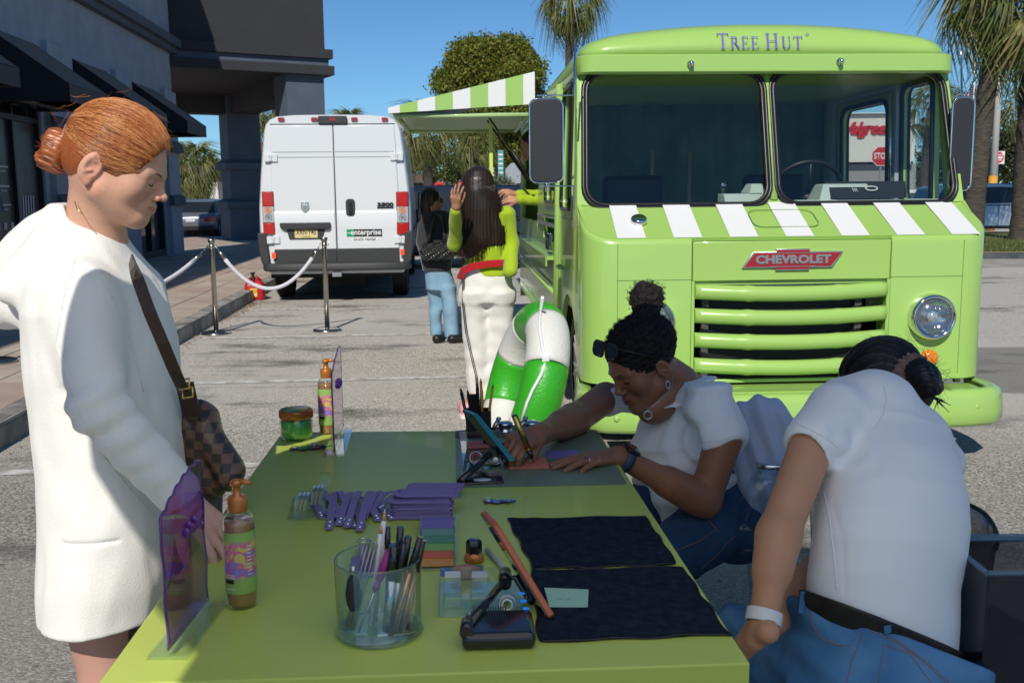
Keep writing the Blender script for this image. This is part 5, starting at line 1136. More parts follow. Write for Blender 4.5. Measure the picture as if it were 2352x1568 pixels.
# doors: two leaves slightly proud, leaving a seam
cxs = VL(770, 440).x
def quad(x0, x1, z0, z1, y0, y1, mt, nm, par=van, bev=.006):
    m = MB(); m.b2(x0, x1, y0, y1, z0, z1); return m.build(nm, mt, par, bevel=bev)
zt = VL(770, 288).z; zbm = VL(770, 572).z; xl0, xl1 = VL(622, 290).x, VL(630, 560).x; xr0, xr1 = VL(905, 290).x, VL(917, 560).x
doors = []
for s in (-1, 1):
    e = .006
    q = [(cxs+s*e, zbm), ((xl1 if s < 0 else xr1), zbm), ((xl1 if s < 0 else xr1)*1.025, 1.05), ((xl0 if s < 0 else xr0)*1.02, 2.1), ((xl0 if s < 0 else xr0), zt), (cxs+s*e, zt)]
    m = MB(); m.prism(q, -.022, .01, 'y'); d = m.build('rear_door', M_van, van, bevel=.012, seg=2); doors.append(d)
    for zz in (VL(770, 349).z, VL(770, 361).z):
        m = MB(); m.b2(cxs+s*.015, (xl0 if s < 0 else xr0)*.985, -.0245, -.0221, zz-.004, zz+.004); m.build('crease', mat('shallow_crease', (.25,.26,.27), .6) if 'shallow_crease' not in MATS else MATS['shallow_crease'], d)
    z0, z1 = VL(770, 545).z, VL(770, 572).z
    m = MB(); m.hexa([(min(cxs+s*.02, xl1 if s < 0 else xr1), -.0222, .97), (max(cxs+s*.02, xl1 if s < 0 else xr1), -.0222, .97), (max(cxs+s*.02, xl1 if s < 0 else xr1), -.018, .97), (min(cxs+s*.02, xl1 if s < 0 else xr1), -.018, .97)]+[(min(cxs+s*.02, xl1 if s < 0 else xr1), -.034, 1.22), (max(cxs+s*.02, xl1 if s < 0 else xr1), -.034, 1.22), (max(cxs+s*.02, xl1 if s < 0 else xr1), -.018, 1.25), (min(cxs+s*.02, xl1 if s < 0 else xr1), -.018, 1.25)]); m.build('door_swage', M_van, d, bevel=.008)
    m = MB(); m.b2(cxs+s*.01, xl1 if s < 0 else xr1, -.0235, .0, VL(770, 603).z, zbm-.004); m.build('lower_cladding', M_plast, d, bevel=.004)
m = MB(); m.b2(cxs-.005, cxs+.005, -.012, -.002, .5, zt); m.build('door_seam', M_seamd, van)
m = MB(); m.prism([(xl0*1.0-.012, zt+.01), (xr0+.012, zt+.01), (xr0+.012, zt+.022), (xl0-.012, zt+.022)], -.003, 0.001, 'y'); m.build('door_top_gap', M_seamd, van)
# hinges
for (px, py) in ((622, 363), (911, 360), (628, 551), (920, 550)):
    p = VL(px, py, -.03); m = MB(); s = 1 if px < 700 else -1
    for dx in (-.05, .05): m.b2(p.x+dx-.035, p.x+dx+.035, -.045, -.005, p.z-.05, p.z+.05)
    m.b2(p.x-.03, p.x+.03, -.05, -.01, p.z+.02, p.z+.04); m.b2(p.x-.03, p.x+.03, -.05, -.01, p.z-.04, p.z-.02); m.cyl((p.x, -.045, p.z-.045), (p.x, -.045, p.z+.045), .014, n=10); m.build('hinge', M_van, van, bevel=.004)
# tail lights
for s, x in ((-1, 616), (1, 925)):
    zz = [VL(x, y_, -.01).z for y_ in (440, 474, 512, 538)]; xa, xb = (VL(604, 480).x, VL(630, 480).x) if s < 0 else (VL(911, 480).x, VL(938, 480).x)
    if s > 0: pass
    R_ = MB(); R_.b2(xa-.005, xb+.005, -.03, .02, zz[3], zz[0]); h = R_.build('tail_light', M_plast, van, bevel=.01)
    for i, mt in enumerate((M_tail, M_headl, M_tail)):
        m = MB(); n_ = 8; m.b2(xa+.002, xb-.002, -.046, -.0305, zz[i+1]+.003, zz[i]-.003); m.build('lens', mt, h, bevel=.008)
    for i, zc in enumerate((zz[1]-.05, zz[2]+.07)):
        m = MB(); m.tube([((xa+xb)/2+.045*math.cos(a), -.048, zc+.045*math.sin(a)) for a in [2*PI*k/18 for k in range(18)]], .006, 5, closed=True); m.tube([((xa+xb)/2+.022*math.cos(a), -.05, zc+.022*math.sin(a)) for a in [2*PI*k/14 for k in range(14)]], .006, 5, closed=True); m.ell(((xa+xb)/2, -.045, zc), (.012,.012,.012), 8, 6); m.build('lens_ring', M_orange if i == 0 else M_chrome, h)
    for i in range(9):
        m = MB(); z_ = zz[1]+.01+(zz[0]-zz[1]-.02)*i/9
        for j in range(3): m.ell((xa+.02+(xb-xa-.04)*j/2, -.047, z_), (.004,.003,.004), 6, 4)
        m.build('lens_dots', M_tail, h)
# roof lamps
for px in (646, 722, 814, 884):
    p = VL(px, 275, -.0); m = MB(); m.prism(rrect(.085, .05, .015, 3, p.x, p.z+.003), -.022, .02, 'y'); m.build('marker_lamp', mat('marker_red', (.28,.02,.03), .2, coat=.8) if 'marker_red' not in MATS else MATS['marker_red'], van)
p = VL(764, 276, 0); m = MB(); m.prism(rrect(.385, .105, .025, 4, p.x, p.z), -.045, .02, 'y'); h = m.build('high_brake_light', M_plast, van, bevel=.006); MB().prism(rrect(.085, .045, .008, 3, p.x, p.z+.005), -.052, -.0455, 'y').build('lens', MATS['marker_red'], h)
# handle, plate recess, plate, badge, number badge, rental decal
p = VL(805, 477, -.02); m = MB(); m.prism(rrect(.125, .235, .045, 4, p.x, p.z), -.035, -.02, 'y'); h = m.build('handle_recess', M_plast, van, bevel=.004); m = MB(); m.prism(rrect(.05, .17, .02, 4, p.x, p.z), -.06, -.0355, 'y'); m.build('door_handle', M_black, h, bevel=.008)
a, b = VL(643, 512, -.03), VL(760, 522, -.03); m = MB(); m.prism([(a.x, a.z+.0), (b.x, a.z+.0), (b.x-.0, b.z), (b.x-.03, b.z-.025), (a.x+.05, b.z-.025), (a.x, b.z+.01)], -.075, -.02, 'y'); m.build('grab_bar', M_plast, van, bevel=.012)
a, b = VL(657, 525, -.03), VL(748, 549, -.03); m = MB(); m.prism([(a.x, a.z), (b.x, a.z), (b.x-.04, b.z), (a.x+.04, b.z)], -.035, -.02, 'y'); ph = m.build('plate_holder', M_plast, van, bevel=.006)
p = VL(703, 533, -.04); MB().prism(rrect(.305, .155, .012, 3, p.x, p.z), -.040, -.0355, 'y').build('licence_plate', mat('plate_yellow', (.66,.55,.26), .5), van)
tp = [o for o in C.objects if o.name.startswith('licence_plate') and o.parent == van][0]
text('plate_number', 'XRN·Y40', M_black, tp, face_M((p.x, -.042, p.z-.004), (1,0,0), (0,0,1)), .095, width=.265, offset=.001)
text('plate_state', 'New Jersey', M_black, tp, face_M((p.x, -.042, p.z+.058), (1,0,0), (0,0,1)), .03, width=.12); text('plate_class', 'COMMERCIAL', M_black, tp, face_M((p.x, -.042, p.z-.062), (1,0,0), (0,0,1)), .02, width=.12)
p = VL(701, 477, -.02); m = MB(); sh_ = [(-.05,.075),(.05,.075),(.058,.0),(.04,-.05),(.0,-.08),(-.04,-.05),(-.058,.0)]; m.prism([(p.x+x, p.z+z) for x, z in sh_], -.035, -.02, 'y'); h = m.build('shield_badge', M_chrome, van, bevel=.006)
m = MB(); m.prism([(p.x+x*.45, p.z+z*.45) for x, z in [(-.05,.06),(-.09,.1),(-.03,.09),(.03,.09),(.09,.1),(.05,.06),(.02,-.06),(-.02,-.06)]], -.042, -.0355, 'y'); m.build('badge_relief', M_silver, h, bevel=.003)
p = VL(885, 472, -.02); text('model_number', '3500', M_black, van, face_M((p.x, -.031, p.z+.01), (1,0,0), (0,0,1)), .07, width=.22, offset=.004, extrude=.006); MB().b2(p.x-.11, p.x+.11, -.028, -.0225, p.z-.04, p.z-.022).build('model_underline', M_black, van)
a, b = VL(796, 527, -.03), VL(878, 543, -.03); zc = (a.z+b.z)/2; wgt = b.x-a.x
m = MB(); m.prism([(a.x+wgt/2+wgt*.43*math.cos(t), zc-.03+.12*math.sin(t)) for t in [2*PI*i/36 for i in range(36)]], -.0228, -.0221, 'y'); dc = m.build('decal', mat('decal_white', (.70,.71,.72), .4), van)
MB().b2(a.x, a.x+wgt*.2, -.0242, -.0229, b.z, a.z).build('decal_green', mat('decal_green', (.0,.30,.12), .4), dc); MB().b2(a.x+wgt*.2, b.x, -.0242, -.0229, b.z, a.z).build('decal_black', M_black, dc)
text('decal_name', 'enterprise', MATS['sign_white'], dc, face_M((a.x+wgt*.54, -.0252, zc+.008), (1,0,0), (0,0,1)), .1, width=wgt*.86, offset=.0022); MB().b2(a.x+.005, a.x+wgt*.10, -.0256, -.0246, zc-.002, zc+.006).build('decal_dash', MATS['sign_white'], dc)
text('decal_service', 'truck rental', M_black, dc, face_M((a.x+wgt/2, -.0236, b.z-.035), (1,0,0), (0,0,1)), .06, width=wgt*.62, offset=.0008)
# bumper
zt_, zb_ = VL(770, 602, -.1).z, VL(770, 617, -.1).z
m = MB(); path = [(-1.0, .35), (-1.01, .1), (-.98, -.04), (-.9, -.10), (-.4, -.115), (.4, -.115), (.9, -.10), (.98, -.04), (1.01, .1), (1.0, .35)]
m.loft([[(x*.985, y+.02, .44), (x, y, .455), (x*1.0, y, .53), (x*.99, y+.012, .545), (x*.9, y+.08, .548), (x*.9, y+.08, .44)] for x, y in path]); m.build('rear_bumper', M_plast, van, bevel=.006, ang=50)
for s, x0, x1 in ((-1, 606, 638), (1, 917, 946)):
    pa, pb = VL(x0, 560), VL(x1, 560); m = MB(); m.prism([(s*.905, .5), (s*1.005, .55), (s*1.04, .75), (s*1.045, .96), (s*.93, .96), (s*.895, .6)], -.05, .12, 'y'); c_ = m.build('corner_cladding', M_plast, van, bevel=.015)
    p = VL(629 if s < 0 else 924, 587 if s < 0 else 579, -.05); MB().b2(p.x-.028, p.x+.028, -.056, -.0505, p.z-.04, p.z+.04).build('rear_reflector', mat('reflector_orange_red', (.95,.10,.03), .3) if 'reflector_orange_red' not in MATS else MATS['reflector_orange_red'], c_)
for s in (-1, 1):
    wheel(van, (s*.83, .95, .36), .36, .225, s, M_silver); wheel(van, (s*.86, 4.9, .36), .36, .225, s, M_silver)
    MB().cyl((s*.55, .95, .36), (s*.72, .95, .36), .09).build('hub', M_black, van)
m = MB(); m.b2(-.9, .9, .05, 5.2, .34, .43); m.cyl((-.75, .95, .36), (.75, .95, .36), .07); m.b2(-.35, .35, .5, 1.2, .2, .3); m.tube([(.25,.1,.33),(.25,1.5,.33)], .035, 8); m.build('underbody', M_dkgap, van); MB().b2(-.06,.06,-.1,.0,.36,.42).build('tow_receiver', M_silver, van)
m = MB(); m.b2(1.06, 1.28, 4.55, 4.65, 1.05, 1.5); m.build('door_mirror', M_plast, van, bevel=.03); MB().b2(1.09, 1.26, 4.53, 4.549, 1.08, 1.47).build('mirror_glass', M_cglass, van); MB().tube([(1.0,4.6,1.15),(1.1,4.6,1.15)], .03, 6).build('mirror_arm', M_plast, van)
MB().tube([(1.02, .8, .95), (1.05, 4.3, .95)], .022, 6).build('side_moulding', M_plast, van)
# ---------------------------------------------------------------- stanchions, ropes, fuel can, cable
M_steel = mat('polished_steel', (.42,.40,.36), .18, 1.0, rvar=.1, vscale=20)
def stanchion(label, p, g='rope stanchions'):
    t = thing('stanchion', label, 'stanchion', p, 0, g); z = 0
    MB().lathe([(.155,0),(.155,.012),(.15,.02),(.12,.032),(.06,.042),(.03,.045)], n=36).build('base', M_steel, t)
    MB().lathe([(.026,.045),(.026,.90),(.026,.905)], n=16).build('pole', M_steel, t)
    MB().lathe([(.026,.906),(.030,.92),(.030,.935),(.026,.94),(.026,.955),(.038,.985),(.038,1.0),(.03,1.005),(0,1.005)], n=18).build('finial', M_steel, t)
    m = MB()
    for s in (-1, 1): m.tube([(s*(.035+.012*math.cos(a)), 0, .93+.012*math.sin(a)) for a in [2*PI*i/12 for i in range(12)]], .0035, 5, closed=True)
    m.build('rope_ring', M_steel, t); return Vector(p)
s1 = stanchion('steel stanchion on the asphalt beside the kerb, left of the two in view', PZ(497, 767)); s2 = stanchion('steel stanchion standing in front of the van bumper', PZ(752, 760)); s3 = stanchion('stanchion base on the pavers at the left edge of the photo', PZ(-8, 832, .15))
M_rope = mat('white_rope_cover', (.62,.60,.66), .8, bump=.3, bscale=150)
def rope(label, a, b, sag, r=.021):
    t = thing('barrier_rope', label, 'rope', a.lerp(b, .5), 0, 'barrier ropes'); o = t.location; za, zb = a.z+.93, b.z+.93; P = []
    for i in range(25):
        k = i/24; p = Vector((a.x+(b.x-a.x)*k, a.y+(b.y-a.y)*k, za+(zb-za)*k-sag*(1-(2*k-1)**2))); P.append(p-o)
    d = .12/((b-a).length); i0, i1 = 2, 22
    MB().tube(P[i0:i1+1], r, 10).build('rope', M_rope, t)
    for q in (P[:i0+1], P[:i1-1:-1]): m = MB(); m.tube([q[0], q[0].lerp(q[-1], .35)], .006, 6); m.tube([q[0].lerp(q[-1], .35), q[-1]], .017, 8); m.build('rope_hook', M_steel, t)
e = Vector((.04, 0, 0))
rope('white barrier rope hanging between the two steel stanchions', s1+e, s2-e, .46); rope('white barrier rope running left behind the woman in the white coat', s3+e, s1-e, .45)
M_redp = mat('red_plastic', (.42,.012,.02), .38, coat=.2); p = PZ(587, 688); fc = thing('fuel_can', 'red plastic fuel can with black spout beside the kerb', 'fuel can', p, .1)
m = MB(); sc = [(z, w_) for z, w_ in ((0,.12),(.012,.132),(.05,.135),(.17,.135),(.22,.13),(.255,.10),(.285,.06),(.30,.035))]
m.loft([[(x*w_/.135, y*w_/.135, z) for x, y in rrect(.27, .22, .05, 4)] for z, w_ in sc]); m.build('body', M_redp, fc); m = MB(); m.tube([(-.1,0,.24),(-.07,0,.30),(.03,0,.33),(.09,0,.27)], .016, 8); m.build('handle', M_redp, fc)
m = MB(); m.lathe([(.038,.28),(.038,.315),(.03,.32),(.02,.325),(.02,.36),(.032,.365),(.032,.39),(0,.39)], (-.02,-.02,0), 14); m.tube([(-.02,-.05,.37),(.0,-.09,.28),(.015,-.1,.2)], .009, 6); m.build('spout', M_black, fc)
m = MB(); m.b2(-.055, .045, -.1165, -.112, .05, .17); lb_ = m.build('label', mat('yellow_label', (.75,.42,.04), .5), fc); text('label_print', 'GAS 5', M_black, lb_, face_M((-.005,-.118,.13), (1,0,0), (0,0,1)), .034); text('label_print', 'DANGER', MATS['sign_white'], lb_, face_M((-.005,-.118,.08), (1,0,0), (0,0,1)), .022, offset=.001)
# ---------------------------------------------------------------- people
def headsd(fat=1.0, zs=1.0, lidclosed=True):
    """bare head in its own frame: y forward, z up, origin between the ears"""
    Z = lambda z: (z if z > .04 else .04+(z-.04)*zs)
    s = SD(.02); s.add(el((0,-.004,.052), (.074,.094,.082)), el((0,.045,Z(.0)), (.058,.048,.078*(.5+.5*zs)), k=.03))
    for q in (-1, 1):
        s.add(rc((q*.052,.012,Z(-.042)), (q*.016,.072,Z(-.080)), .020*fat, .019, k=.03)); s.add(el((q*.043,.058,Z(-.004)), (.023,.023,.024), k=.02)); s.add(rc((q*.010,.090,Z(.042)), (q*.042,.074,Z(.042)), .0075, .007, k=.014))
    s.add(el((0,.084,Z(-.083)), (.019,.015,.016), k=.02), el((0,.084,Z(-.042)), (.027,.018,.024*zs), k=.014))
    for q in (-1, 1): s.cut(el((q*.031,.101,Z(.026)), (.017,.015,.011*zs), k=.012))
    for q in (-1, 1): s.add(el((q*.031,.0765,Z(.025)), (.0135,.0135,.0125), k=.003))
    s.add(rc((0,.089,Z(.036)), (0,.107,Z(-.004)), .0065, .0080, k=.010), el((0,.110,Z(-.006)), (.0085,.0085,.0078), k=.006))
    for q in (-1, 1): s.add(el((q*.0125,.101,Z(-.011)), (.0075,.009,.007), k=.005)); s.cut(el((q*.007,.108,Z(-.0175)), (.0035,.005,.003), k=.003))
    for q in (-1, 1): s.add(rc((q*.022,.088,Z(-.042)), (q*.004,.1015,Z(-.037)), .002, .0045, k=.005)); s.add(rc((q*.020,.088,Z(-.045)), (0,.1,Z(-.0505)), .002, .0058, k=.005))
    s.cut(rc((-.020,.098,Z(-.0435)), (.020,.098,Z(-.0435)), .0012, k=.003)); s.cut(rc((0,.112,Z(-.043)), (.001,.112,Z(-.043)), .0028, k=.003))
    for q in (-1, 1):
        R = np.array(Matrix.Rotation(q*.35, 3, 'Z') @ Matrix.Rotation(-.18, 3, 'X')); c = A3((q*.079,-.010,Z(.006)))
        s.add(el(c, (.007,.019,.031), R, k=.005)); s.cut(el(c+R@A3((q*.007,.003,.003)), (.006,.012,.020), R, k=.003)); s.add(rc(c+R@A3((q*.003,.004,-.004)), c+R@A3((q*.004,-.006,-.012)), .003, k=.003)); s.add(el(c+R@A3((0,.007,-.026)), (.005,.008,.009), k=.004)); s.add(rc(c+R@A3((q*.002,.002,.012)), c+R@A3((q*.003,-.006,.018)), .0028, k=.003))
    return s
def skincol(base, lip, flush, zs=1.0, freck=0.0):
    Z = lambda z: (z if z > .04 else .04+(z-.04)*zs); base, lip, flush = A3(base), A3(lip), A3(flush)
    def f(P):
        x, y, z = np.abs(P[:, 0]), P[:, 1], P[:, 2]
        l = np.exp(-((z-Z(-.0435))/(.0085*zs))**2)*np.exp(-(x/.019)**4)*(y > .088); ch = np.exp(-((x-.045)/.02)**2-((z-Z(-.01))/.022)**2)*(y > .03); ns = np.exp(-(x/.014)**2-((z-Z(-.008))/.012)**2)*(y > .09); er = np.exp(-((x-.08)/.01)**2)*(y < .02)*.7
        n = .5+.5*wn(P, 90); c = base*(1+.05*wn(P, 35, 3)[:, None]); k = np.clip(ch*.6+ns*.6+er, 0, 1)[:, None]; c = c*(1-k*.55)+flush*k*.55
        if freck: q = (wn(P, 420, 2) > .62)*freck; c = c*(1-q[:, None]*.3)
        return c*(1-l[:, None])+lip*l[:, None]
    return f
def face_bits(par, M, zs=1.0, brow=(.02,.01,.008), h=None):
    Z = lambda z: (z if z > .04 else .04+(z-.04)*zs)
    bm = MATS.get('brow_%g' % brow[0]) or mat('brow_%g' % brow[0], brow, .7); m = MB()
    for q in (-1, 1):
        m.tube([(q*.012,.0965,Z(.040)), (q*.024,.0945,Z(.0465)), (q*.036,.086,Z(.0475)), (q*.047,.0745,Z(.042))], [.0018,.0028,.0026,.001], 6, flat=.6)
        m.tube([(q*.018,.0865,Z(.021)), (q*.025,.0895,Z(.0175)), (q*.033,.0895,Z(.0165)), (q*.041,.0845,Z(.019)), (q*.046,.078,Z(.020))], [.0006,.0011,.0014,.0014,.0006], 5)
    me = m.mesh('eyebrows_and_lashes', bm); me.transform(M); o = place(me, 'brows_and_lashes', par, True); o['kind'] = 'stuff'
def hand(T, curl, side=1, spread=.12, thumb=(.6, .5, .3), s=1.0, wristlen=.03):
    """T: 4x4 wrist frame, y toward the fingertips, z out of the back of the hand, thumb on side*x"""
    out = []; X = lambda v: A3(T @ (Vector(v)*s)); r = s
    out.append(rc(X((0,-wristlen,0)), X((0,.01,0)), .025*r, .026*r, k=.015*s))
    for x0, x1 in ((.022, .030), (.008, .011), (-.008, -.010), (-.021, -.029)): out.append(rc(X((side*x0*.7,.012,-.002)), X((side*x1,.082,.001)), .0165*r, .0125*r, k=.012))
    Ls = ((.043,.026,.021), (.047,.030,.022), (.043,.028,.022), (.033,.021,.019)); xs = (.030,.011,-.010,-.028); ys = (.088,.092,.087,.078)
    for i in range(4):
        c = curl[i] if isinstance(curl[i], (tuple, list)) else (curl[i],)*3; a = (1.5-i)*spread; p = Vector((side*xs[i], ys[i], .001)); th = 0; rr = (.0098,.0100,.0095,.0085)[i]
        for j in range(3):
            th += c[j]; d = Vector((side*math.sin(a)*math.cos(th), math.cos(a)*math.cos(th), -math.sin(th))); q = p+d*Ls[i][j]; out.append(rc(X(p), X(q), rr*r*(1-.08*j), rr*r*(.92-.1*j), k=.0025 if j else .006)); p = q
    a, b, c = thumb; p = Vector((side*.020,.018,-.006)); th = a; dz = -b
    for j, L_ in enumerate((.045, .034, .027)):
        d = Vector((side*math.sin(th), math.cos(th), 0)).normalized(); d = (d+Vector((0,0,dz))).normalized(); q = p+d*L_; out.append(rc(X(p), X(q), (.0155,.0118,.0108)[j]*r, (.0125,.0108,.0092)[j]*r, k=.004 if j else .012)); p = q; th -= c
    return out
def wframe(w, tip, back):
    """wrist frame from wrist point, point toward the fingertips and direction out of the back of the hand"""
    y = (Vector(tip)-Vector(w)).normalized(); z = Vector(back); z = (z-y*z.dot(y)).normalized(); x = y.cross(z); M = Matrix((x, y, z)).transposed().to_4x4(); M.translation = Vector(w); return M
def noise_disp(amp, f, s=0.0, st=(1, 1, 1)): return lambda P: amp*wn(P*np.array(st), f, s)
def fabric(name, c, rough=.85, var=None, bump=.25, bs=400, vs=8, sheen=.3): return mat(name, c, rough, var=var, vscale=vs, bump=bump, bscale=bs, bdist=.0015, sheen=sheen, spec=.25)
M_coat = fabric('white_wool', (.80,.78,.73), bump=.5, bs=250); M_tee = fabric('white_cotton', (.88,.88,.88), var=(.84,.84,.86), bump=.25, bs=500); M_rib = fabric('white_stretch_knit', (.89,.885,.885), bump=.1, bs=700)
M_brown = fabric('brown_knit', (.055,.035,.032)); M_skinL = attr_mat('fair_skin', .5, .15, 350, .08, .4); M_skinD = attr_mat('dark_skin', .42, .12, 350, .06, .45); M_skinT = attr_mat('tan_skin', .48, .12, 350, .08, .4)
def denim(name, c, c2):
    m = mat(name, c, .85, var=c2, vscale=7, bump=.35, bscale=500, bdist=.0015, spec=.2, vlow=.3, vhigh=.7, detail=8); return m
M_denim = denim('mid_blue_denim', (.045,.145,.31), (.13,.29,.48)); M_denimd = denim('dark_blue_denim', (.022,.055,.115), (.05,.10,.19)); M_deniml = denim('light_blue_denim', (.16,.29,.42), (.27,.42,.55))
M_hairm = attr_mat('hair_strands', .38, .0, 60, 0, .5)
def strand_mat(name, c, rough=.3): return mat(name, c, rough, spec=.6)
FAIR = ((.60,.335,.235), (.50,.19,.16), (.62,.24,.18)); DARK = ((.29,.125,.068), (.17,.055,.045), (.23,.08,.05)); TAN = ((.40,.20,.12), (.35,.12,.1), (.44,.18,.12))
cf = lambda c: (lambda P: A3(c)[None]*(1+.06*wn(P, 40, 1)[:, None]))
def npR(v): return np.array(v)

# ======== 1. woman in the white coat, standing at the left of the table
YA = 2.02
pA = thing('person', 'woman with red hair in a bun, long white wool coat, looking down at the table', 'person', (PY(240, 900, YA).x, YA, 0))
tilt, zsA = math.radians(26), .72
fwd = Vector((math.cos(tilt)*math.cos(.12), math.cos(tilt)*math.sin(.12), -math.sin(tilt))); RA = frame(fwd, (math.sin(tilt), 0, math.cos(tilt))); hA = PY(243, 404, 1.97); SA = 1.035; MA = MT(RA, hA, SA)
sd = headsd(1.1, zsA); inv = MA.inverted()
nb = inv @ PY(214, 560, YA); sd.add(rc((0,-.012,-.005), tuple(nb), .049, .054, k=.03), rc(tuple(nb), tuple(nb+Vector((0,-.02,-.06))), .06, .09, k=.03))
sculpt('head', sd, .0024, M_skinL, pA, MA, skincol(*FAIR, zsA, .25), it=1); face_bits(pA, MA, zsA, (.09,.045,.03))
def combed(name, par, M, c, r, n, seed, cols, keep, th=.0004, t0=.10, t1=.93):
    """strands lying on an ellipsoid, running from the front hairline back to the pole where the bun sits"""
    rr = random.Random(seed); ms = [mat(name+'_%d' % i, q, .32, spec=.6) for i, q in enumerate(cols)]; m = MB(); c = Vector(c)
    for i in range(n):
        f = rr.uniform(-PI, PI); m.m = rr.randrange(len(ms)); w0 = rr.uniform(-.10,.10); L = 15; ts = [t0+(t1-t0)*k/(L-1) for k in range(L)]; pts = []
        for t in ts:
            th_ = PI*t; ff = f+w0*math.sin(t*5)+.02*math.sin(t*30+i); k = 1+rr.uniform(-.004,.010); p = c+Vector((r[0]*math.sin(th_)*math.sin(ff)*k, r[1]*math.cos(th_)*k, r[2]*math.sin(th_)*math.cos(ff)*k)); pts.append((t, p))
        pts = [p for t, p in pts if cut_ok(p, t, f)]
        if len(pts) > 3: m.tube(pts, [th*.5]+[th]*(len(pts)-2)+[th*.5], 3, cap=False)
    me = m.mesh(name, ms); me.transform(M); o = place(me, name, par, True); o['kind'] = 'stuff'; return o
def cut_ok(p, t, f):
    x, y, z = p; e = (x/.10)**2+((y-.128)/.088)**2+((z+.012)/.122)**2
    if e < 1.0: return False
    if ((abs(x)-.085)/.03)**2+((y-.012)/.036)**2+((z+.012)/.040)**2 < 1: return False
    return z > -.03 or y < -.05 and z > -.045
def hair_sweep(name, par, M, axis_c, shell, cuts, cols, mat_, fr=46, amp=.0022, h=.0024, extra=(), seed=0, k=.02, wl=0.0):
    s = SD(k); s.add(*shell); s.cut(*cuts); s.add(*extra); ac = A3(axis_c)
    def phi(P): q = P-ac; return np.arctan2(q[:, 0], q[:, 2]+.35*q[:, 1])+wl*np.sin(P[:, 1]*70+P[:, 2]*30)
    s.disp = lambda P: amp*(np.sin(phi(P)*fr+2*wn(P, 18, seed))+.6*np.sin(phi(P)*fr*2.3+3*wn(P, 25, seed+1)))
    c0, c1, c2 = map(A3, cols)
    def cfn(P):
        t = .5+.5*np.sin(phi(P)*fr*1.0+2*wn(P, 18, seed)); u = .5+.5*np.sin(phi(P)*13+3*wn(P, 15, seed+4)); c = c0*(1-t[:, None])+c1*t[:, None]; return c*(1-.5*u[:, None])+c2*.5*u[:, None]
    return sculpt(name, s, h, mat_, par, M, cfn, it=1)
AUB = ((.17,.040,.014), (.42,.13,.038), (.30,.075,.022))
sh = [el((0,.002,.058), (.081,.098,.090)), el((0,-.040,.02), (.060,.046,.052))]
cu = [el((0,.128,-.012), (.10,.088,.122), k=.012), el((.085,.012,-.012), (.028,.034,.038), k=.01), el((-.085,.012,-.012), (.028,.034,.038), k=.01), el((0,-.01,-.09), (.12,.12,.055), k=.02)]
hr = hair_sweep('hair', pA, MA, (0,-.14,.03), sh, cu, AUB, M_hairm, 90, .0006); combed('combed_strands', hr, MA, (0,.002,.058), (.0815,.0985,.0905), 1700, 21, [(.24,.055,.018),(.46,.16,.05),(.60,.28,.10)], None)
bun = SD(.006); bc = Vector((0,-.086,.004))
for i in range(5):
    a0 = i*1.25; pts = [bc+Vector((.026*math.cos(t*.55+a0), -.012+.012*math.sin(t*1.1+i), .027*math.sin(t*.55+a0))) for t in range(9)]; bun.add(chain([tuple(p) for p in pts], [.013]*9))
bun.add(el(tuple(bc), (.030,.022,.032)), rc((0,-.085,.015), tuple(bc), .022, .02))
bun.disp = lambda P: .0015*np.sin(np.arctan2(P[:, 0], P[:, 2]-.04)*3+np.sqrt(P[:, 0]**2+(P[:, 2]-.04)**2)*900)
sculpt('hair_bun', bun, .0024, M_hairm, hr, MA, lambda P: A3(AUB[0])*(1-(q := (.5+.5*wn(P, 200))[:, None]))+A3(AUB[1])*q, it=1)
def flyaways(name, par, M, c, r, n, seed, mt, L=.06, th=.00035):
    rr = random.Random(seed); m = MB()
    for i in range(n):
        d = Vector((rr.gauss(0,1), rr.gauss(-.4,1), rr.gauss(.3,1))).normalized(); p = Vector(c)+Vector((d.x*r[0], d.y*r[1], d.z*r[2])); t = d.cross(Vector((rr.gauss(0,1), rr.gauss(0,1), rr.gauss(0,1)))).normalized(); pts = [p+t*L*k+d*L*.45*k*k*rr.uniform(.2,1) for k in (0,.35,.7,1)]
        m.tube(pts, [th, th, th*.8, th*.4], 3, cap=False)
    me = m.mesh(name, mt); me.transform(M); o = place(me, name, par, True); o['kind'] = 'stuff'; return o
M_auburn = strand_mat('auburn_strand', (.42,.13,.04)); flyaways('loose_hairs', hr, MA, (0,-.01,.06), (.085,.106,.097), 50, 3, M_auburn, .03); flyaways('loose_hairs', hr, MA, bc, (.035,.035,.035), 40, 4, M_auburn, .025)
# coat
def xz(px, py, Y=YA): p = PY(px, py, Y); return p.x, p.z
rows = []
for (py, x0, x1, b) in ((1380,124,404,.20),(1300,120,418,.20),(1150,114,436,.195),(950,100,422,.19),(780,88,396,.195),(700,86,370,.20),(640,88,340,.185),(590,92,308,.145),(545,94,282,.105),(505,104,258,.074),(487,106,244,.068),(476,114,226,.060),(466,120,214,.056)):
    a, z = xz(x0, py); c, _ = xz(x1, py); rows.append((z, (a+c)/2, YA, (c-a)/2, b))
coat = SD(.035); coat.add(lf(rows, e=2.2))
shl, elb, wri = PY(190, 676, 1.87), PY(226, 935, 1.79), PY(408, 1130, 1.84)
coat.add(rc(shl, elb, .060, .052, k=.03), rc(elb, wri, .053, .046, k=.010))
coat.add(rc(PY(190,660,2.2), PY(240,900,2.28), .06, .055), rc(PY(240,900,2.28), PY(350,1040,2.2), .055, .045))
coat.add(rc(PY(75,590,2.0), PY(45,700,2.0), .05, .045, k=.05), rc(PY(96,550,2.0), PY(22,640,2.02), .045, .060, k=.045), rc(PY(22,645,2.02), PY(14,712,2.02), .055, .040, k=.02), rc(PY(110,560,1.93), PY(35,655,1.92), .035, .04, k=.02))
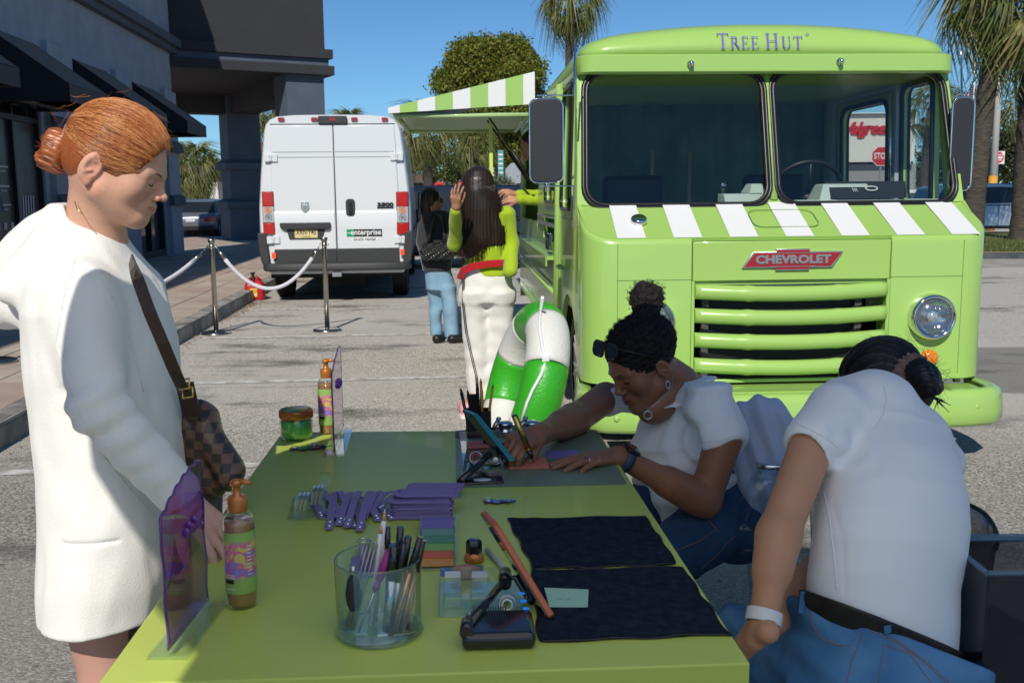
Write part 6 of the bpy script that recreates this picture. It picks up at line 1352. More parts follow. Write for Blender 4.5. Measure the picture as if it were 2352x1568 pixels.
wv = (wri-elb).normalized(); coat.cut(rc(wri+wv*.048, wri+wv*.12, .040, .05, k=.006))
nk = PY(215, 490, 2.0); coat.cut(rc(nk+Vector((0,0,.0)), nk+Vector((.05,0,.2)), .052, .075, k=.012))
fr0 = PY(385, 1000, YA); coat.cut(rc(PY(420,700,2.13), PY(470,1500,2.13), .05, .09, k=.02))
el3 = A3(elb); wr3 = A3(wri); sh3 = A3(shl)
def coat_disp(P):
    d = .0035*wn(P*np.array([1,1,.35]), 32, 2)+.0016*wn(P*np.array([1,1,.5]), 75, 5)
    ab = wr3-el3; t = np.clip(((P-el3)@ab)/ab.dot(ab), -.3, 1); r = np.linalg.norm(P-el3-t[:, None]*ab, axis=1); arm = np.exp(-(r/.075)**4)
    q = np.exp(-((P-el3)**2).sum(1)/.012); d = d+arm*.0028*np.sin(t*26+3*wn(P, 14))*(.3+q*1.5)
    b = (np.abs(P[:, 2]-xz(0,1178)[1]) < .0022)*(P[:, 0] > xz(232,1178)[0])*(P[:, 0] < xz(350,1178)[0])*(P[:, 1] < YA); return d-b*.004
coat.disp = coat_disp
sculpt('coat', coat, .0046, M_coat, pA, it=2)
# dress, legs, hand
dr = SD(.02); rows = [(z, (xz(x0, 1200)[0]+xz(x1, 1200)[0])/2, YA+.07, (xz(x1,1200)[0]-xz(x0,1200)[0])/2, .15) for z, x0, x1 in ((1.1, 250, 375), (.95, 240, 392), (.8, 225, 486), (.62, 205, 470), (.5, 205, 440))]
dr.add(lf(rows)); dr.disp = noise_disp(.003, 40, 1, (1,1,.3)); sculpt('dress', dr, .006, M_brown, pA)
for y in (YA-.06, YA+.16):
    lg = SD(.02); x = xz(262, 1500)[0]; lg.add(rc((x,y,.62), (x+.01,y,.42), .075, .055), rc((x+.01,y,.42), (x-.03,y,.08), .052, .036), rc((x-.03,y,.05), (x+.13,y,.03), .035, .028)); sculpt('leg', lg, .006, M_skinL, pA, None, cf((.52,.28,.22)))
hnd = SD(.012); T = wframe(wri+wv*.015, PZ(500, 1228, .79), (.15,-.2,1)); hnd.add(rc(elb, wri, .03, .027)); hnd.add(hand(T, [(.25,.3,.2),(.2,.3,.2),(.25,.35,.2),(.3,.4,.3)], 1, .10, (.5,.55,.2), .98)); ho = sculpt('hand', hnd, .0026, M_skinL, pA, None, cf((.60,.33,.24)), it=1)
M_nail = mat('dark_red_nail', (.25,.01,.03), .15, coat=.8)
# bag on a crossbody strap
def check_mat():
    m = bpy.data.materials.new('brown_checked_canvas'); m.use_nodes = True; N = m.node_tree; b = N.nodes['Principled BSDF']; tc = N.nodes.new('ShaderNodeTexCoord'); mp = N.nodes.new('ShaderNodeMapping'); mp.inputs['Rotation'].default_value = (0, math.radians(-8), 0); N.links.new(tc.outputs['Object'], mp.inputs[0])
    ck = N.nodes.new('ShaderNodeTexChecker'); ck.inputs['Scale'].default_value = 50; ck.inputs[1].default_value = (.045,.028,.022,1); ck.inputs[2].default_value = (.17,.085,.045,1); s = N.nodes.new('ShaderNodeVectorMath'); s.operation = 'MULTIPLY'; s.inputs[1].default_value = (1, 0.0, 1); N.links.new(mp.outputs[0], s.inputs[0]); a = N.nodes.new('ShaderNodeVectorMath'); a.operation = 'ADD'; a.inputs[1].default_value = (.003,.003,.003); N.links.new(s.outputs[0], a.inputs[0]); N.links.new(a.outputs[0], ck.inputs[0]); N.links.new(ck.outputs[0], b.inputs['Base Color']); b.inputs['Roughness'].default_value = .38; b.inputs['Coat Weight'].default_value = .3; return m
YB_ = 2.05; pb = PY(485, 1040, YB_); bag = thing('handbag', 'brown checked canvas shoulder bag on a dark strap, carried by the woman in white', 'handbag', pb)
M_leath = mat('dark_brown_leather', (.05,.025,.018), .4, bump=.2, bscale=200)
bsd = SD(.02); bsd.add(rc(PY(452,968,YB_), PY(492,1085,YB_+.02), .045, .052), rc(PY(470,990,YB_-.03), PY(520,1085,YB_-.02), .03, .040), rc(PY(445,975,YB_), PY(472,1090,YB_), .03, .035), rc(PY(430,930,YB_), PY(452,968,YB_), .012, .04, k=.03))
bsd.disp = lambda P: -.007*np.exp(-((P[:, 0]-pb.x-.35*(pb.z-P[:, 2])*.9+.0)/.012)**2)+.003*wn(P, 50, 3)
sculpt('bag_body', bsd, .004, check_mat(), bag)
def ribbon(m, pts, w, th, nrm):
    P = [Vector(p) for p in pts]; r = []
    for i, p in enumerate(P):
        t = (P[min(i+1, len(P)-1)]-P[max(i-1, 0)]).normalized(); n = Vector(nrm); s = t.cross(n).normalized(); n = s.cross(t).normalized(); r.append([p-s*w/2-n*th/2, p+s*w/2-n*th/2, p+s*w/2+n*th/2, p-s*w/2+n*th/2])
    m.loft(r, smooth=False); return m
m = MB(); SP = [PY(300,596,1.97), PY(306,616,1.84), PY(316,640,1.79), PY(345,720,1.765), PY(375,790,1.775), PY(400,850,1.80), PY(416,885,1.86), PY(424,900,1.9)]; ribbon(m, SP, .022, .003, (.2,-1,0)); m.build('strap', M_leath, bag, True)
m = MB(); ribbon(m, [PY(424,880,1.96), PY(432,915,1.98), PY(440,955,2.0)], .035, .006, (.2,-1,0)); m.build('strap_tab', M_leath, bag, True); m = MB()
for (x, y, r) in ((423, 882, .014), (431, 902, .014)): c = PY(x, y, 1.86); m.tube([c+Vector((a*.6,-.3*a,b)) for a, b in ((-.02,-.012),(.02,-.006),(.02,.012),(-.02,.006))], .0022, 6, closed=True)
m.build('buckle', mat('brass', (.75,.5,.15), .2, 1.0), bag, True)
# sunlit gap: necklace line
nl = MB(); nl.tube([PY(172,462,1.93), PY(176,478,1.91), PY(188,492,1.905)], .0009, 5); nl.build('necklace', MATS['brass'], pA, True)

# ======== 2. long haired woman in white trousers, seen from behind
YC = 6.5; wv_ = 2287/6.5
pC = thing('person', 'woman with very long black hair, lime top and white track trousers, seen from behind', 'person', (PY(1115, 900, YC).x, YC, 0)); X_ = lambda px, py, Y=YC: PY(px, py, Y)
M_lime = fabric('lime_knit', (.34,.48,.015)); M_wtr = fabric('white_fleece', (.72,.70,.65)); M_redf = fabric('red_band', (.42,.01,.015))
top = SD(.03); R_ = []
for (py, x0, x1, b) in ((632,1070,1176,.12),(600,1068,1170,.115),(560,1066,1168,.11),(520,1054,1172,.115),(490,1050,1172,.11),(478,1066,1150,.09),(465,1090,1125,.06)): a, c = X_(x0,py), X_(x1,py); R_.append((a.z, (a.x+c.x)/2, YC, (c.x-a.x)/2, b))
top.add(lf(R_)); top.add(rc(X_(1058,495), X_(1046,560,6.45), .055, .048), rc(X_(1046,560,6.45), X_(1047,484,6.2), .046, .036)); top.add(rc(X_(1165,492), X_(1174,560), .055, .048), rc(X_(1174,560), X_(1172,622,6.35), .048, .045))
top.disp = noise_disp(.004, 30, 1); sculpt('top', top, .008, M_lime, pC)
tr = SD(.02); R_ = []
for (py, x0, x1, b) in ((606,1064,1160,.11),(640,1058,1176,.125),(670,1056,1182,.135),(690,1058,1182,.13)): a, c = X_(x0,py), X_(x1,py); R_.append((a.z, (a.x+c.x)/2, YC, (c.x-a.x)/2, b))
tr.add(lf(R_, e=2.3)); LB, RB = [], []
for (py, a0, a1, b0, b1) in ((670,1062,1118,1124,1178),(710,1060,1120,1122,1180),(760,1062,1121,1124,1180),(820,1068,1121,1122,1165),(870,1072,1120,1116,1152),(912,1078,1118,1112,1148)):
    for L_, (x0, x1) in ((LB, (a0, a1)), (RB, (b0, b1))): p, q = X_(x0,py), X_(x1,py); L_.append((p.z, (p.x+q.x)/2, YC, (q.x-p.x)/2, max((q.x-p.x)/2*1.15, .135-(py-670)*.0005)))
tr.add(lf(LB, k=.05), lf(RB, k=.05)); tr.cut(rc(X_(1121,735), X_(1117,930), .006, .03, k=.03)); tr.cut(rc(X_(1121,668,6.32), X_(1121,740,6.36), .004, .012, k=.02)); tr.disp = lambda P: .003*wn(P*np.array([1,1,1.6]), 22, 4)*sstep(-P[:, 2], -.75, -.6)+.0025*wn(P, 50, 2)
sculpt('trousers', tr, .008, M_wtr, pC)
m = MB()
for o_ in (0, .022): m.tube([X_(px+o_*160, py, YC-.10) for px, py in ((1062,640),(1062,700),(1069,760),(1082,820),(1092,862),(1095,905))], .006, 5, flat=.5)
m.build('side_stripe', M_black, pC, True)
m = MB(); ribbon(m, [X_(1056,640,6.42), X_(1064,622,6.38), X_(1085,612,6.36), X_(1120,606,6.36), X_(1152,604,6.37), X_(1164,606,6.45)], .045, .012, (0,-1,0)); m.build('waist_band', M_redf, pC, True)
for px in (1080, 1122):
    s_ = SD(.02); p = PZ(px+(-8 if px < 1100 else 8), 940, .05); s_.add(rc(p, p+Vector((-.03 if px < 1100 else .03,.16,-.005)), .045, .04)); sculpt('shoe', s_, .006, mat('pink_trainer', (.75,.35,.38), .6) if 'pink_trainer' not in MATS else MATS['pink_trainer'], pC); MB().prism(rrect(.09,.26,.04,4,p.x,p.y+.07), 0, .022, 'z').build('sole', MATS['sign_white'], pC, True)
    MB().tube([p+Vector((-.01,.01,0)), X_(px+15, 900)], .035, 10).build('ankle', mat('tan_plain_skin', TAN[0], .5) if 'tan_plain_skin' not in MATS else MATS['tan_plain_skin'], pC, True)
hd_ = SD(.02); c = X_(1100, 425); hd_.add(el(c, (.075,.095,.11)), rc(c, X_(1105, 480), .05, .05)); sculpt('head', hd_, .006, M_skinT, pC, None, cf(TAN[0]))
hn = SD(.01); wq = X_(1047,478,6.18); hn.add(hand(wframe(wq, X_(1046,440,6.12), (-.3,-1,0)), [(.3,.4,.3),(.25,.4,.3),(.3,.4,.3),(.35,.5,.3)], 1, .14, (.5,.4,.2), .86)); sculpt('hand', hn, .004, M_skinT, pC, None, cf(TAN[0]), it=1)
# her hair: a shaped mass plus many separate long strands
hs = SD(.03); R_ = []
for (py, x0, x1, b) in ((384,1086,1112,.03),(392,1072,1126,.07),(410,1062,1134,.10),(440,1058,1140,.115),(480,1054,1150,.115),(520,1050,1164,.10),(560,1056,1166,.09),(590,1068,1160,.075),(606,1082,1146,.04)): a, c = X_(x0,py), X_(x1,py); R_.append((a.z, (a.x+c.x)/2, YC-.03, (c.x-a.x)/2, b))
hs.add(lf(R_, e=2.1)); hs.disp = lambda P: .0015*np.sin(P[:, 0]*260+1.5*wn(P, 9))+.003*wn(P*np.array([1,1,.2]), 45, 1)
BLK = ((.010,.007,.006), (.035,.021,.016)); hb = sculpt('hair', hs, .007, M_hairm, pC, None, lambda P: A3(BLK[0])+(A3(BLK[1])-A3(BLK[0]))*(.5+.5*np.sin(P[:, 0]*300+2*wn(P, 9)))[:, None])
def strands(name, par, fn, n, seed, th, col, rough=.28):
    rr = random.Random(seed); m = MB()
    for i in range(n): pts, r0 = fn(rr); m.tube(pts, [r0*th*(1-.6*k/(len(pts)-1)) for k in range(len(pts))], 3, cap=False)
    o = m.build(name, strand_mat(name+'_dark', col, rough), par, True); o['kind'] = 'stuff'; return o
def lh(rr):
    u = rr.uniform(-1, 1); xm = 1098+u*34; ye = rr.uniform(570, 628)-26*abs(u); pts = []; wob = rr.uniform(-6, 6); ph = rr.uniform(0, 6)
    for k in range(9):
        t = k/8; py = 390+8*u*u*3+(ye-390)*t; px = xm+u*27*math.sin(min(1, t*1.2)*PI/2)*(1-.25*max(0, t-.7)/.3)+8*t+wob*t*t+2.5*math.sin(ph+t*7); w_ = math.sqrt(max(0, 1-min(1, abs(u))**2)); pts.append(PY(px, py, YC-.03-(.118*w_+.006)*min(1, .35+t*3)*(1-.35*t)))
    return pts, rr.uniform(.7, 1.4)
strands('hair_strands', hb, lh, 950, 5, .0012, (.022,.013,.010))

# ======== 3. short black haired woman in a grey tee and jeans, facing away to the right
YD = 9.75; Q = lambda px, py, Y=YD: PY(px, py, Y)
pD = thing('person', 'woman with shoulder length black hair, charcoal tee, light jeans and a black woven bag', 'person', (Q(1012, 770).x, YD, 0))
M_char = fabric('charcoal_cotton', (.035,.033,.037)); ts = SD(.03); R_ = []
for (py, x0, x1, b) in ((622,972,1036,.13),(600,966,1040,.13),(560,958,1042,.13),(520,957,1040,.12),(495,968,1030,.10),(484,985,1015,.06)): a, c = Q(x0,py), Q(x1,py); R_.append((a.z, (a.x+c.x)/2, YD, (c.x-a.x)/2, b))
ts.add(lf(R_)); ts.add(rc(Q(1020,500), Q(1036,545,9.62), .075, .075)); ts.disp = noise_disp(.007, 20, 3); sculpt('t_shirt', ts, .01, M_char, pD)
jn = SD(.02); R1, R2, R3 = [], [], []
for (py, x0, x1) in ((608,976,1034),(640,976,1042),(665,980,1046)): a, c = Q(x0,py), Q(x1,py); R1.append((a.z, (a.x+c.x)/2, YD, (c.x-a.x)/2, .12))
for (py, a0, a1, b0, b1) in ((655,980,1018,1010,1048),(700,984,1016,1016,1052),(740,986,1014,1020,1054),(772,988,1016,1022,1056)):
    for L_, (x0, x1) in ((R2, (a0, a1)), (R3, (b0, b1))): p, q = Q(x0,py), Q(x1,py); L_.append((p.z, (p.x+q.x)/2, YD+(.05 if L_ is R2 else -.04), (q.x-p.x)/2, (q.x-p.x)/2*1.2))
jn.add(lf(R1), lf(R2, k=.02), lf(R3, k=.02)); jn.disp = noise_disp(.006, 24, 2); sculpt('jeans', jn, .01, M_deniml, pD)
for px in (1003, 1038): p = PZ(px, 778, .045); s_ = SD(.02); s_.add(rc(p, p+Vector((.16 if px > 1010 else .05,.06,-.005)), .045, .036)); sculpt('shoe', s_, .008, M_black, pD)
arm = SD(.02); arm.add(rc(Q(1036,545,9.6), Q(1041,568,9.5), .042, .038), rc(Q(1041,568,9.5), Q(1068,578,9.35), .037, .028)); arm.add(hand(wframe(Q(1068,578,9.35), Q(1078,575,9.3), (0,-1,.3)), [.6,.6,.6,.6], -1, .1, (.5,.4,.3))); sculpt('arm', arm, .006, M_skinT, pD, None, cf(TAN[0]))
hd_ = SD(.02); c = Q(993, 462); hd_.add(el(c, (.09,.08,.11)), el(c+Vector((.07,0,-.02)), (.03,.03,.05)), rc(c, Q(998, 492), .05, .055)); sculpt('head', hd_, .007, M_skinT, pD, None, cf(TAN[0]))
hs = SD(.03); hs.add(el(Q(988,455), (.10,.10,.105)), rc(Q(982,470), Q(976,512), .075, .05), rc(Q(972,490), Q(968,525,9.7), .045, .02)); hs.cut(rc(Q(1018,470,9.6), Q(1016,520,9.6), .04, .08)); hs.disp = lambda P: .004*np.sin(P[:, 0]*150+2*wn(P, 9)); hb = sculpt('hair', hs, .007, M_hairm, pD, None, lambda P: A3(BLK[0])+(A3(BLK[1])-A3(BLK[0]))*(.5+.5*np.sin(P[:, 0]*200))[:, None])
m = MB(); m.tube([Q(1012,455,9.66), Q(1016,458,9.64), Q(1017,464,9.64), Q(1011,463,9.66)], .008, 5, closed=True); m.build('sunglasses', M_black, pD, True)
bg_ = thing('shoulder_bag', 'black woven leather shoulder bag of the woman in jeans', 'handbag', Q(1008, 570, 9.6)); M_blk = mat('black_leather', (.015,.015,.016), .3, coat=.3); s_ = SD(.03)
s_.add(rc(Q(985,578,9.58), Q(1030,575,9.55), .09, .09)); s_.disp = lambda P: .012*np.sin(P[:, 0]*130)*np.sin(P[:, 2]*130+P[:, 0]*50); sculpt('bag_body', s_, .007, M_blk, bg_)
m = MB(); m.tube([Q(984,560,9.56), Q(990,520,9.56), Q(1000,490,9.6), Q(1014,496,9.62), Q(1020,540,9.56), Q(1022,560,9.55)], [.018+.004*(i%2) for i in range(6)], 8); m.build('strap', M_blk, bg_, True)

# ======== 4. vendor leaning out of the serving hatch
pE = thing('person', 'vendor inside the green truck reaching out of the hatch in a lime long sleeve', 'person', (.62, 8.85, .6)); E = lambda px, py, Y=8.75: PY(px, py, Y)
sl_ = SD(.03); sl_.add(rc(E(1330,470,8.95), E(1275,462,8.85), .085, .06), rc(E(1275,462,8.85), E(1196,458), .055, .043), rc(E(1335,420,9.1), E(1280,448,9.0), .07, .055), rc(E(1280,448,9.0), E(1192,447,8.85), .05, .04)); sl_.add(rc((.62,9.0,.9), (.62,9.0,1.35), .17, .14)); sl_.disp = noise_disp(.005, 25, 6, (2,1,1)); sculpt('sleeve', sl_, .007, M_lime, pE)
h1 = SD(.01); h1.add(hand(wframe(E(1190,459), E(1150,456), (.1,-.8,.5)), [(.5,.6,.4),(.5,.7,.4),(.6,.7,.4),(.7,.8,.4)], -1, .08, (.6,.3,.3))); sculpt('hand', h1, .004, M_skinT, pE, None, cf((.45,.22,.14)), it=1)
h2 = SD(.01); h2.add(hand(wframe(E(1188,446,8.85), E(1148,437,8.8), (.1,-.5,.8)), [(.3,.5,.4),(.4,.5,.4),(.4,.6,.4),(.5,.6,.4)], 1, .08, (.6,.3,.3))); sculpt('hand', h2, .004, M_skinT, pE, None, cf((.45,.22,.14)), it=1)
hd_ = SD(.02); c = E(1222, 340, 8.95); RE = frame((-.9,-.35,-.15), (0,0,1)); sculpt('head', headsd(), .004, M_skinT, pE, MT(RE, c), skincol(*TAN), it=1)
hs = SD(.02); hs.add(el((0,-.01,.06), (.085,.105,.095)), rc((0,-.07,.02), (0,-.1,-.1), .07, .05)); hs.cut(el((0,.12,-.03), (.1,.09,.115))); sculpt('hair', hs, .006, M_hairm, pE, MT(RE, c), cf(BLK[0]))
# ======== 5. writer: woman with curly bun, sunglasses on her head, writing at the table
TABZ = .75
pW = thing('person', 'seated woman with curly black bun and sunglasses on her head, writing on a card', 'person', (PY(1610, 1200, 2.75).x, 2.75, .45)); V_ = PY
tW = math.radians(31); al = math.radians(24); fwd = Vector((-math.cos(tW)*math.cos(al), -math.cos(tW)*math.sin(al), -math.sin(tW))); upW = Vector((-math.sin(tW)*math.cos(al), -math.sin(tW)*math.sin(al), math.cos(tW)))
RW = frame(fwd, upW); hW = V_(1492, 855, 2.74)+Vector((.0,.06,0)); MW = MT(RW, hW, 1.03); inv = MW.inverted()
sd = headsd(1.0, .95); nb = inv @ V_(1560, 880, 2.86); sd.add(rc((0,-.03,-.02), tuple(nb), .053, .056, k=.03))
def skW(P): return skincol(*DARK, .95)(P)
sculpt('head', sd, .0026, M_skinD, pW, MW, skW, it=1); face_bits(pW, MW, .95, (.008,.006,.005))
nk_ = SD(.03); nk_.add(rc(V_(1552,880,2.86), V_(1578,905,2.90), .056, .07), rc(V_(1540,905,2.80), V_(1500,935,2.80), .05, .05)); sculpt('neck', nk_, .005, M_skinD, pW, None, cf(DARK[0]))
# curly hair: scalp shell with fine crinkle and a coiled bun
CB = ((.006,.005,.005), (.022,.018,.017))
def crinkle(a, f): return lambda P: a*(wn(P, f, 1)+.7*wn(P, f*2.1, 4)+.35*np.sin(P[:, 0]*f*3)*np.sin(P[:, 1]*f*3)*np.sin(P[:, 2]*f*3))
hs = SD(.02); hs.add(el((0,-.012,.060), (.083,.104,.092)), el((0,-.07,.07), (.062,.05,.06))); hs.cut(el((0,.125,-.02), (.10,.085,.116), k=.014), el((.088,.014,-.02), (.03,.04,.045), k=.01), el((-.088,.014,-.02), (.03,.04,.045), k=.01), el((0,-.02,-.095), (.12,.12,.06), k=.02))
hs.disp = crinkle(.0020, 330); hcf = lambda P: A3(CB[0])+(A3(CB[1])-A3(CB[0]))*np.clip(.5+.7*wn(P, 330, 2), 0, 1)[:, None]
hb = sculpt('hair', hs, .0022, attr_mat('curly_hair', .75, .0, 60, 0, .25), pW, MW, hcf, it=1)
bq = inv @ (V_(1487, 684, 2.84)); bs = SD(.012); bs.add(el(tuple(bq), (.042,.042,.042)), rc((0,-.06,.115), tuple(bq), .04, .034, k=.02)); rr = random.Random(8)
for i in range(26): d = Vector((rr.gauss(0,1), rr.gauss(0,1), rr.gauss(0,1))).normalized(); bs.add(el(tuple(bq+d*.036), (.014,.014,.014), k=.006))
bs.disp = crinkle(.0028, 200); sculpt('hair_bun', bs, .0024, MATS['curly_hair'], hb, MW, hcf, it=1)
def coil(rr, base, d, L, r=.004, turns=3):
    d = d.normalized(); a = d.orthogonal().normalized(); b = d.cross(a); return [base+d*L*k/14+(a*math.cos(k*turns*.45)+b*math.sin(k*turns*.45))*r for k in range(15)]
m = MB()
for i in range(900):
    d = Vector((rr.gauss(0,1), rr.gauss(-.2,1), rr.gauss(.35,1))).normalized()
    if d.y > .5 and d.z < .5 or d.z < -.2: continue
    p = Vector((d.x*.085, -.012+d.y*.106, .06+d.z*.094)); m.tube(coil(rr, p-d*.003, d+Vector((rr.gauss(0,.8), rr.gauss(0,.8), rr.gauss(0,.8))), rr.uniform(.006,.014)), .0006, 3, cap=False)
for i in range(150): d = Vector((rr.gauss(0,1), rr.gauss(0,1), rr.gauss(0,1))).normalized(); m.tube(coil(rr, bq+d*.044, d+Vector((rr.gauss(0,.7), rr.gauss(0,.7), rr.gauss(0,.7))), rr.uniform(.008,.022)), .0006, 3, cap=False)
me = m.mesh('curls', strand_mat('black_curls', (.016,.013,.013), .6)); me.transform(MW); o = place(me, 'curls', hb, True); o['kind'] = 'stuff'
# sunglasses pushed up on the hair
sg = thing('sunglasses', 'black sunglasses pushed up on the head of the writing woman', 'sunglasses', V_(1400, 800, 2.65)); M_len = mat('dark_lens', (.008,.012,.01), .05, coat=1)
def sp(x, th, r=1.0): return MW @ Vector((x, (-.008+.104*math.cos(th))*r+.0, .058+.094*math.sin(th)*r))
th0 = math.radians(39)
def glp(u, v): # u across, v up the forehead arc
    return MW @ Vector((u, -.004+(.108-.9*u*u*.6)*math.cos(th0+v), .05+(.107)*math.sin(th0+v)))
for q in (-1, 1):
    m = MB(); pr = rrect(.058, .042, .014, 4, q*.034, 0); P1 = [glp(u, v/.11) for u, v in pr]; n = len(P1); cc = sum(P1, Vector())/n; nr = (glp(q*.034, 0)-hW).normalized(); m.add([p+nr*.004 for p in P1]+[p+nr*.007 for p in P1], [tuple(range(n)), tuple(range(2*n-1,n-1,-1))]+[(i,(i+1)%n,n+(i+1)%n,n+i) for i in range(n)]); m.build('lens', M_len, sg, True)
    m = MB(); m.tube([p+nr*.0055 for p in P1], .003, 6, closed=True); m.build('rim', M_black, sg, True)
    m = MB(); a = glp(q*.066, .1); e = MW @ Vector((q*.083,-.02,.035)); m.tube([a+nr*.004, a.lerp(e,.35)+(MW.to_3x3() @ Vector((q*.012,0,0))), e, MW @ Vector((q*.082,-.05,.015))], [.0035,.003,.0026,.002], 6); m.build('temple_arm', M_black, sg, True)
m = MB(); m.tube([glp(-.008,.08)+nr*.003, glp(0,.13)+nr*.003, glp(.008,.08)+nr*.003], .003, 6); m.build('bridge', M_black, sg, True)
# tee shirt: torso stack along the spine
def spine_frame(hip, neck, face):
    z = (Vector(neck)-Vector(hip)).normalized(); y = Vector(face); y = (y-z*y.dot(z)).normalized(); x = y.cross(z); return Matrix((x, y, z)).transposed()
hipW = Vector((V_(1605,1215,2.80).x, 2.86, .50)); nekW = V_(1562, 893, 2.90); faW = (-.85,-.53,0); RS = spine_frame(hipW, nekW, faW); L_ = (nekW-hipW).length
tee = SD(.03); tee.add(lf([(-.02,0,.01,.165,.135),(.08,0,.015,.165,.135),(.20,0,.025,.165,.14),(.32,0,.02,.172,.135),(.40,0,0,.175,.105),(L_-.035,0,-.01,.135,.085),(L_-.0,0,-.01,.08,.065)], hipW, RS, 2.2))
shN, shF = V_(1632, 925, 2.66), V_(1448, 895, 3.05); slN = V_(1665, 1000, 2.60); slF = V_(1392, 912, 2.95); eN = V_(1618, 1150, 2.58); eF = V_(1322, 962, 2.78); wN = V_(1428, 1052, 2.47); wF = V_(1232, 1000, 2.50)
tee.add(rc(shN, slN, .066, .062, k=.03), rc(shF, slF, .06, .057, k=.03), rc(nekW-Vector((0,0,.03)), shN, .055, .062, k=.03), rc(nekW-Vector((0,0,.03)), shF, .06, .065, k=.03))
dN = (slN-shN).normalized(); tee.cut(rc(slN+dN*.078, slN+dN*.16, .054, .066, k=.004)); dF = (slF-shF).normalized(); tee.cut(rc(slF+dF*.062, slF+dF*.13, .049, .056, k=.004)); nz = RS.col[2]; tee.cut(rc(nekW+nz*.030+Vector((-.03,-.02,0)), nekW+nz*.10+Vector((-.03,-.02,.0)), .060, .11, k=.010))
sN3 = A3(shN); ax3 = A3(RS.col[2])
def tee_disp(P):
    q = P-A3(hipW); t = q@ax3; x = q@A3(RS.col[0])
    f = .009*np.sin(t*55+x*22+2.5*wn(P, 9, 2))*(np.exp(-((t-.10)/.10)**2)); ra = np.linalg.norm(P-sN3-A3((.0,0,-.07)), axis=1); f = f+.007*np.sin(ra*95+2*wn(P, 12))*np.exp(-((ra-.10)/.06)**2); return f+.003*wn(P*np.array([1,1,.6]), 38, 1)+.0012*wn(P, 90, 3)
tee.disp = tee_disp; tee.post = lambda P, d: smax(d, (P-A3(nekW))@A3(nz)-.028, .01); sculpt('t_shirt', tee, .0042, M_tee, pW, it=2)
an = SD(.02); an.add(rc(slN, eN, .050, .043), rc(eN, wN, .043, .026), rc(eN.lerp(wN,.12), eN.lerp(wN,.45), .046, .040)); hT = wframe(wN+Vector((-.01,.0,.005)), PZ(1290, 1062, .772), (.0,.02,1)); an.add(hand(hT, [(.12,.1,.08),(.1,.1,.1),(.12,.12,.1),(.15,.15,.1)], 1, .12, (.75,.15,.35), 1.0)); sculpt('arm', an, .0028, M_skinD, pW, None, cf(DARK[0]), it=1)
af = SD(.02); af.add(rc(slF, eF, .047, .043), rc(eF, wF, .042, .026), rc(eF.lerp(wF,.1), eF.lerp(wF,.4), .045, .038)); gripT = wframe(wF, V_(1196, 1012, 2.44), (.45,.25,1)); af.add(hand(gripT, [(.75,.9,.5),(.85,1.0,.6),(1.0,1.1,.7),(1.1,1.2,.7)], -1, .05, (.35,.75,.35), .98)); sculpt('arm', af, .0028, M_skinD, pW, None, cf(DARK[0]), it=1)
# jewellery and watch
M_slv = MATS['satin_silver']; lo_ = MW @ Vector((-.082,-.002,-.028))
for q in (-1, 1): e_ = MW @ Vector((q*.081,.0,-.034)); m = MB(); m.tube([e_+Vector((.009*math.cos(a)*.6,.0,.011*math.sin(a)-.004)) for a in [2*PI*i/16 for i in range(16)]], .0022, 6, closed=True); m.build('hoop_earring', M_slv, pW, True)
m = MB(); pz = V_(1488, 943, 2.60); m.tube([V_(1548,850,2.76), V_(1543,888,2.66), V_(1520,915,2.62), pz], .0010, 5); m.tube([pz, V_(1478,925,2.66), V_(1465,905,2.72)], .001, 5); m.tube([pz+Vector((.011*math.cos(a),0,-.012+.011*math.sin(a))) for a in [2*PI*i/16 for i in range(16)]], .0024, 6, closed=True); m.build('necklace', M_slv, pW, True)
R3 = wframe(wN, eN, (.05,-.35,1)).to_3x3(); wc = wN.lerp(eN, .02)+Vector((.002,0,.0))
wt = thing('wristwatch', 'square black smartwatch on a slate blue band on the writing woman\'s wrist', 'watch', wc); m = MB(); m.lathe([(.0305,-.012),(.033,-.012),(.033,.012),(.0305,.012),(.0305,-.012)], wc, 28, R3 @ Matrix.Rotation(PI/2, 3, 'X').inverted(), cap=False); m.build('band', mat('slate_band', (.035,.06,.10), .5), wt, True)
m = MB(); m.box(wc+R3.col[2]*.034, (.038,.042,.010), R3); cs = m.build('case', M_black, wt, True, bevel=.006); m = MB(); m.box(wc+R3.col[2]*.0396, (.032,.036,.001), R3); m.build('screen', M_len, wt, True)
rg = hT @ Vector((-.012,.108,.0)); m = MB(); dd = hT.to_3x3(); m.tube([rg+dd @ Vector((.0108*math.cos(a),0,.0108*math.sin(a))) for a in [2*PI*i/18 for i in range(18)]], .0018, 6, closed=True); m.build('ring', M_slv, pW, True)
# marker pen in the right hand
def pen(name, label, a, b, r, mats, parts, grp=None, cat='pen', par=None):
    t = par if par is not None else thing(name, label, cat, Vector(a), 0, grp); a, b = Vector(a), Vector(b)
    for (k0, k1, r0, r1, mi, nm) in parts: m = MB(); m.tube([a.lerp(b, k0), a.lerp(b, k1)], [r*r0, r*r1], 12); m.build(nm, mats[mi], t, True)
    return t
M_gold = mat('gold_metal', (.55,.36,.10), .22, 1.0); M_blkp = mat('glossy_black_plastic', (.012,.012,.014), .2, coat=.5)
tipP = PZ(1224, 1057, .772); pen('marker_pen', 'gold paint marker held in the writing hand', tipP, V_(1181, 953, 2.38), .0078, [M_gold, M_blkp], [(0,.06,.18,.3,1,'nib'),(.06,.24,.75,.8,1,'grip'),(.24,.27,.95,1,0,'collar'),(.27,.99,1,1,0,'barrel'),(.99,1.0,.9,.7,1,'end_cap')])
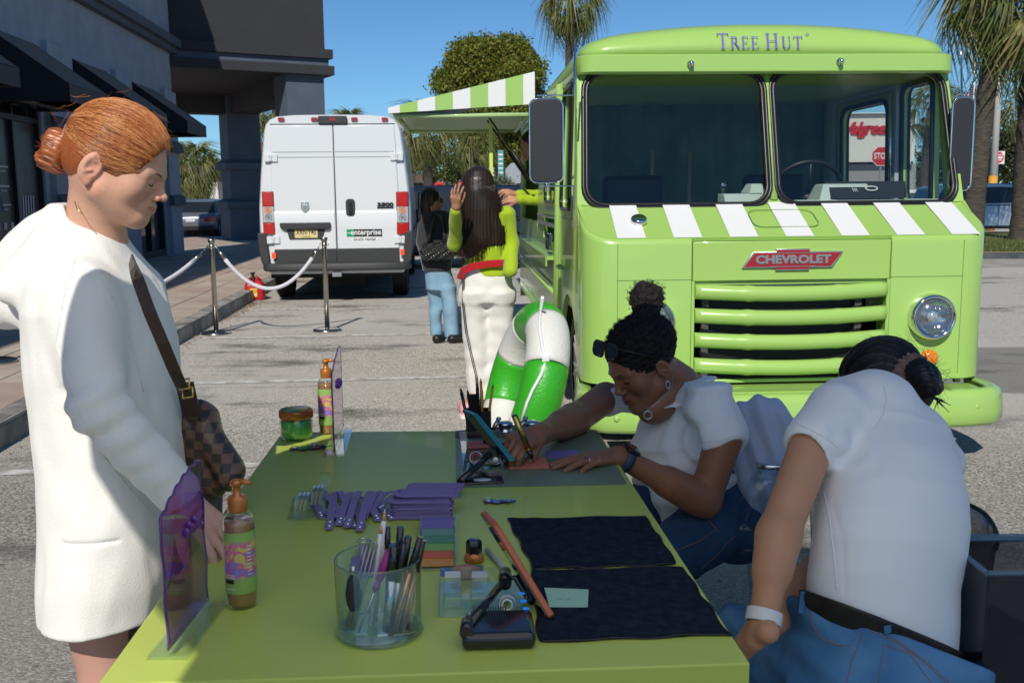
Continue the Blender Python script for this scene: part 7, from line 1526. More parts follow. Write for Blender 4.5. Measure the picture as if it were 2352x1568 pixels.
# jeans and legs of the writer
jn = SD(.03); kN = Vector((.30, 2.36, .47)); kF = Vector((.16, 2.62, .47)); h1_, h2_ = hipW+RS.col[0]*.08+Vector((0,0,-.0)), hipW-RS.col[0]*.08
hN = hipW+Vector((.06,-.09,-.01)); hF = hipW+Vector((-.05,.1,-.01)); jn.add(rc(hipW+Vector((.04,.03,.0)), hipW+Vector((.02,0,.07)), .165, .145), rc(hN, kN, .105, .065), rc(hF, kF, .10, .065), rc(kN, kN+Vector((-.02,.02,-.38)), .06, .045), rc(kF, kF+Vector((-.02,.02,-.38)), .06, .045), rc(hN+Vector((.05,0,-.02)), hF+Vector((.06,0,-.02)), .11))
jn.disp = lambda P: .004*np.sin((P[:, 0]*.7-P[:, 1]*.4+P[:, 2]*.5)*95+2.5*wn(P, 12))*np.exp(-((P[:, 0]-.38)/.09)**2)+.003*wn(P, 30, 2); sculpt('jeans', jn, .005, M_denimd, pW)
for k_ in (kN, kF): s_ = SD(.02); f_ = k_+Vector((-.02,.02,-.41)); s_.add(rc(f_, f_+Vector((-.16,-.03,-.02)), .042, .032)); sculpt('shoe', s_, .008, MATS['sign_white'], pW)

# ======== 6. bending woman in the foreground, back to the camera
pB = thing('person', 'seated woman in white fitted tee and blue jeans bending forward, back to the camera', 'person', (PY(2030, 1400, 1.95).x, 1.95, .45))
hipB = V_(2045, 1440, 1.92); midB = V_(2062, 1180, 1.96); upB = V_(2030, 960, 2.20)
def ring_rows(): return None
bd = SD(.03)
RB_ = spine_frame(hipB, V_(2040, 985, 2.10), (-.55, .8, -.3)); LB_ = (V_(2040, 985, 2.10)-hipB).length; iB = RB_.transposed()
def outl2(py, x0, x1, Y):
    a, b = V_(x0, py, Y), V_(x1, py, Y); return (a+b)/2, (b-a).length/2
rows = []
for (py, x0, x1, Y, b, dy) in ((1500,1838,2212,1.90,.125,0),(1420,1832,2224,1.90,.125,0),(1340,1832,2226,1.91,.128,0),(1260,1840,2246,1.93,.132,0),(1200,1853,2250,1.96,.135,0),(1130,1872,2236,2.0,.135,0),(1050,1892,2200,2.06,.128,0),(985,1908,2158,2.12,.115,0)):
    c, a = outl2(py, x0, x1, Y+.10); q = iB @ (c-hipB); rows.append((q.z, q.x, q.y, a, b))
T_ = [RB_.col[0], RB_.col[1], RB_.col[2]]
bd_rows = list(rows); bd.add(lf(rows, hipB, RB_, 2.15))
bd.add(rc(V_(2000,935,2.22), V_(1945,940,2.24), .085, .075, k=.05), rc(V_(2040,960,2.22), V_(2095,985,2.22), .085, .06, k=.05), rc(V_(2110,1000,2.22), V_(2165,1060,2.25), .05, .05, k=.05))
sB, slB, eB, wB = V_(1922, 948, 2.16), V_(1868, 1015, 2.08), V_(1790, 1222, 1.95), V_(1752, 1432, 1.86)
bd.add(rc(sB, slB, .066, .058, k=.03)); db_ = (slB-sB).normalized(); bd.cut(rc(slB+db_*.055, slB+db_*.12, .052, .056, k=.004)); sB3 = A3(slB)
def bd_disp(P):
    r = np.linalg.norm(P-A3(V_(1935,1020,2.05)), axis=1); f = .005*np.sin(r*120+2*wn(P, 14))*np.exp(-(r/.06)**2)
    x = P[:, 0]; z = P[:, 2]; xs = V_(2118,1200,1.9).x; f = f-.0016*np.exp(-((x-V_(2100,1200,1.95).x*0-(V_(1872+0,1200,1.9).x+.065+.0*z))/.0022)**2)*(P[:, 1] < 2.0)
    return f+.0016*wn(P*np.array([1,1,.5]), 26, 1)+.0035*wn(P, 11, 5)
beltn = Vector((.37,.30,.88)).normalized(); beltp = V_(1832,1350,1.92); cutp = lambda P, off: (P-A3(beltp))@A3(beltn)-off
bd.disp = bd_disp; bd.post = lambda P, d: smax(d, -cutp(P, -.03), .002); sculpt('t_shirt', bd, .0042, M_rib, pB, it=3)
ab = SD(.02); ab.add(rc(slB, eB, .047, .041), rc(eB, wB, .040, .027), rc(eB.lerp(wB,.1), eB.lerp(wB,.42), .042, .038)); hb_T = wframe(wB+(wB-eB).normalized()*.018, V_(1700, 1462, 1.93), (-.35,-.5,.8)); ab.add(hand(hb_T, [(.3,.4,.3),(.3,.4,.3),(.3,.4,.3),(.3,.4,.3)], -1, .06, (.25,.3,.2), .92)); sculpt('arm', ab, .0032, M_skinT, pB, None, cf((.54,.27,.155)), it=1)
ab = SD(.02); ab.add(rc(V_(1905,1270,2.2), V_(1842,1340,2.12), .035, .032), rc(V_(1842,1340,2.12), V_(1790,1430,2.02), .033, .028)); sculpt('arm', ab, .005, M_skinT, pB, None, cf((.54,.27,.155)))
RQ = wframe(wB, eB, (-.3,-.9,.2)).to_3x3(); wc = wB.lerp(eB, .075); fb = thing('fitness_band', 'white fitness band on the wrist of the bending woman', 'wristband', wc); m = MB(); m.lathe([(.0318,-.013),(.0355,-.013),(.0355,.013),(.0318,.013),(.0318,-.013)], wc, 30, RQ @ Matrix.Rotation(PI/2, 3, 'X').inverted(), cap=False); m.build('band', mat('white_silicone', (.72,.72,.72), .45), fb, True, bevel=.002)
# head bowed away
cB = V_(2044, 903, 2.42); RH = frame((-.72,.45,-.52), (-.35,.3,.88)); MHB = MT(RH, cB, .96); sculpt('head', headsd(), .004, M_skinT, pB, MHB, skincol(*TAN), it=1)
nb = SD(.02); nb.add(rc(cB+Vector((.02,0,-.03)), V_(2040,960,2.28), .055, .06)); sculpt('neck', nb, .006, M_skinT, pB, None, cf(TAN[0]))
BK = ((.006,.005,.006), (.020,.018,.022), (.010,.008,.010)); bnB = MHB.inverted() @ V_(2122, 868, 2.33)
hbB = hair_sweep('hair', pB, MHB, tuple(bnB), [el((0,-.004,.055), (.086,.108,.095)), rc((0,-.05,.02), tuple(bnB*.75), .06, .035), el((0,-.03,-.02), (.075,.075,.06))], [el((0,.13,-.04), (.10,.085,.11), k=.012)], BK, M_hairm, 46, .0014, .003)
combed('combed_black_strands', hbB, MHB, (0,-.004,.055), (.0865,.1085,.0955), 800, 5, [(.006,.005,.006),(.022,.019,.022),(.05,.045,.05)], None, .0005)
bs = SD(.008); bs.add(el(tuple(bnB), (.046,.040,.046))); 
for i in range(6): a0 = i*1.05; bs.add(chain([tuple(bnB+Vector((.034*math.cos(t*.6+a0), .016*math.sin(t+i), .034*math.sin(t*.6+a0)))) for t in range(8)], [.014]*8))
bs.disp = lambda P: .0012*np.sin(P[:, 0]*600+P[:, 2]*500+3*wn(P, 40)); sculpt('hair_bun', bs, .0026, M_hairm, hbB, MHB, lambda P: A3(BK[0])+(A3(BK[1])-A3(BK[0]))*(.5+.5*wn(P, 260))[:, None], it=1)
flyaways('loose_hairs', hbB, MHB, bnB, (.045,.045,.045), 90, 9, strand_mat('black_strand', (.01,.009,.01)), .05, .0005); flyaways('loose_hairs', hbB, MHB, (0,-.01,.05), (.088,.11,.097), 60, 10, MATS['black_strand'], .05, .0004)
m = MB(); rr = random.Random(2)
for i in range(9): p = V_(2130, 905, 2.33); m.tube([p, V_(2140+rr.uniform(-6,16), 915, 2.33), V_(2145+i*5, 925+rr.uniform(-12,22), 2.33)], [.003,.002,.0006], 5)
m.build('hair_tail', MATS['black_strand'], hbB, True)
sc = SD(.006); cS = bnB.lerp(Vector((0,-.03,.03)), .36); axd = (bnB-cS).normalized(); e1 = axd.orthogonal().normalized(); e2 = axd.cross(e1); ps = [cS+(e1*math.cos(t)+e2*math.sin(t))*.046 for t in [2*PI*i/14 for i in range(15)]]; sc.add(chain([tuple(p) for p in ps], [.015]*15))
sc.disp = lambda P: .0040*np.sin(np.arctan2((P-A3(cS))@A3(e2), (P-A3(cS))@A3(e1))*24)+.0015*wn(P, 150); st_ = sculpt('scrunchie', sc, .0028, fabric('mauve_satin', (.28,.17,.14), .5), pB, MHB)
# jeans and belt of the bending woman
jb = SD(.03); rows = []
for (py, x0, x1, Y, b) in ((1362,1850,2030,1.98,.11),(1400,1842,2120,1.96,.13),(1440,1835,2170,1.94,.15),(1500,1826,2225,1.92,.165),(1568,1812,2240,1.90,.18),(1650,1810,2240,1.90,.18)):
    a, c = V_(x0,py,Y), V_(x1,py,Y); rows.append((a.z, (a.x+c.x)/2, Y+.06, (c.x-a.x)/2, b))
jb.add(lf(rows, e=2.3)); hl_ = V_(1915,1560,1.95); hr_ = V_(2150,1530,1.95); kl, kr = Vector((.52,2.20,.40)), Vector((.72,2.38,.42))
jb.add(rc(hl_, kl, .09, .066), rc(hr_, kr, .11, .075), rc(kl, kl+Vector((.02,.06,-.3)), .065, .05), rc(kr, kr+Vector((.0,.06,-.3)), .065, .05))
jrow = [(z, x, y, a+.007, b+.007) for z, x, y, a, b in bd_rows]; jb.it.insert(0, (1, lf(jrow, hipB, RB_, 2.15)))
jb.disp = lambda P: .0055*np.sin(P[:, 0]*60+P[:, 2]*75+3*wn(P, 9))*sstep(-P[:, 0], -.78, -.5)+.004*wn(P*np.array([1,1,1.8]), 24, 4)+.0018*wn(P, 70, 2)
jb.post = lambda P, d: smax(d, cutp(P, -.012), .003); sculpt('jeans', jb, .0045, M_denim, pB)
M_belt = mat('black_leather_belt', (.014,.012,.011), .38, bump=.15, bscale=150)
bb = SD(.01); bb.add(lf([(z, x, y, a+.014, b+.014) for z, x, y, a, b in bd_rows], hipB, RB_, 2.15)); bb.post = lambda P, d: smax(smax(d, cutp(P, .004), .003), -cutp(P, -.040), .003); sculpt('belt', bb, .0035, M_belt, pB, it=1)
bpy.context.view_layer.update()
def onsurf(px, py, off=.001, pre=None):
    dg_ = bpy.context.evaluated_depsgraph_get(); d = ray(px, py).normalized(); o = Vector(CL)
    for _ in range(6):
        ok, loc, n_, i_, ob, _m = S.ray_cast(dg_, o, d)
        if not ok: return None
        if pre is None or ob.name.startswith(pre): return loc-d*off
        o = loc+d*.002
    return None
def sline(name, par, pts, mt, r=.0009, pre=None, off=.0008, n=5, sub=6):
    P = []
    for (a, b) in zip(pts[:-1], pts[1:]): P += [(a[0]+(b[0]-a[0])*k/sub, a[1]+(b[1]-a[1])*k/sub) for k in range(sub)]
    q = [onsurf(x, y, off, pre) for x, y in P+[pts[-1]]]; q = [p for p in q if p is not None]
    if len(q) > 2:
        m = MB(); m.tube(q, r, n); return m.build(name, mt, par, True)
M_thr = mat('orange_stitching', (.34,.16,.06), .8)
for pts in ([(2035,1480),(2090,1500),(2140,1568)], [(2030,1478),(2018,1568)], [(1862,1405),(1868,1440),(1890,1466),(1925,1482),(1955,1480)], [(1990,1425),(1975,1470),(1955,1520),(1945,1568)], [(1995,1440),(2060,1470),(2130,1520),(2180,1568)], [(2000,1447),(2064,1477),(2134,1528),(2172,1568)]): sline('stitching', pB, pts, M_thr, .0008, 'jeans')
for (x, y, dx) in ((2034,1402,3), (1846,1358,-3)):
    q = [onsurf(x+dx*(k-2)*.6, y-34+k*17, .004, ('belt', 'jeans')) for k in range(6)]; q = [p for p in q if p is not None]; m = MB(); ribbon(m, q, .014, .004, (0,-1,0)); m.build('belt_loop', M_denim, pB, True, bevel=.001)
M_seamw = mat('tee_seam', (.80,.80,.81), .9)
sline('side_seam', pB, [(2090,1180),(2096,1260),(2104,1340),(2112,1410)][0:0] or [(2091,1180),(2104,1100)][0:0] or [(1862+230,1000),(2105,1100)][0:0] or [(2110,905),(2118,960)][0:0] or [(1890,1120),(1905,1190),(1915,1280),(1922,1352)], M_seamw, .0011, 't_shirt')
sline('yoke_seam', pB, [(2030,888),(2036,915),(2030,950),(2008,985)], M_seamw, .0010, 't_shirt'); sline('cuff_seam', pB, [(1828,972),(1860,985),(1900,1008),(1926,1028)], M_seamw, .0009, 't_shirt')
for pts in ([(1560,1150),(1600,1172),(1630,1196),(1652,1222)], [(1520,1262),(1560,1262),(1610,1240),(1645,1215)], [(1668,1290),(1650,1310),(1622,1326)], [(1690,1230),(1672,1245),(1650,1272),(1612,1305)]): sline('stitching', pW, pts, M_thr, .0008, 'jeans')
sline('cuff_seam', pW, [(1612,1014),(1650,1012),(1690,1000),(1715,985)], M_seamw, .001, 't_shirt'); sline('collar_seam', pW, [(1470,930),(1510,935),(1545,905),(1560,870),(1565,845)], M_seamw, .0014, 't_shirt')
M_seamc = mat('coat_seam', (.74,.72,.68), .95)
for pts in ([(140,720),(128,790),(150,850),(182,945),(222,1025),(290,1112),(355,1185)], [(232,640),(262,690),(300,780),(330,900)], [(172,600),(150,660),(140,720)], [(375,1196),(415,1120)]): sline('seam', pA, pts, M_seamc, .0011, 'coat', .0006)
# ---------------------------------------------------------------- table and everything on it
M_tab = mat('lime_table_laminate', (.45,.54,.10), .38, coat=.15, rvar=.12, vscale=3, bump=.02, bscale=8)
TZ_ = .75; c4_ = [PZ(648,992,TZ_), PZ(1371,986,TZ_), PZ(1723,1522,TZ_), PZ(222,1572,TZ_)]; ctr = sum(c4_, Vector())/4
tbl = thing('table', 'long lime green table covered with pens, tags and samples', 'table', (ctr.x, ctr.y, 0)); m = MB(); m.hexa([(p.x,p.y,TZ_-.07) for p in (c4_[3],c4_[2],c4_[1],c4_[0])]+[(p.x,p.y,TZ_) for p in (c4_[3],c4_[2],c4_[1],c4_[0])]); m.build('tabletop', M_tab, tbl, True, bevel=.003)
for i in range(4): p = c4_[i].lerp(ctr, .10); MB().b2(p.x-.03,p.x+.03,p.y-.03,p.y+.03,0,TZ_-.072).build('leg', M_tab, tbl, True)
def T(px, py, h=0.0): return PZ(px, py, TZ_+.0006+h)
TX = (c4_[1]-c4_[0]).normalized(); TXX = (c4_[2]-c4_[3]).normalized(); txa = math.atan2(TX.y, TX.x)
def slab(m, pts, h0, h1): n = len(pts); q = [Vector(p) for p in pts]; m.add([(p.x,p.y,p.z+h0) for p in q]+[(p.x,p.y,p.z+h1) for p in q], [tuple(range(n)), tuple(range(2*n-1,n-1,-1))]+[(i,n+i,n+(i+1)%n,(i+1)%n) for i in range(n)]); return m
def lay(name, label, cat, pts, h, mt, z0=0, part='sheet', group=None, bevel=0):
    P = [T(x, y, z0) for x, y in pts]; t = thing(name, label, cat, P[0], 0, group); slab(MB(), P, 0, h).build(part, mt, t, True, bevel=bevel); return t
M_acry = clear_mat('clear_acrylic', (.93,.97,.96), 1.3, .03, 1.5, .02); M_purp = mat('purple_leather', (.23,.17,.37), .55, bump=.3, bscale=300, bdist=.001); M_pcard = mat('purple_card', (.22,.17,.46), .6); M_mirp = mat('purple_mirror_acrylic', (.06,.015,.12), .08, .6, coat=.8); M_copper = mat('copper_plastic', (.50,.17,.03), .3, .35, coat=.4)
M_psheet = clear_mat('purple_acrylic_sheet', (.66,.46,.80), 1.1, .01, 1.5, .03)
M_amber = mat('amber_liquid', (.30,.16,.05), .1, coat=.6); M_bot = clear_mat('bottle_plastic', (.95,.95,.92), 1.4, .04, 1.5, .02)
def label_mat():
    m = mat('bottle_label', (.25,.42,.10), .45); N = m.node_tree; L = N.links.new; b = N.nodes['Principled BSDF']; tc = N.nodes.new('ShaderNodeTexCoord'); sp = N.nodes.new('ShaderNodeSeparateXYZ'); L(tc.outputs['Object'], sp.inputs[0])
    n = N.nodes.new('ShaderNodeTexNoise'); n.inputs['Scale'].default_value = 34; n.inputs['Distortion'].default_value = 1.6; L(tc.outputs['Object'], n.inputs['Vector']); r = N.nodes.new('ShaderNodeValToRGB'); e = r.color_ramp.elements; r.color_ramp.interpolation = 'EASE'
    e[0].position = .3; e[0].color = (.05,.38,.55,1); e[1].position = .7; e[1].color = (.85,.42,.05,1); k = e.new(.5); k.color = (.55,.12,.25,1); k = e.new(.42); k.color = (.28,.15,.50,1); k = e.new(.58); k.color = (.5,.45,.12,1); L(n.outputs[0], r.inputs[0])
    g = N.nodes.new('ShaderNodeMapRange'); g.interpolation_type = 'SMOOTHSTEP'; g.inputs[1].default_value = .036; g.inputs[2].default_value = .024
    d = N.nodes.new('ShaderNodeMath'); d.operation = 'SUBTRACT'; d.inputs[1].default_value = .085; L(sp.outputs['Z'], d.inputs[0]); a = N.nodes.new('ShaderNodeMath'); a.operation = 'ABSOLUTE'; L(d.outputs[0], a.inputs[0]); L(a.outputs[0], g.inputs[0])
    mx = N.nodes.new('ShaderNodeMix'); mx.data_type = 'RGBA'; L(g.outputs[0], mx.inputs[0]); mx.inputs[6].default_value = (.25,.42,.10,1); L(r.outputs[0], mx.inputs[7]); L(mx.outputs[2], b.inputs['Base Color']); return m
M_lab = label_mat()
def bottle(label, p):
    t = thing('pump_bottle', label, 'bottle', p, 0, 'pump bottles'); R = .0255
    MB().lathe([(.02,.003),(.0235,.006),(.0245,.02),(.0245,.140),(.0235,.148),(.0,.148)], n=28).build('liquid', M_amber, t)
    MB().lathe([(.018,0),(R-.001,.002),(R,.008),(R,.145),(R-.002,.153),(R-.008,.160),(.0125,.164),(.0125,.170)], n=32, cap=False).build('bottle_shell', M_bot, t)
    m = MB(); m.lathe([(R+.0005,.028),(R+.0007,.029),(R+.0007,.131),(R+.0005,.132)], n=36, cap=False); lb = m.build('label', M_lab, t)
    m = MB()
    def wrap(z0, z1, a0, a1, n=5, off=.0013):
        for i in range(n): A_, B_ = math.radians(a0+(a1-a0)*i/n), math.radians(a0+(a1-a0)*(i+1)/n); m.add([((R+off)*math.cos(A_),(R+off)*math.sin(A_),z0),((R+off)*math.cos(B_),(R+off)*math.sin(B_),z0),((R+off)*math.cos(B_),(R+off)*math.sin(B_),z1),((R+off)*math.cos(A_),(R+off)*math.sin(A_),z1)], [(0,1,2,3)])
    wrap(.046,.053,-140,-100); m.build('label_bar', M_black, lb); m = MB()
    for z in (.056, .060, .036): wrap(z, z+.0012, -135, -95)
    for i in range(9): wrap(.06+i*.006, .0615+i*.006, -50, -32, 3)
    m.build('label_print', MATS['sign_white'], lb)
    MB().lathe([(.0160,.163),(.0165,.165),(.0165,.184),(.0150,.187),(.0075,.189),(.0068,.205),(.0095,.206),(.0105,.212),(.0060,.2155),(0,.216)], n=28).build('pump', M_copper, t)
    m = MB(); m.tube([(0,0,.211),(.016,-.002,.212),(.026,-.003,.209)], [.0062,.0045,.0032], 8); m.build('nozzle', M_copper, t); return t
bottle('pump bottle with orange pump and bright label, nearest on the table', T(557, 1388)); bottle('pump bottle at the far left corner of the table beside the jar', T(754, 994))
# wavy purple signs on clear feet
def wsign(label, a, b, h, foot):
    t = thing('acrylic_sign', label, 'sign', a, 0, 'purple acrylic signs'); d = b-a; w_ = d.length; d.normalize(); nrm = Vector((d.y, -d.x, 0)); out = [(0,0),(w_,0)]
    out += [(w_-.004*math.sin(k*1.6), h*k/10) for k in range(1, 10)]; top = []
    for k in range(25): u = 1-k/24; top.append((w_*u, h*(.80+.20*math.sin(min(1, (1-abs(u-.85)/.95))*PI/2))+.006*abs(math.sin(k*.75)))) 
    out += top+[(.003*math.sin(k*1.3), h*.8*k/10) for k in range(9, 0, -1)]; z0 = .012
    def P(u, v, o): return a+d*u+nrm*o+Vector((0,0,v+z0))
    m = MB(); n = len(out); m.add([P(u,v,-.0015) for u,v in out]+[P(u,v,.0015) for u,v in out], [tuple(range(n)), tuple(range(2*n-1,n-1,-1))]); m.build('panel', M_psheet, t, True)
    m = MB(); m.tube([P(u,v,0) for u,v in out], .0022, 5, closed=True); m.build('panel_edge', mat('purple_acrylic_edge', (.11,.02,.20), .15, coat=.5) if 'purple_acrylic_edge' not in MATS else MATS['purple_acrylic_edge'], t, True)
    m = MB(); q = [a-nrm*foot-d*.01, a+nrm*foot-d*.01, b+nrm*foot+d*.01, b-nrm*foot+d*.01]; slab(m, q, 0, .006); slab(m, [a-nrm*.004, a+nrm*.004, b+nrm*.004, b-nrm*.004], .006, .02); m.build('foot', M_acry, t, True, bevel=.001)
    m = MB(); cx_ = w_*.62
    for i in range(5): m.ell(P(cx_-.02+.012*i, h*(.62+.03*(i%2)), .003), (.007,.002,.009), 8, 5)
    m.build('sign_relief', MATS['purple_acrylic_edge'], t, True)
wsign('wavy translucent purple sign standing nearest, in front of the white coat', T(388, 1508), T(478, 1392), .235, .03); wsign('wavy translucent purple sign at the far end beside the far bottle', T(768, 1046), T(788, 990), .235, .028)
# jar
p = T(682, 1006); t = thing('scrub_jar', 'squat clear jar of green scrub with a copper lid', 'jar', p); MB().lathe([(.036,.004),(.042,.008),(.0425,.05),(.040,.055),(0,.056)], n=32).build('contents', mat('green_scrub', (.10,.50,.07), .45, sub=.0), t); MB().lathe([(.034,0),(.043,.002),(.046,.010),(.046,.052),(.042,.060),(.042,.064)], n=40, cap=False).build('jar_wall', M_bot, t)
m = MB(); m.lathe([(.0435,.060),(.0465,.0605),(.0465,.080),(.0445,.084),(.0425,.0835),(0,.0835)], n=40); 
for k in range(60): a = 2*PI*k/60; m.box((.0467*math.cos(a), .0467*math.sin(a), .071), (.0012,.0012,.014))
m.build('lid', M_copper, t); m = MB(); m.lathe([(.040,.0838),(.040,.0845),(0,.0846)], n=36); lb = m.build('lid_label', mat('lid_label_teal', (.06,.30,.26), .35, var=(.55,.45,.05), vscale=28, detail=1, vlow=.48, vhigh=.54), t); text('lid_print', 'TREE HUT', MATS['sign_white'], lb, Matrix.Translation((-.018,.0,.0848)) @ Matrix.Rotation(1.2, 4, 'Z'), .009)
# purple charms
def charm(label, p, a, s=1.0, grn=False):
    t = thing('keychain_charm', label, 'keychain', p, a, 'keychain charms'); r_ = random.Random(int(p.x*1e4)); o_ = [((.026*math.cos(k*.35)*(1+.25*math.sin(k*1.9)))*s, (.012*math.sin(k*.35)*(1+.35*math.cos(k*2.3)))*s) for k in range(18)]; m = MB(); m.prism(o_, .001, .004, 'z'); m.prism([(x*.6+.028*s, y*.7-.004) for x, y in o_], .0041, .0068, 'z'); m.build('charm', M_mirp, t)
    m = MB(); m.tube([(-.016*s+.010*math.cos(k), .006+.010*math.sin(k), .006) for k in [2*PI*i/16 for i in range(16)]], .0012, 5, closed=True); m.build('key_ring', M_chrome, t)
charm('mirrored purple charm with a silver ring lying in front of the jar', T(695, 1032), .1, 1.3); charm('second purple charm lying by the far sign foot', T(732, 1026), -.2, .9); charm('small purple charm alone in the middle of the table', T(1138, 1154), .0, 1.0)
# clear stand with strips
t = thing('strip_holder', 'clear acrylic stepped stand holding two bundles of white paper strips', 'display stand', T(705, 1190)); m = MB(); slab(m, [T(660,1195), T(755,1193), T(766,1140), T(672,1142)], 0, .004); m.build('base_plate', M_acry, t, True, bevel=.001); m = MB(); slab(m, [T(676,1176), T(750,1174), T(757,1146), T(684,1148)], .005, .022); m.build('step', M_acry, t, True, bevel=.001)
m = MB(); q = [T(735,1150), T(745,1095,.0), T(760,1095), T(764,1150)]; slab(m, [T(737,1148), T(762,1148), T(762,1143), T(737,1143)], .004, .06); m.build('back_plate', M_acry, t, True)
M_strip = mat('paper_strip', (.66,.64,.55), .8); M_stripb = mat('strip_tip_blue', (.30,.36,.55), .8)
for i, (x0, y0, x1, y1) in enumerate(((690,1172,708,1088),(727,1155,738,1084))):
    s = thing('paper_strips', 'bundle of white paper strips with blue tips, '+('left' if i == 0 else 'right')+' of the two in the clear stand', 'paper strips', T(x0, y0, .02), 0, 'paper strips'); a, b = T(x0, y0, .018), T(x0+(x1-x0)*.6, y0-38, .075)
    for k in range(3): m = MB(); o_ = Vector((-.010+.008*k, .001*k, 0)); e_ = a.lerp(b, .75); ribbon(m, [a+o_, e_+o_], .0075, .005, (0,-1,1)); m.build('strip', M_strip, s, True); m = MB(); ribbon(m, [e_+o_+(b-a)*.004, b+o_], .0075, .005, (0,-1,1)); m.build('strip_tip', M_stripb, s, True)
# purple straps with snaps
rr = random.Random(12); straps = [(676,1135,700,1188,0),(705,1128,762,1208,1),(700,1175,780,1210,0),(735,1130,715,1215,1),(745,1128,765,1185,2),(770,1130,738,1205,2),(790,1128,757,1210,3),(815,1128,785,1218,3),(835,1128,795,1190,4),(800,1140,830,1195,2),(850,1132,815,1150,5),(868,1128,812,1172,5),(895,1135,830,1168,6),(815,1150,862,1192,1),(780,1150,792,1212,0)]
straps = [(760+(a-740)*.62 if False else a+35, b, c+40 if c < 900 else c, d, z) for a, b, c, d, z in straps]
for i, (x0, y0, x1, y1, lv) in enumerate(straps):
    a, b = T(x0, y0, .003+.0035*lv), T(x1, y1, .003+.001*lv); t = thing('snap_strap', 'narrow purple leather strap with silver snaps, in the loose pile on the table', 'strap', a, 0, 'purple snap straps'); m = MB(); mid = a.lerp(b, .5)+Vector((0,0,.006+.001*lv)); ribbon(m, [a, a.lerp(mid,.6)+Vector((0,0,.003)), mid, b.lerp(mid,.5), b], .0155, .0022, (0,0,1)); m.build('strap', M_purp, t, True)
    m = MB(); [m.lathe([(.0052,.0),(.0052,.0025),(.002,.004),(0,.004)], tuple(q+Vector((0,0,.0013))), 12) for q in (b.lerp(a,.06), b.lerp(a,.16))]; m.build('snap', M_chrome, t, True)
# stacks of purple luggage tags
def tagpoly(x, y, rot, w_=.128, h_=.052):
    o_ = [(-w_/2,-h_/2+.012),(-w_/2+.012,-h_/2),(w_/2,-h_/2),(w_/2,h_/2),(-w_/2+.012,h_/2),(-w_/2,h_/2-.012)]; return [(x+a*math.cos(rot)-b*math.sin(rot), y+a*math.sin(rot)+b*math.cos(rot)) for a, b in o_]
base = T(970, 1185); z = 0
for i in range(11):
    top_ = i >= 8; dx, dy, ro = (rr.uniform(-.004,.004), rr.uniform(-.003,.003), rr.uniform(-.03,.03)) if not top_ else ((-.006,-.004,.02),(.012,.018,-.02),(.004,.012,.03))[i-8]
    c = Vector((base.x+dx, base.y+dy, base.z+z)); t = thing('leather_tag', ('purple leather luggage tag, '+('topmost' if i == 10 else 'second from the top' if i == 9 else 'third from the top')+' of its stack') if top_ else 'purple leather luggage tag lower down in the stack of tags', 'luggage tag', c, txa, 'stack of purple tags'); m = MB(); m.prism(tagpoly(0,0,ro), 0, .0042, 'z'); m.build('leather', M_purp, t, bevel=.0006); MB().tube([(-.052+.0035*math.cos(k), .0035*math.sin(k), .0045) for k in [2*PI*i_/10 for i_ in range(10)]], .0006, 4, closed=True).build('eyelet', M_black, t); z += .0046
t = thing('leather_tag', 'purple leather tag lying half open behind the tag stack', 'luggage tag', T(1000, 1140), txa); MB().prism(tagpoly(0,0,-.05), .02, .0245, 'z').build('leather', M_purp, t)
# clear tray of cards
t = thing('card_tray', 'clear acrylic tray holding purple, green and orange cards', 'tray', T(1000, 1310)); m = MB(); A_, B_, C_, D_ = T(958,1312), T(1048,1310), T(1052,1212), T(965,1214); slab(m, [A_,B_,C_,D_], 0, .003); ey = (D_-A_).normalized()*.003; ex = (B_-A_).normalized()*.003
slab(m, [B_-ex, B_, C_, C_-ex], .003, .028); slab(m, [D_, C_, C_+ey, D_+ey], .003, .028); slab(m, [A_,A_+ex,D_+ex,D_], .003, .02); m.build('tray', M_acry, t, True, bevel=.0006)
for i, (c_, nm) in enumerate((((.62,.28,.07),'orange'),((.60,.14,.07),'coral'),((.22,.42,.10),'green'),((.11,.27,.17),'teal green'),((.17,.32,.24),'sage'),((.21,.16,.43),'purple'))):
    y = 1304-i*15; s = thing('card', nm+' card in the clear tray', 'card', T(1003, y, .004)); slab(MB(), [T(968,y+ (0 if i else 2)), T(1042,y), T(1044,y-24), T(969,y-24)], .004+.0022*i, .0058+.0022*i).build('card_sheet', mat('card_'+nm.replace(' ','_'), c_, .6), s, True)
t = thing('ring_pouch', 'small purple leather pouch with a metal ring behind the pen cup', 'pouch', T(838, 1310)); slab(MB(), [T(800,1330), T(862,1326), T(868,1282), T(808,1290)], 0, .012).build('pouch', M_purp, t, True, bevel=.004); m = MB(); c = T(836, 1240, .012); m.tube([c+Vector((.012*math.cos(k),.012*math.sin(k),0)) for k in [2*PI*i/16 for i in range(16)]], .0015, 6, closed=True); m.build('ring', M_chrome, t, True); m = MB(); ribbon(m, [T(836,1250,.01), T(838,1290,.014)], .02, .003, (0,0,1)); m.build('strap', M_purp, t, True)
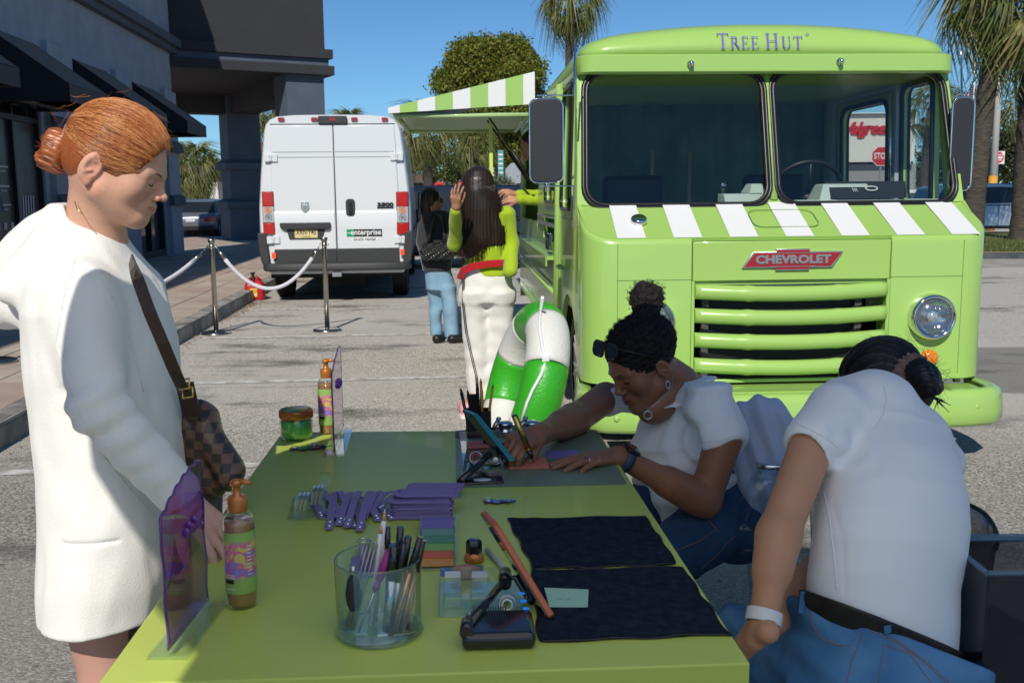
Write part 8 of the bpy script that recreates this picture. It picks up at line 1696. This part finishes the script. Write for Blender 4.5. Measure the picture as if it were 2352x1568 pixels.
# pen cup with its pens
cc = T(872, 1448); rc_ = .0655; t = thing('pen_cup', 'round clear plastic cup full of pens and markers', 'pen holder', cc); m = MB(); m.lathe([(0,.004),(rc_-.006,.004),(rc_-.004,.006),(rc_-.003,.118),(rc_,.120),(rc_+.001,.118),(rc_-.0005,.012),(rc_+.002,.009),(rc_+.002,.001),(rc_,0),(0,0)], n=56); m.build('cup', M_acry, t)
m = MB(); m.tube([(rc_*math.cos(k), rc_*math.sin(k), .1195) for k in [2*PI*i/40 for i in range(40)]], .0014, 6, closed=True); m.tube([((rc_+.001)*math.cos(k), (rc_+.001)*math.sin(k), .004) for k in [2*PI*i/40 for i in range(40)]], .002, 6, closed=True); m.build('rim', clear_mat('acrylic_rim', (.65,.75,.70), 1.2, .05, 1.5, .05), t)
M_pw = mat('white_pencil_paint', (.72,.70,.68), .4); M_wood = mat('pencil_wood', (.55,.30,.16), .7); M_sil = mat('silver_pen', (.50,.51,.52), .25, .9); M_rose = mat('rose_gold', (.70,.33,.24), .25, 1.0); M_mag = mat('magenta_plastic', (.38,.03,.24), .35); M_ypen = mat('yellow_pencil_paint', (.70,.36,.03), .4); M_clr = clear_mat('clear_pen', (.75,.75,.78), 1.2, .08)
def incup(bx_, by_, tpx, tpy, dY): return cc+Vector((bx_, by_, .006)), PY(tpx, tpy, cc.y+dY)
PEN = [('pencil','white pencil with sharpened tip up, taller of two in the cup','pencil',(-.01,.02),(884,1168,.02),.0036,[M_pw,M_wood,M_pw],[(0,.90,1,1,0,'barrel'),(.90,.97,1,.45,1,'wood'),(.97,1,.45,.05,2,'lead')]),
 ('pencil','white pencil with sharpened tip up, shorter of two in the cup','pencil',(-.015,.01),(876,1200,.01),.0038,[M_pw,M_wood,M_pw],[(0,.90,1,1,0,'barrel'),(.90,.97,1,.45,1,'wood'),(.97,1,.45,.05,2,'lead')]),
 ('marker','black capped marker leaning left of the others in the cup','marker',(.01,.03),(890,1210,.03),.0052,[M_sil,M_blkp],[(0,.62,.8,.9,0,'barrel'),(.62,1,1,.95,1,'cap')]),
 ('marker','tall black capped marker at the back of the cup','marker',(.02,.02),(920,1210,.02),.0058,[M_sil,M_blkp],[(0,.6,.8,.9,0,'barrel'),(.6,1,1,1,1,'cap')]),
 ('marker','thick silver barrel marker with square black cap','marker',(.014,-.012),(906,1252,-.01),.0085,[M_sil,M_blkp],[(0,.60,1,1,0,'barrel'),(.60,1,1.0,1.0,1,'cap')]),
 ('marker','gold barrel marker with black cap in the cup','marker',(.022,.0),(938,1232,.0),.0062,[M_gold,M_blkp],[(0,.62,.8,1,0,'barrel'),(.62,1,.95,.95,1,'cap')]),
 ('marker','slim silver marker with black cap in the cup','marker',(.02,-.004),(928,1246,-.02),.0048,[M_sil,M_blkp],[(0,.55,.9,1,0,'barrel'),(.55,1,1,1,1,'cap')]),
 ('marker','rose gold pen nearest the camera on the right of the cup','pen',(.022,-.03),(966,1232,-.005),.0042,[M_rose,M_blkp],[(0,.66,.9,1,0,'barrel'),(.66,1,1.5,1.2,1,'cap')]),
 ('marker','second rose gold pen behind the first in the cup','pen',(.034,-.02),(972,1240,.01),.0042,[M_rose,M_blkp],[(0,.66,.9,1,0,'barrel'),(.66,1,1.5,1.2,1,'cap')]),
 ('marker','third rose gold pen at the right wall of the cup','pen',(.044,-.008),(962,1250,.02),.0040,[M_rose,M_blkp],[(0,.66,.9,1,0,'barrel'),(.66,1,1.4,1.2,1,'cap')]),
 ('seam_ripper','magenta handled tool standing slanted in the cup','tool',(-.03,-.02),(900,1255,.0),.0065,[M_sil,M_mag],[(0,.5,.25,.3,0,'shaft'),(.5,.62,.8,.6,1,'grip'),(.62,.95,1,1.2,1,'handle'),(.95,1,.9,.3,1,'end')])]
for n_, lab, cat_, b_, tp, r_, ms, prt in PEN: a, b = incup(b_[0], b_[1], *tp); pen(n_, lab, a, b, r_, ms, prt, cat=cat_)
for k in range(3): a, b = incup(-.052+.006*k, -.01, 848+9*k, 1232+5*k, .0); pen('clear_pen', ('first','second','third')[k]+' clear stick pen from the left in the cup', a, b, .0034, [M_clr,M_sil], [(0,.97,1,1,0,'tube'),(.05,.9,.3,.3,1,'refill')])
a = cc+Vector((-.030,-.052,.112)); t = thing('black_blender', 'black teardrop shaped tool hanging inside the cup wall', 'tool', a); m = MB(); m.lathe([(.004,.0),(.009,-.008),(.0125,-.03),(.011,-.045),(.006,-.056),(0,-.058)], (0,0,0), 18, Matrix.Diagonal((1,.45,1))); m.build('head', M_black, t); m = MB(); m.cyl((0,0,0),(.0,.004,.012),.004,.0045,10); m.build('neck', M_sil, t)
# cap, light pen, boxes, mats, note
p = T(1089, 1288); t = thing('polish_bottle', 'small amber bottle with a faceted black cap', 'bottle', p); MB().lathe([(.0165,0),(.019,.003),(.0175,.012),(.0135,.018)], n=24).build('bottle', M_copper, t); MB().lathe([(.0150,.014),(.0155,.036),(.0125,.042),(0,.043)], n=6, smooth=False).build('cap', M_blkp, t, bevel=.0008)
pen('ballpoint_pen', 'pale grey pen lying beside the amber bottle', T(1118,1262,.005), T(1172,1322,.005), .0045, [mat('pale_grey_plastic', (.33,.37,.42), .35)], [(0,.94,1,1,0,'barrel'),(.94,1,.8,.2,0,'tip')])
def clearbox(label, pts, h, tape=None):
    t = thing('clear_box', label, 'box', T(*pts[0])); P = [T(*q) for q in pts]; n = 4; m = MB(); slab(m, P, 0, .002); c_ = sum(P, Vector())/4
    for i in range(4): A_, B_ = P[i], P[(i+1)%4]; i_ = lambda v: v+(c_-v).normalized()*.0022; slab(m, [A_, B_, i_(B_), i_(A_)], .002, h)
    m.build('box', M_acry, t, True, bevel=.0006); return t, c_
def taperoll(label, c, r, col, rot=None):
    t = thing('tape_roll', label, 'tape', c); R = rot or Matrix.Rotation(1.2, 3, 'X'); m = MB(); m.lathe([(r*.55,-.008),(r,-.008),(r,.008),(r*.55,.008),(r*.55,-.008)], (0,0,0), 24, R, cap=False); m.build('tape', clear_mat('tape_'+col[0], col[1], 1.4, .08, 1.5, .08), t); m = MB(); m.lathe([(r*.4,-.009),(r*.55,-.009),(r*.55,.009),(r*.4,.009),(r*.4,-.009)], (0,0,0), 18, R, cap=False); m.build('core', mat('core_'+col[0], col[2], .5), t)
t, c_ = clearbox('clear compartment box with white lids, nearest the phone stand', [(1008,1418),(1212,1410),(1206,1336),(1012,1340)], .03)
M_wc = mat('milky_plastic', (.60,.62,.62), .3, coat=.4)
for i in range(2): s = thing('mini_case', 'little clear case with white clips, '+('left' if i == 0 else 'right')+' one in the box', 'case', T(1035+60*i,1385)); slab(MB(), [T(1018+62*i,1400), T(1062+62*i,1399), T(1062+62*i,1350), T(1020+62*i,1351)], .004, .02).build('case', M_acry, s, True, bevel=.002); slab(MB(), [T(1022+62*i,1352), T(1058+62*i,1351), T(1058+62*i,1343), T(1023+62*i,1344)], .02, .026).build('clip', M_wc, s, True)
taperoll('clear tape roll in the box under the phone', T(1165,1388,.016), .017, ('clear', (.85,.88,.88), (.6,.6,.6)))
s = thing('blush_disc', 'dull pink round sponge behind the clear box', 'sponge', T(1070,1330,.0)); m = MB(); m.ell((0,0,.014), (.028,.012,.014), 18, 10); m.build('sponge', mat('dusty_pink', (.33,.15,.13), .7), s); lay('card', 'blue card lying behind the clear box', 'card', [(1010,1322),(1052,1328),(1060,1308),(1014,1304)], .0012, mat('blue_card', (.03,.12,.36), .5)); lay('card', 'teal and yellow card behind the pink sponge', 'card', [(1062,1312),(1108,1312),(1110,1298),(1062,1298)], .0012, mat('teal_card', (.05,.16,.16), .5))
def cloth(label, pts, seed):
    P = [T(*q) for q in pts]; t = thing('cloth_mat', label, 'cloth', P[0]); N_ = 36; V = []; F = []; r = random.Random(seed)
    for s_ in (1, 0):
        for j in range(N_+1):
            for i in range(N_+1):
                u, v = i/N_, j/N_; p = P[0]*(1-u)*(1-v)+P[1]*u*(1-v)+P[2]*u*v+P[3]*(1-u)*v; p = p+Vector((.002*math.sin(v*17+seed), .002*math.sin(u*15+seed), 0))*((u in (0,1))+(v in (0,1))); e = min(u,v,1-u,1-v)
                z = .0035+.0016*mnoise.noise(Vector((u*5, v*5, seed)))+.0012*math.sin(u*9+v*14+3*mnoise.noise(Vector((u*3, v*3, seed+4))))-(.002 if e < .01 else 0)+(.0015 if .01 < e < .04 else 0); V.append((p.x, p.y, p.z+(z if s_ else 0)))
    n = (N_+1)**2
    for b, fl in ((0, 1), (n, 0)):
        for j in range(N_):
            for i in range(N_): a = b+j*(N_+1)+i; q = [a, a+1, a+N_+2, a+N_+1]; F.append(q if fl else q[::-1])
    bd_ = [i for i in range(N_)]+[i*(N_+1)+N_ for i in range(N_)]+[N_*(N_+1)+N_-i for i in range(N_)]+[(N_-i)*(N_+1) for i in range(N_)]
    for k in range(len(bd_)): a, b = bd_[k], bd_[(k+1) % len(bd_)]; F.append([a, b, b+n, a+n])
    me = np_mesh('cloth', np.array(V), np.array(F), MATS.get('navy_towelling') or mat('navy_towelling', (.008,.013,.024), .95, var=(.016,.026,.042), vscale=60, bump=.8, bscale=500, bdist=.002, spec=.1, detail=8), True); place(me, 'cloth', t, True)
    m = MB(); m.tube([Vector(V[i])+Vector((0,0,.0005)) for i in bd_], .0016, 5, closed=True); m.build('hem', M_black, t, True)
cloth('black navy cloth nearest the camera on the table', [(1238,1476),(1674,1458),(1567,1302),(1222,1312)], 2); cloth('black navy cloth farther from the camera, behind the other', [(1226,1308),(1556,1297),(1482,1187),(1166,1192)], 5)
nt_ = thing('sticky_note', 'mint green note card lying on the near black cloth', 'note', T(1300,1372,.008)); slab(MB(), [T(1262,1394,.006), T(1350,1394,.006), T(1352,1354,.006), T(1250,1350,.008)], .0, .001).build('paper', mat('mint_paper', (.30,.52,.40), .7), nt_, True); M_ = Matrix.Translation(T(1296,1374,.008)) @ Matrix.Rotation(txa, 4, 'Z'); text('handwriting', 'for gr', mat('pencil_grey', (.17,.28,.22), .8), nt_, Matrix.Translation(-Vector(nt_.location)) @ M_, .012, shear=.3)
lay('desk_mat', 'grey translucent desk mat under the writing hands', 'desk mat', [(1048,1120),(1440,1112),(1372,990),(1046,1008)], .0012, mat('grey_green_vinyl', (.17,.22,.15), .35)); 
lay('desk_mat', 'dark grey mat at the far right end of the table', 'desk mat', [(1046,1006),(1240,1003),(1225,972),(1046,990)], .0012, mat('dark_grey_vinyl', (.06,.07,.07), .5), .0016)
# phone stands
def phone(label, a, b, wv, col, thick=.010, case=True):
    """a bottom edge centre, b top edge centre, wv half width vector"""
    t = thing('smartphone', label, 'phone', a); u = (b-a).normalized(); n = wv.cross(u).normalized(); W_, H_ = wv.length, (b-a).length; R = Matrix((wv.normalized(), u, n)).transposed(); m = MB(); m.prism(rrect(2*W_, H_, .012, 4, 0, H_/2), -thick/2, thick/2, 'z'); m.v = [tuple(a+R @ Vector(v)) for v in m.v]; m.build('case', col, t, True, bevel=.002); m = MB(); m.prism(rrect(2*W_-.008, H_-.008, .009, 4, 0, H_/2), thick/2+.0002, thick/2+.001, 'z'); m.v = [tuple(a+R @ Vector(v)) for v in m.v]; m.build('screen', mat('phone_screen', (.03,.035,.03), .06, coat=1) if 'phone_screen' not in MATS else MATS['phone_screen'], t, True)
    m = MB(); [m.prism(rrect(.002, .016, .0008, 2, -W_-.0004, H_*(.55+.13*k)), -.002, .002, 'z') for k in range(3)]; m.v = [tuple(a+R @ Vector(v)) for v in m.v]; m.build('side_button', M_sil, t, True); return t, R
# near: edge-on orange phone on a black folding stand with a blue lit base
M_orc = mat('rust_orange_case', (.40,.09,.03), .35, coat=.3); a = PY(1252,1400,1.53); b = PY(1120,1185,1.66); phone('phone in a rust orange case leaning on the near stand, seen edge on', a, b, Vector((.012,-.036,.0)), M_orc, .011)
t = thing('phone_stand', 'black folding phone stand with blue lit buttons, nearest the camera', 'phone stand', T(1145,1470)); P = [T(1060,1497), T(1232,1492), T(1222,1430), T(1068,1434)]; m = MB(); slab(m, P, 0, .026); m.build('base', M_blkp, t, True, bevel=.010, seg=4); m = MB()
for i in range(14): x = 1088+i*5.6; slab(m, [T(x,1466,.0), T(x+2.6,1466,.0), T(x+1.8,1428,.0), T(x-.8,1428,.0)], .0264, .0268)
m.build('speaker_grille', M_black, t, True); M_blu = mat('blue_lit_button', (.01,.15,.5), .3, emis=((.01,.22,.8), .45))
for i, (x, y) in enumerate(((1199,1414),(1203,1432),(1208,1450))): q = T(x, y-16, .0); MB().prism(rrect(.010,.008,.003,3,0,0), .0265, .0275, 'z', c=q).build('button', M_blu, t, True)
m = MB(); h_ = T(1072,1440,.028); e_ = PY(1160,1330,1.60); e2 = PY(1232,1405,1.57); m.tube([h_, e_], .0075, 10, flat=.7); m.build('lower_arm', M_blkp, t, True); m = MB(); m.cyl(e_+Vector((0,-.02,0)), e_+Vector((0,.03,0)), .011, n=14); m.build('hinge', M_blkp, t, True); m = MB(); m.tube([e_, PY(1185,1325,1.6), e2], .008, 10, flat=.7); m.build('upper_arm', M_blkp, t, True); m = MB(); q = PY(1245,1412,1.54); m.box(q, (.03,.055,.016), Matrix.Rotation(-.5, 3, 'Y')); m.build('cradle', M_black, t, True, bevel=.003); MB().cyl(h_+Vector((0,-.02,0)), h_+Vector((0,.02,0)), .010, n=14).build('hinge', M_blkp, t, True)
M_teal = mat('teal_case', (.02,.25,.27), .4, coat=.2); a = PY(1163,1052,2.38); b = PY(1078,945,2.56); phone('phone in a teal case leaning on the far stand', a, b, Vector((.018,-.034,.0)), M_teal, .014)
t = thing('phone_stand', 'black tilting phone stand at the far mat, holding the teal phone', 'phone stand', T(1104,1105)); m = MB(); slab(m, [T(1050,1116), T(1158,1111), T(1150,1088), T(1062,1090)], 0, .007); m.build('base', M_blkp, t, True, bevel=.003); m = MB(); h_, e_ = T(1056,1106,.01), PY(1132,1036,2.41); m.tube([h_, e_], .0085, 12); m.build('arm', M_blkp, t, True); m = MB(); m.lathe([(.018,.0),(.018,.001),(0,.001)], tuple(T(1108,1101,.0072)), 20, Matrix.Diagonal((1.2,.7,1))); m.build('pad', M_wc, t, True); MB().cyl(e_+Vector((0,-.02,0)), e_+Vector((0,.02,0)), .010, n=12).build('hinge', M_blkp, t, True); m = MB(); ribbon(m, [PY(1155,1055,2.42), PY(1100,985,2.53)], .05, .004, (1,-.5,0)); m.build('back_plate', M_black, t, True)
# pen holder at the far end
p = T(1100, 1000); t = thing('desk_organiser', 'black box pen holder with pens and pencils at the far table end', 'pen holder', p); m = MB(); [m.b2(x0,x1,y0,y1,.001,.075) for x0,x1,y0,y1 in ((-.035,.035,-.028,-.026),(-.035,.035,.026,.028),(-.035,-.033,-.026,.026),(.033,.035,-.026,.026))]; m.b2(-.035,.035,-.028,.028,0,.0009); m.build('box', M_black, t); 
for k, (dx, tx, ty, mm, nm) in enumerate(((-.025,1058,892,M_blkp,'black pen leaning left'),(-.012,1074,897,M_blkp,'black pen upright'),(.0,1096,880,M_blkp,'tall black pen'),(.008,1106,888,M_blkp,'short black pen'))): pen('pen', nm+' in the black holder', p+Vector((dx,0,.006)), PY(tx,ty,2.74), .0048, [mm], [(0,.9,1,1,0,'barrel'),(.9,1,.9,.5,0,'cap')], 'pens in the black holder')
for k, (dx, tx, ty) in enumerate(((.012,1104,868),(.02,1133,880))): pen('pencil', 'yellow pencil '+('upright' if k == 0 else 'leaning right')+' in the black holder', p+Vector((dx,-.01*k,.006)), PY(tx,ty,2.72), .0038, [M_ypen,M_wood,M_black], [(0,.92,1,1,0,'barrel'),(.92,.98,1,.4,1,'wood'),(.98,1,.4,.05,2,'lead')])
s = thing('ruler', 'short dark steel ruler standing in the black holder', 'ruler', p+Vector((.0,-.015,.02))); q = PY(1086,905,2.70); m = MB(); ribbon(m, [p+Vector((.0,-.015,.02)), q], .028, .0015, (0,-1,0)); m.build('blade', mat('dark_steel', (.04,.04,.045), .4, .7), s, True)
t, c_ = clearbox('clear organiser full of tape rolls beside the teal phone', [(1062,1082),(1158,1080),(1150,1012),(1056,1014)], .028)
taperoll('tape roll with a pink core in the clear organiser', T(1093,1052,.018), .020, ('pinkc', (.8,.8,.8), (.55,.05,.15))); taperoll('blue tape roll in the clear organiser', T(1138,1055,.016), .017, ('blue', (.05,.35,.5), (.3,.3,.3))); lay('card', 'folded pink card in the clear organiser', 'card', [(1072,1030),(1128,1028),(1126,1016),(1074,1018)], .006, mat('pink_card', (.60,.17,.15), .6), .004)
for i, (x, y) in enumerate(((1160,992),(1222,990))):
    q = T(x, y); t = thing('hand_stamp', 'chrome round stamp with a small handle, '+('left' if i == 0 else 'right')+' of two beside the pen holder', 'stamp', q); MB().lathe([(.022,0),(.022,.006),(.018,.009),(.018,.018),(.023,.021),(.023,.028),(.015,.031),(0,.032)], n=28).build('body', M_chrome, t); m = MB(); m.tube([(-.035,-.005,.008),(-.028,.0,.02),(-.018,.005,.036)], [.005,.007,.006], 10); m.ell((-.018,.005,.038), (.008,.006,.006), 10, 6); m.build('handle', M_sil, t)
pen('marker', 'black pen lying across the clear organiser', T(1112,1014,.032), T(1168,1024,.03), .006, [M_blkp,M_sil], [(0,.85,1,1,0,'barrel'),(.85,1,1.02,1,1,'cap')])
M_salm = mat('salmon_card', (.68,.20,.13), .6)
for k in range(3): lay('card', ('top','middle','bottom')[2-k]+' salmon card of the small stack being written on', 'card', [(1172-k,1078-1.2*k),(1262,1076-1.2*k),(1252,1052-1.2*k),(1176,1054-1.2*k)], .0016, M_salm, .0016+.0018*k)
lay('card', 'pale purple card behind the writing hand', 'card', [(1250,1052),(1330,1050),(1326,1034),(1254,1036)], .0016, M_pcard, .0016)
# ---------------------------------------------------------------- lifebuoy, chairs, jacket, tote, added shade canopy
M_bg = mat('green_textured_vinyl', (.035,.36,.015), .38, bump=.5, bscale=70, bdist=.006, coat=.2); M_bw = mat('white_textured_vinyl', (.66,.65,.60), .5, bump=.5, bscale=70, bdist=.006)
lb = thing('lifebuoy', 'big green and white striped lifebuoy leaning against the green truck', 'lifebuoy', PZ(1215, 1090)); cB_ = PY(1203, 890, 5.0); be = math.radians(-11); le = math.radians(17); ax_ = Matrix.Rotation(le, 3, 'Y'); RL = ax_ @ Matrix.Rotation(be, 3, 'Z').inverted() @ Matrix.Rotation(PI/2, 3, 'Y'); RR_, rr_ = .345, .108
for k in range(8):
    m = MB(); m.tube([cB_+RL @ Vector((RR_*math.cos(a), RR_*math.sin(a), 0)) for a in [2*PI*(k+i/10)/8+.25 for i in range(11)]], rr_, 24, cap=True, up=RL @ Vector((0,0,1))); m.build('segment', M_bg if k % 2 else M_bw, lb, True)
m = MB(); P = [cB_+RL @ Vector((RR_*1.0*math.cos(a)+(rr_+.004)*.0, RR_*math.sin(a), 0))+(CL-cB_).normalized()*(rr_+.012)+Vector((.02*math.sin(3*a),0,0)) for a in [math.radians(100-i*12) if False else PI+.35+i*.19 for i in range(15)]]
wp = [(1246,683),(1243,715),(1240,750),(1245,790),(1254,826),(1243,862),(1225,895),(1212,925),(1200,965)]; P = [PY(x, y, 4.80+.0) for x, y in wp]
dgx = bpy.context.evaluated_depsgraph_get(); dgx.update(); out = []
for x, y in wp:
    d = ray(x, y); ok, loc, _n, _i, ob, _m = S.ray_cast(dgx, CL+d*3.9/d.y, d.normalized()); out.append(loc+_n*.008 if ok and ob.name.startswith('segment') else PY(x, y, 4.75))
m = MB(); m.tube(out, .008, 8); m.build('cord', MATS['sign_white'], lb, True); MB().box(out[4], (.035,.02,.05)).build('cord_clip', MATS['sign_white'], lb, True, bevel=.004)
M_clrc = clear_mat('polycarbonate', (.86,.90,.92), 1.0, .05, 1.45, .0); M_smoke = clear_mat('smoked_polycarbonate', (.50,.52,.55), 1.3, .05, 1.5, .03)
def ghost(label, c, rz, mt, hb=.86, backarc=True):
    t = thing('chair', label, 'chair', c, rz); m = MB(); m.prism(rrect(.44,.42,.06,5), .43, .452, 'z'); m.build('seat', mt, t, bevel=.004)
    m = MB(); n = 14; rings = []
    for j in range(8): z = .50+(hb-.5)*j/7; q = 1-.12*max(0, j-5); rings.append([(.23*q*math.sin(a), -.14-.12*math.cos(a)-.05*j/7, z) for a in [math.radians(-100+200*i/n) for i in range(n+1)]])
    m.loft(rings, closed=False, cap=False); o = m.build('backrest', mt, t); s_ = o.modifiers.new('thick', 'SOLIDIFY'); s_.thickness = .008
    m = MB(); m.tube(rings[-1], .009, 8); m.tube([(.21,.19,.44),(0,.215,.44),(-.21,.19,.44)], .009, 8); m.build('edge_tube', M_chrome if mt is M_clrc else M_black, t)
    for sx in (-1, 1):
        for sy in (-1, 1): MB().tube([(sx*.19,sy*.17,.43),(sx*.21,sy*.2,0)], [.017,.012], 8).build('leg', mt, t)
    return t
ghost('clear plastic chair under the writing woman, pale jacket over its back', (.62, 2.90, 0), math.radians(58), M_clrc, .68); cs_ = thing('tub_chair', 'smoked clear tub chair the bending woman sits on, its curved back to her right', 'chair', (.88,2.40,0)); R_ = []; 
for z, k in ((.38,.86),(.46,.95),(.54,1.0),(.625,1.02)): R_.append([Vector((.88+.29*k*math.cos(a), 2.40+.30*k*math.sin(a), z-.05*max(0,-math.sin(a)))) for a in [math.radians(-35+135*i/24) for i in range(25)]])
m = MB(); m.loft(R_, closed=False, cap=False); o = m.build('backrest', M_smoke, cs_, True); o.modifiers.new('thick', 'SOLIDIFY').thickness = .006; m = MB(); m.tube(R_[-1], .006, 8); m.build('rim', M_black, cs_, True); m = MB(); m.lathe([(.0,.385),(.24,.385),(.25,.37),(0,.368)], (.88,2.40,0), 28); m.build('seat', M_smoke, cs_, True)
for a in (.7, 2.3, 4, 5.5): MB().tube([(.88+.2*math.cos(a), 2.40+.2*math.sin(a), .37), (.88+.24*math.cos(a), 2.40+.24*math.sin(a), 0)], .014, 8).build('leg', M_black, cs_, True)
tt = thing('storage_tote', 'dark translucent storage tote with blue grey rim at the lower right corner', 'tote', (1.06, 2.0, 0)); m = MB(); x0, y0 = .955, 1.92; M_tote = clear_mat('tote_plastic', (.42,.44,.50), 1.0, .15, 1.45, .06)
m.b2(x0,x0+.3,y0,y0+.004,.02,.655); m.b2(x0,x0+.004,y0+.0045,y0+.2,.02,.655); m.b2(x0,x0+.3,y0+.2,y0+.24,.02,.655); m.b2(x0,x0+.3,y0,y0+.2,.016,.0195); m.build('bin', M_tote, tt, True); m = MB(); m.tube([(x0,y0,.657),(x0+.3,y0,.657)], .006, 6); m.tube([(x0,y0,.657),(x0,y0+.2,.657)], .006, 6); m.tube([(x0,y0+.2,.657),(x0+.3,y0+.2,.657)], .006, 6); m.build('rim', mat('blue_grey_rim', (.10,.17,.24), .4), tt, True)
# jacket draped over the chair back
M_jack = mat('pale_blue_nylon', (.50,.56,.72), .6, bump=.15, bscale=120, bdist=.003, sheen=.2); jk = thing('jacket', 'pale blue white jacket draped over the chair between the two seated women', 'jacket', PY(1765, 1100, 2.72)); js = SD(.02)
for (x0, y0, x1, y1, Y, r0, r1) in ((1722,948,1712,1100,2.80,.040,.05),(1755,945,1745,1150,2.76,.045,.055),(1790,962,1770,1130,2.74,.04,.05),(1822,985,1805,1140,2.74,.035,.045),(1712,1050,1722,1175,2.78,.04,.03),(1745,1150,1738,1215,2.75,.04,.022),(1780,1090,1760,1190,2.72,.035,.02)): js.add(rc(PY(x0,y0,Y), PY(x1,y1,Y-.02), r0, r1, k=.03))
js.disp = lambda P: .006*np.sin(P[:, 0]*110+P[:, 2]*22+2.5*wn(P, 10, 2))+.0035*wn(P*np.array([1,1,.4]), 50, 1); sculpt('shell', js, .0045, M_jack, jk)
m = MB(); m.tube([PY(1698,1015,2.80), PY(1700,975,2.80), PY(1710,945,2.80), PY(1728,926,2.80), PY(1745,930,2.80)], .004, 8); m.build('hanger_wire', M_sil, jk, True)
def canvas_mat():  # cloth of the added canopy; passes sunlight through as soft fill
    m = mat('fill_canopy_cloth', (.75,.75,.73), .8); N = m.node_tree; t = N.nodes.new('ShaderNodeBsdfTranslucent'); t.inputs[0].default_value = (.97,.96,.94,1); x = N.nodes.new('ShaderNodeMixShader'); x.inputs[0].default_value = .97
    N.links.new(N.nodes['Principled BSDF'].outputs[0], x.inputs[1]); N.links.new(t.outputs[0], x.inputs[2]); N.links.new(x.outputs[0], N.nodes['Material Output'].inputs[0]); return m
# unseen translucent canopy, added to cast the table's shade and brighten it softly
ucx, ucy, uz, uR = .20, .66, 1.95, 1.17; um = thing('added_shade_canopy', 'unseen white canopy on thin poles, added to shade and softly light the table', 'canopy', (ucx, ucy-2.2, 0))
ol = [(ucx+uR*math.cos(a), ucy+uR*math.sin(a)) for a in [math.radians(10+i*10) for i in range(18)]]+[(ucx-1.08, ucy-.33), (ucx-.88, ucy-.62), (ucx-.84, ucy-3.2), (ucx+1.9, ucy-3.2), (ucx+1.75, ucy-.6), (ucx+1.45, ucy-.1)]
cx_, cy_ = ucx+.2, ucy-1.0; m = MB(); m.loft([[(cx_+(x-cx_)*k, cy_+(y-cy_)*k, uz+h) for x, y in ol] for k, h in ((1,0),(.7,.09),(.35,.17),(.02,.2))], cap=False); m.build('canopy', canvas_mat(), um, True)
m = MB(); m.tube([(x, y, uz) for x, y in ol], .012, 6, closed=True); m.build('canopy_rim', M_sil, um, True)
for x, y in ((ucx-.8, ucy-3.15), (ucx+1.88, ucy-3.15), (ucx-.85, ucy-.9), (ucx+1.76, ucy-.75)): MB().cyl((x,y,0),(x,y,uz),.018).build('pole', M_sil, um, True)
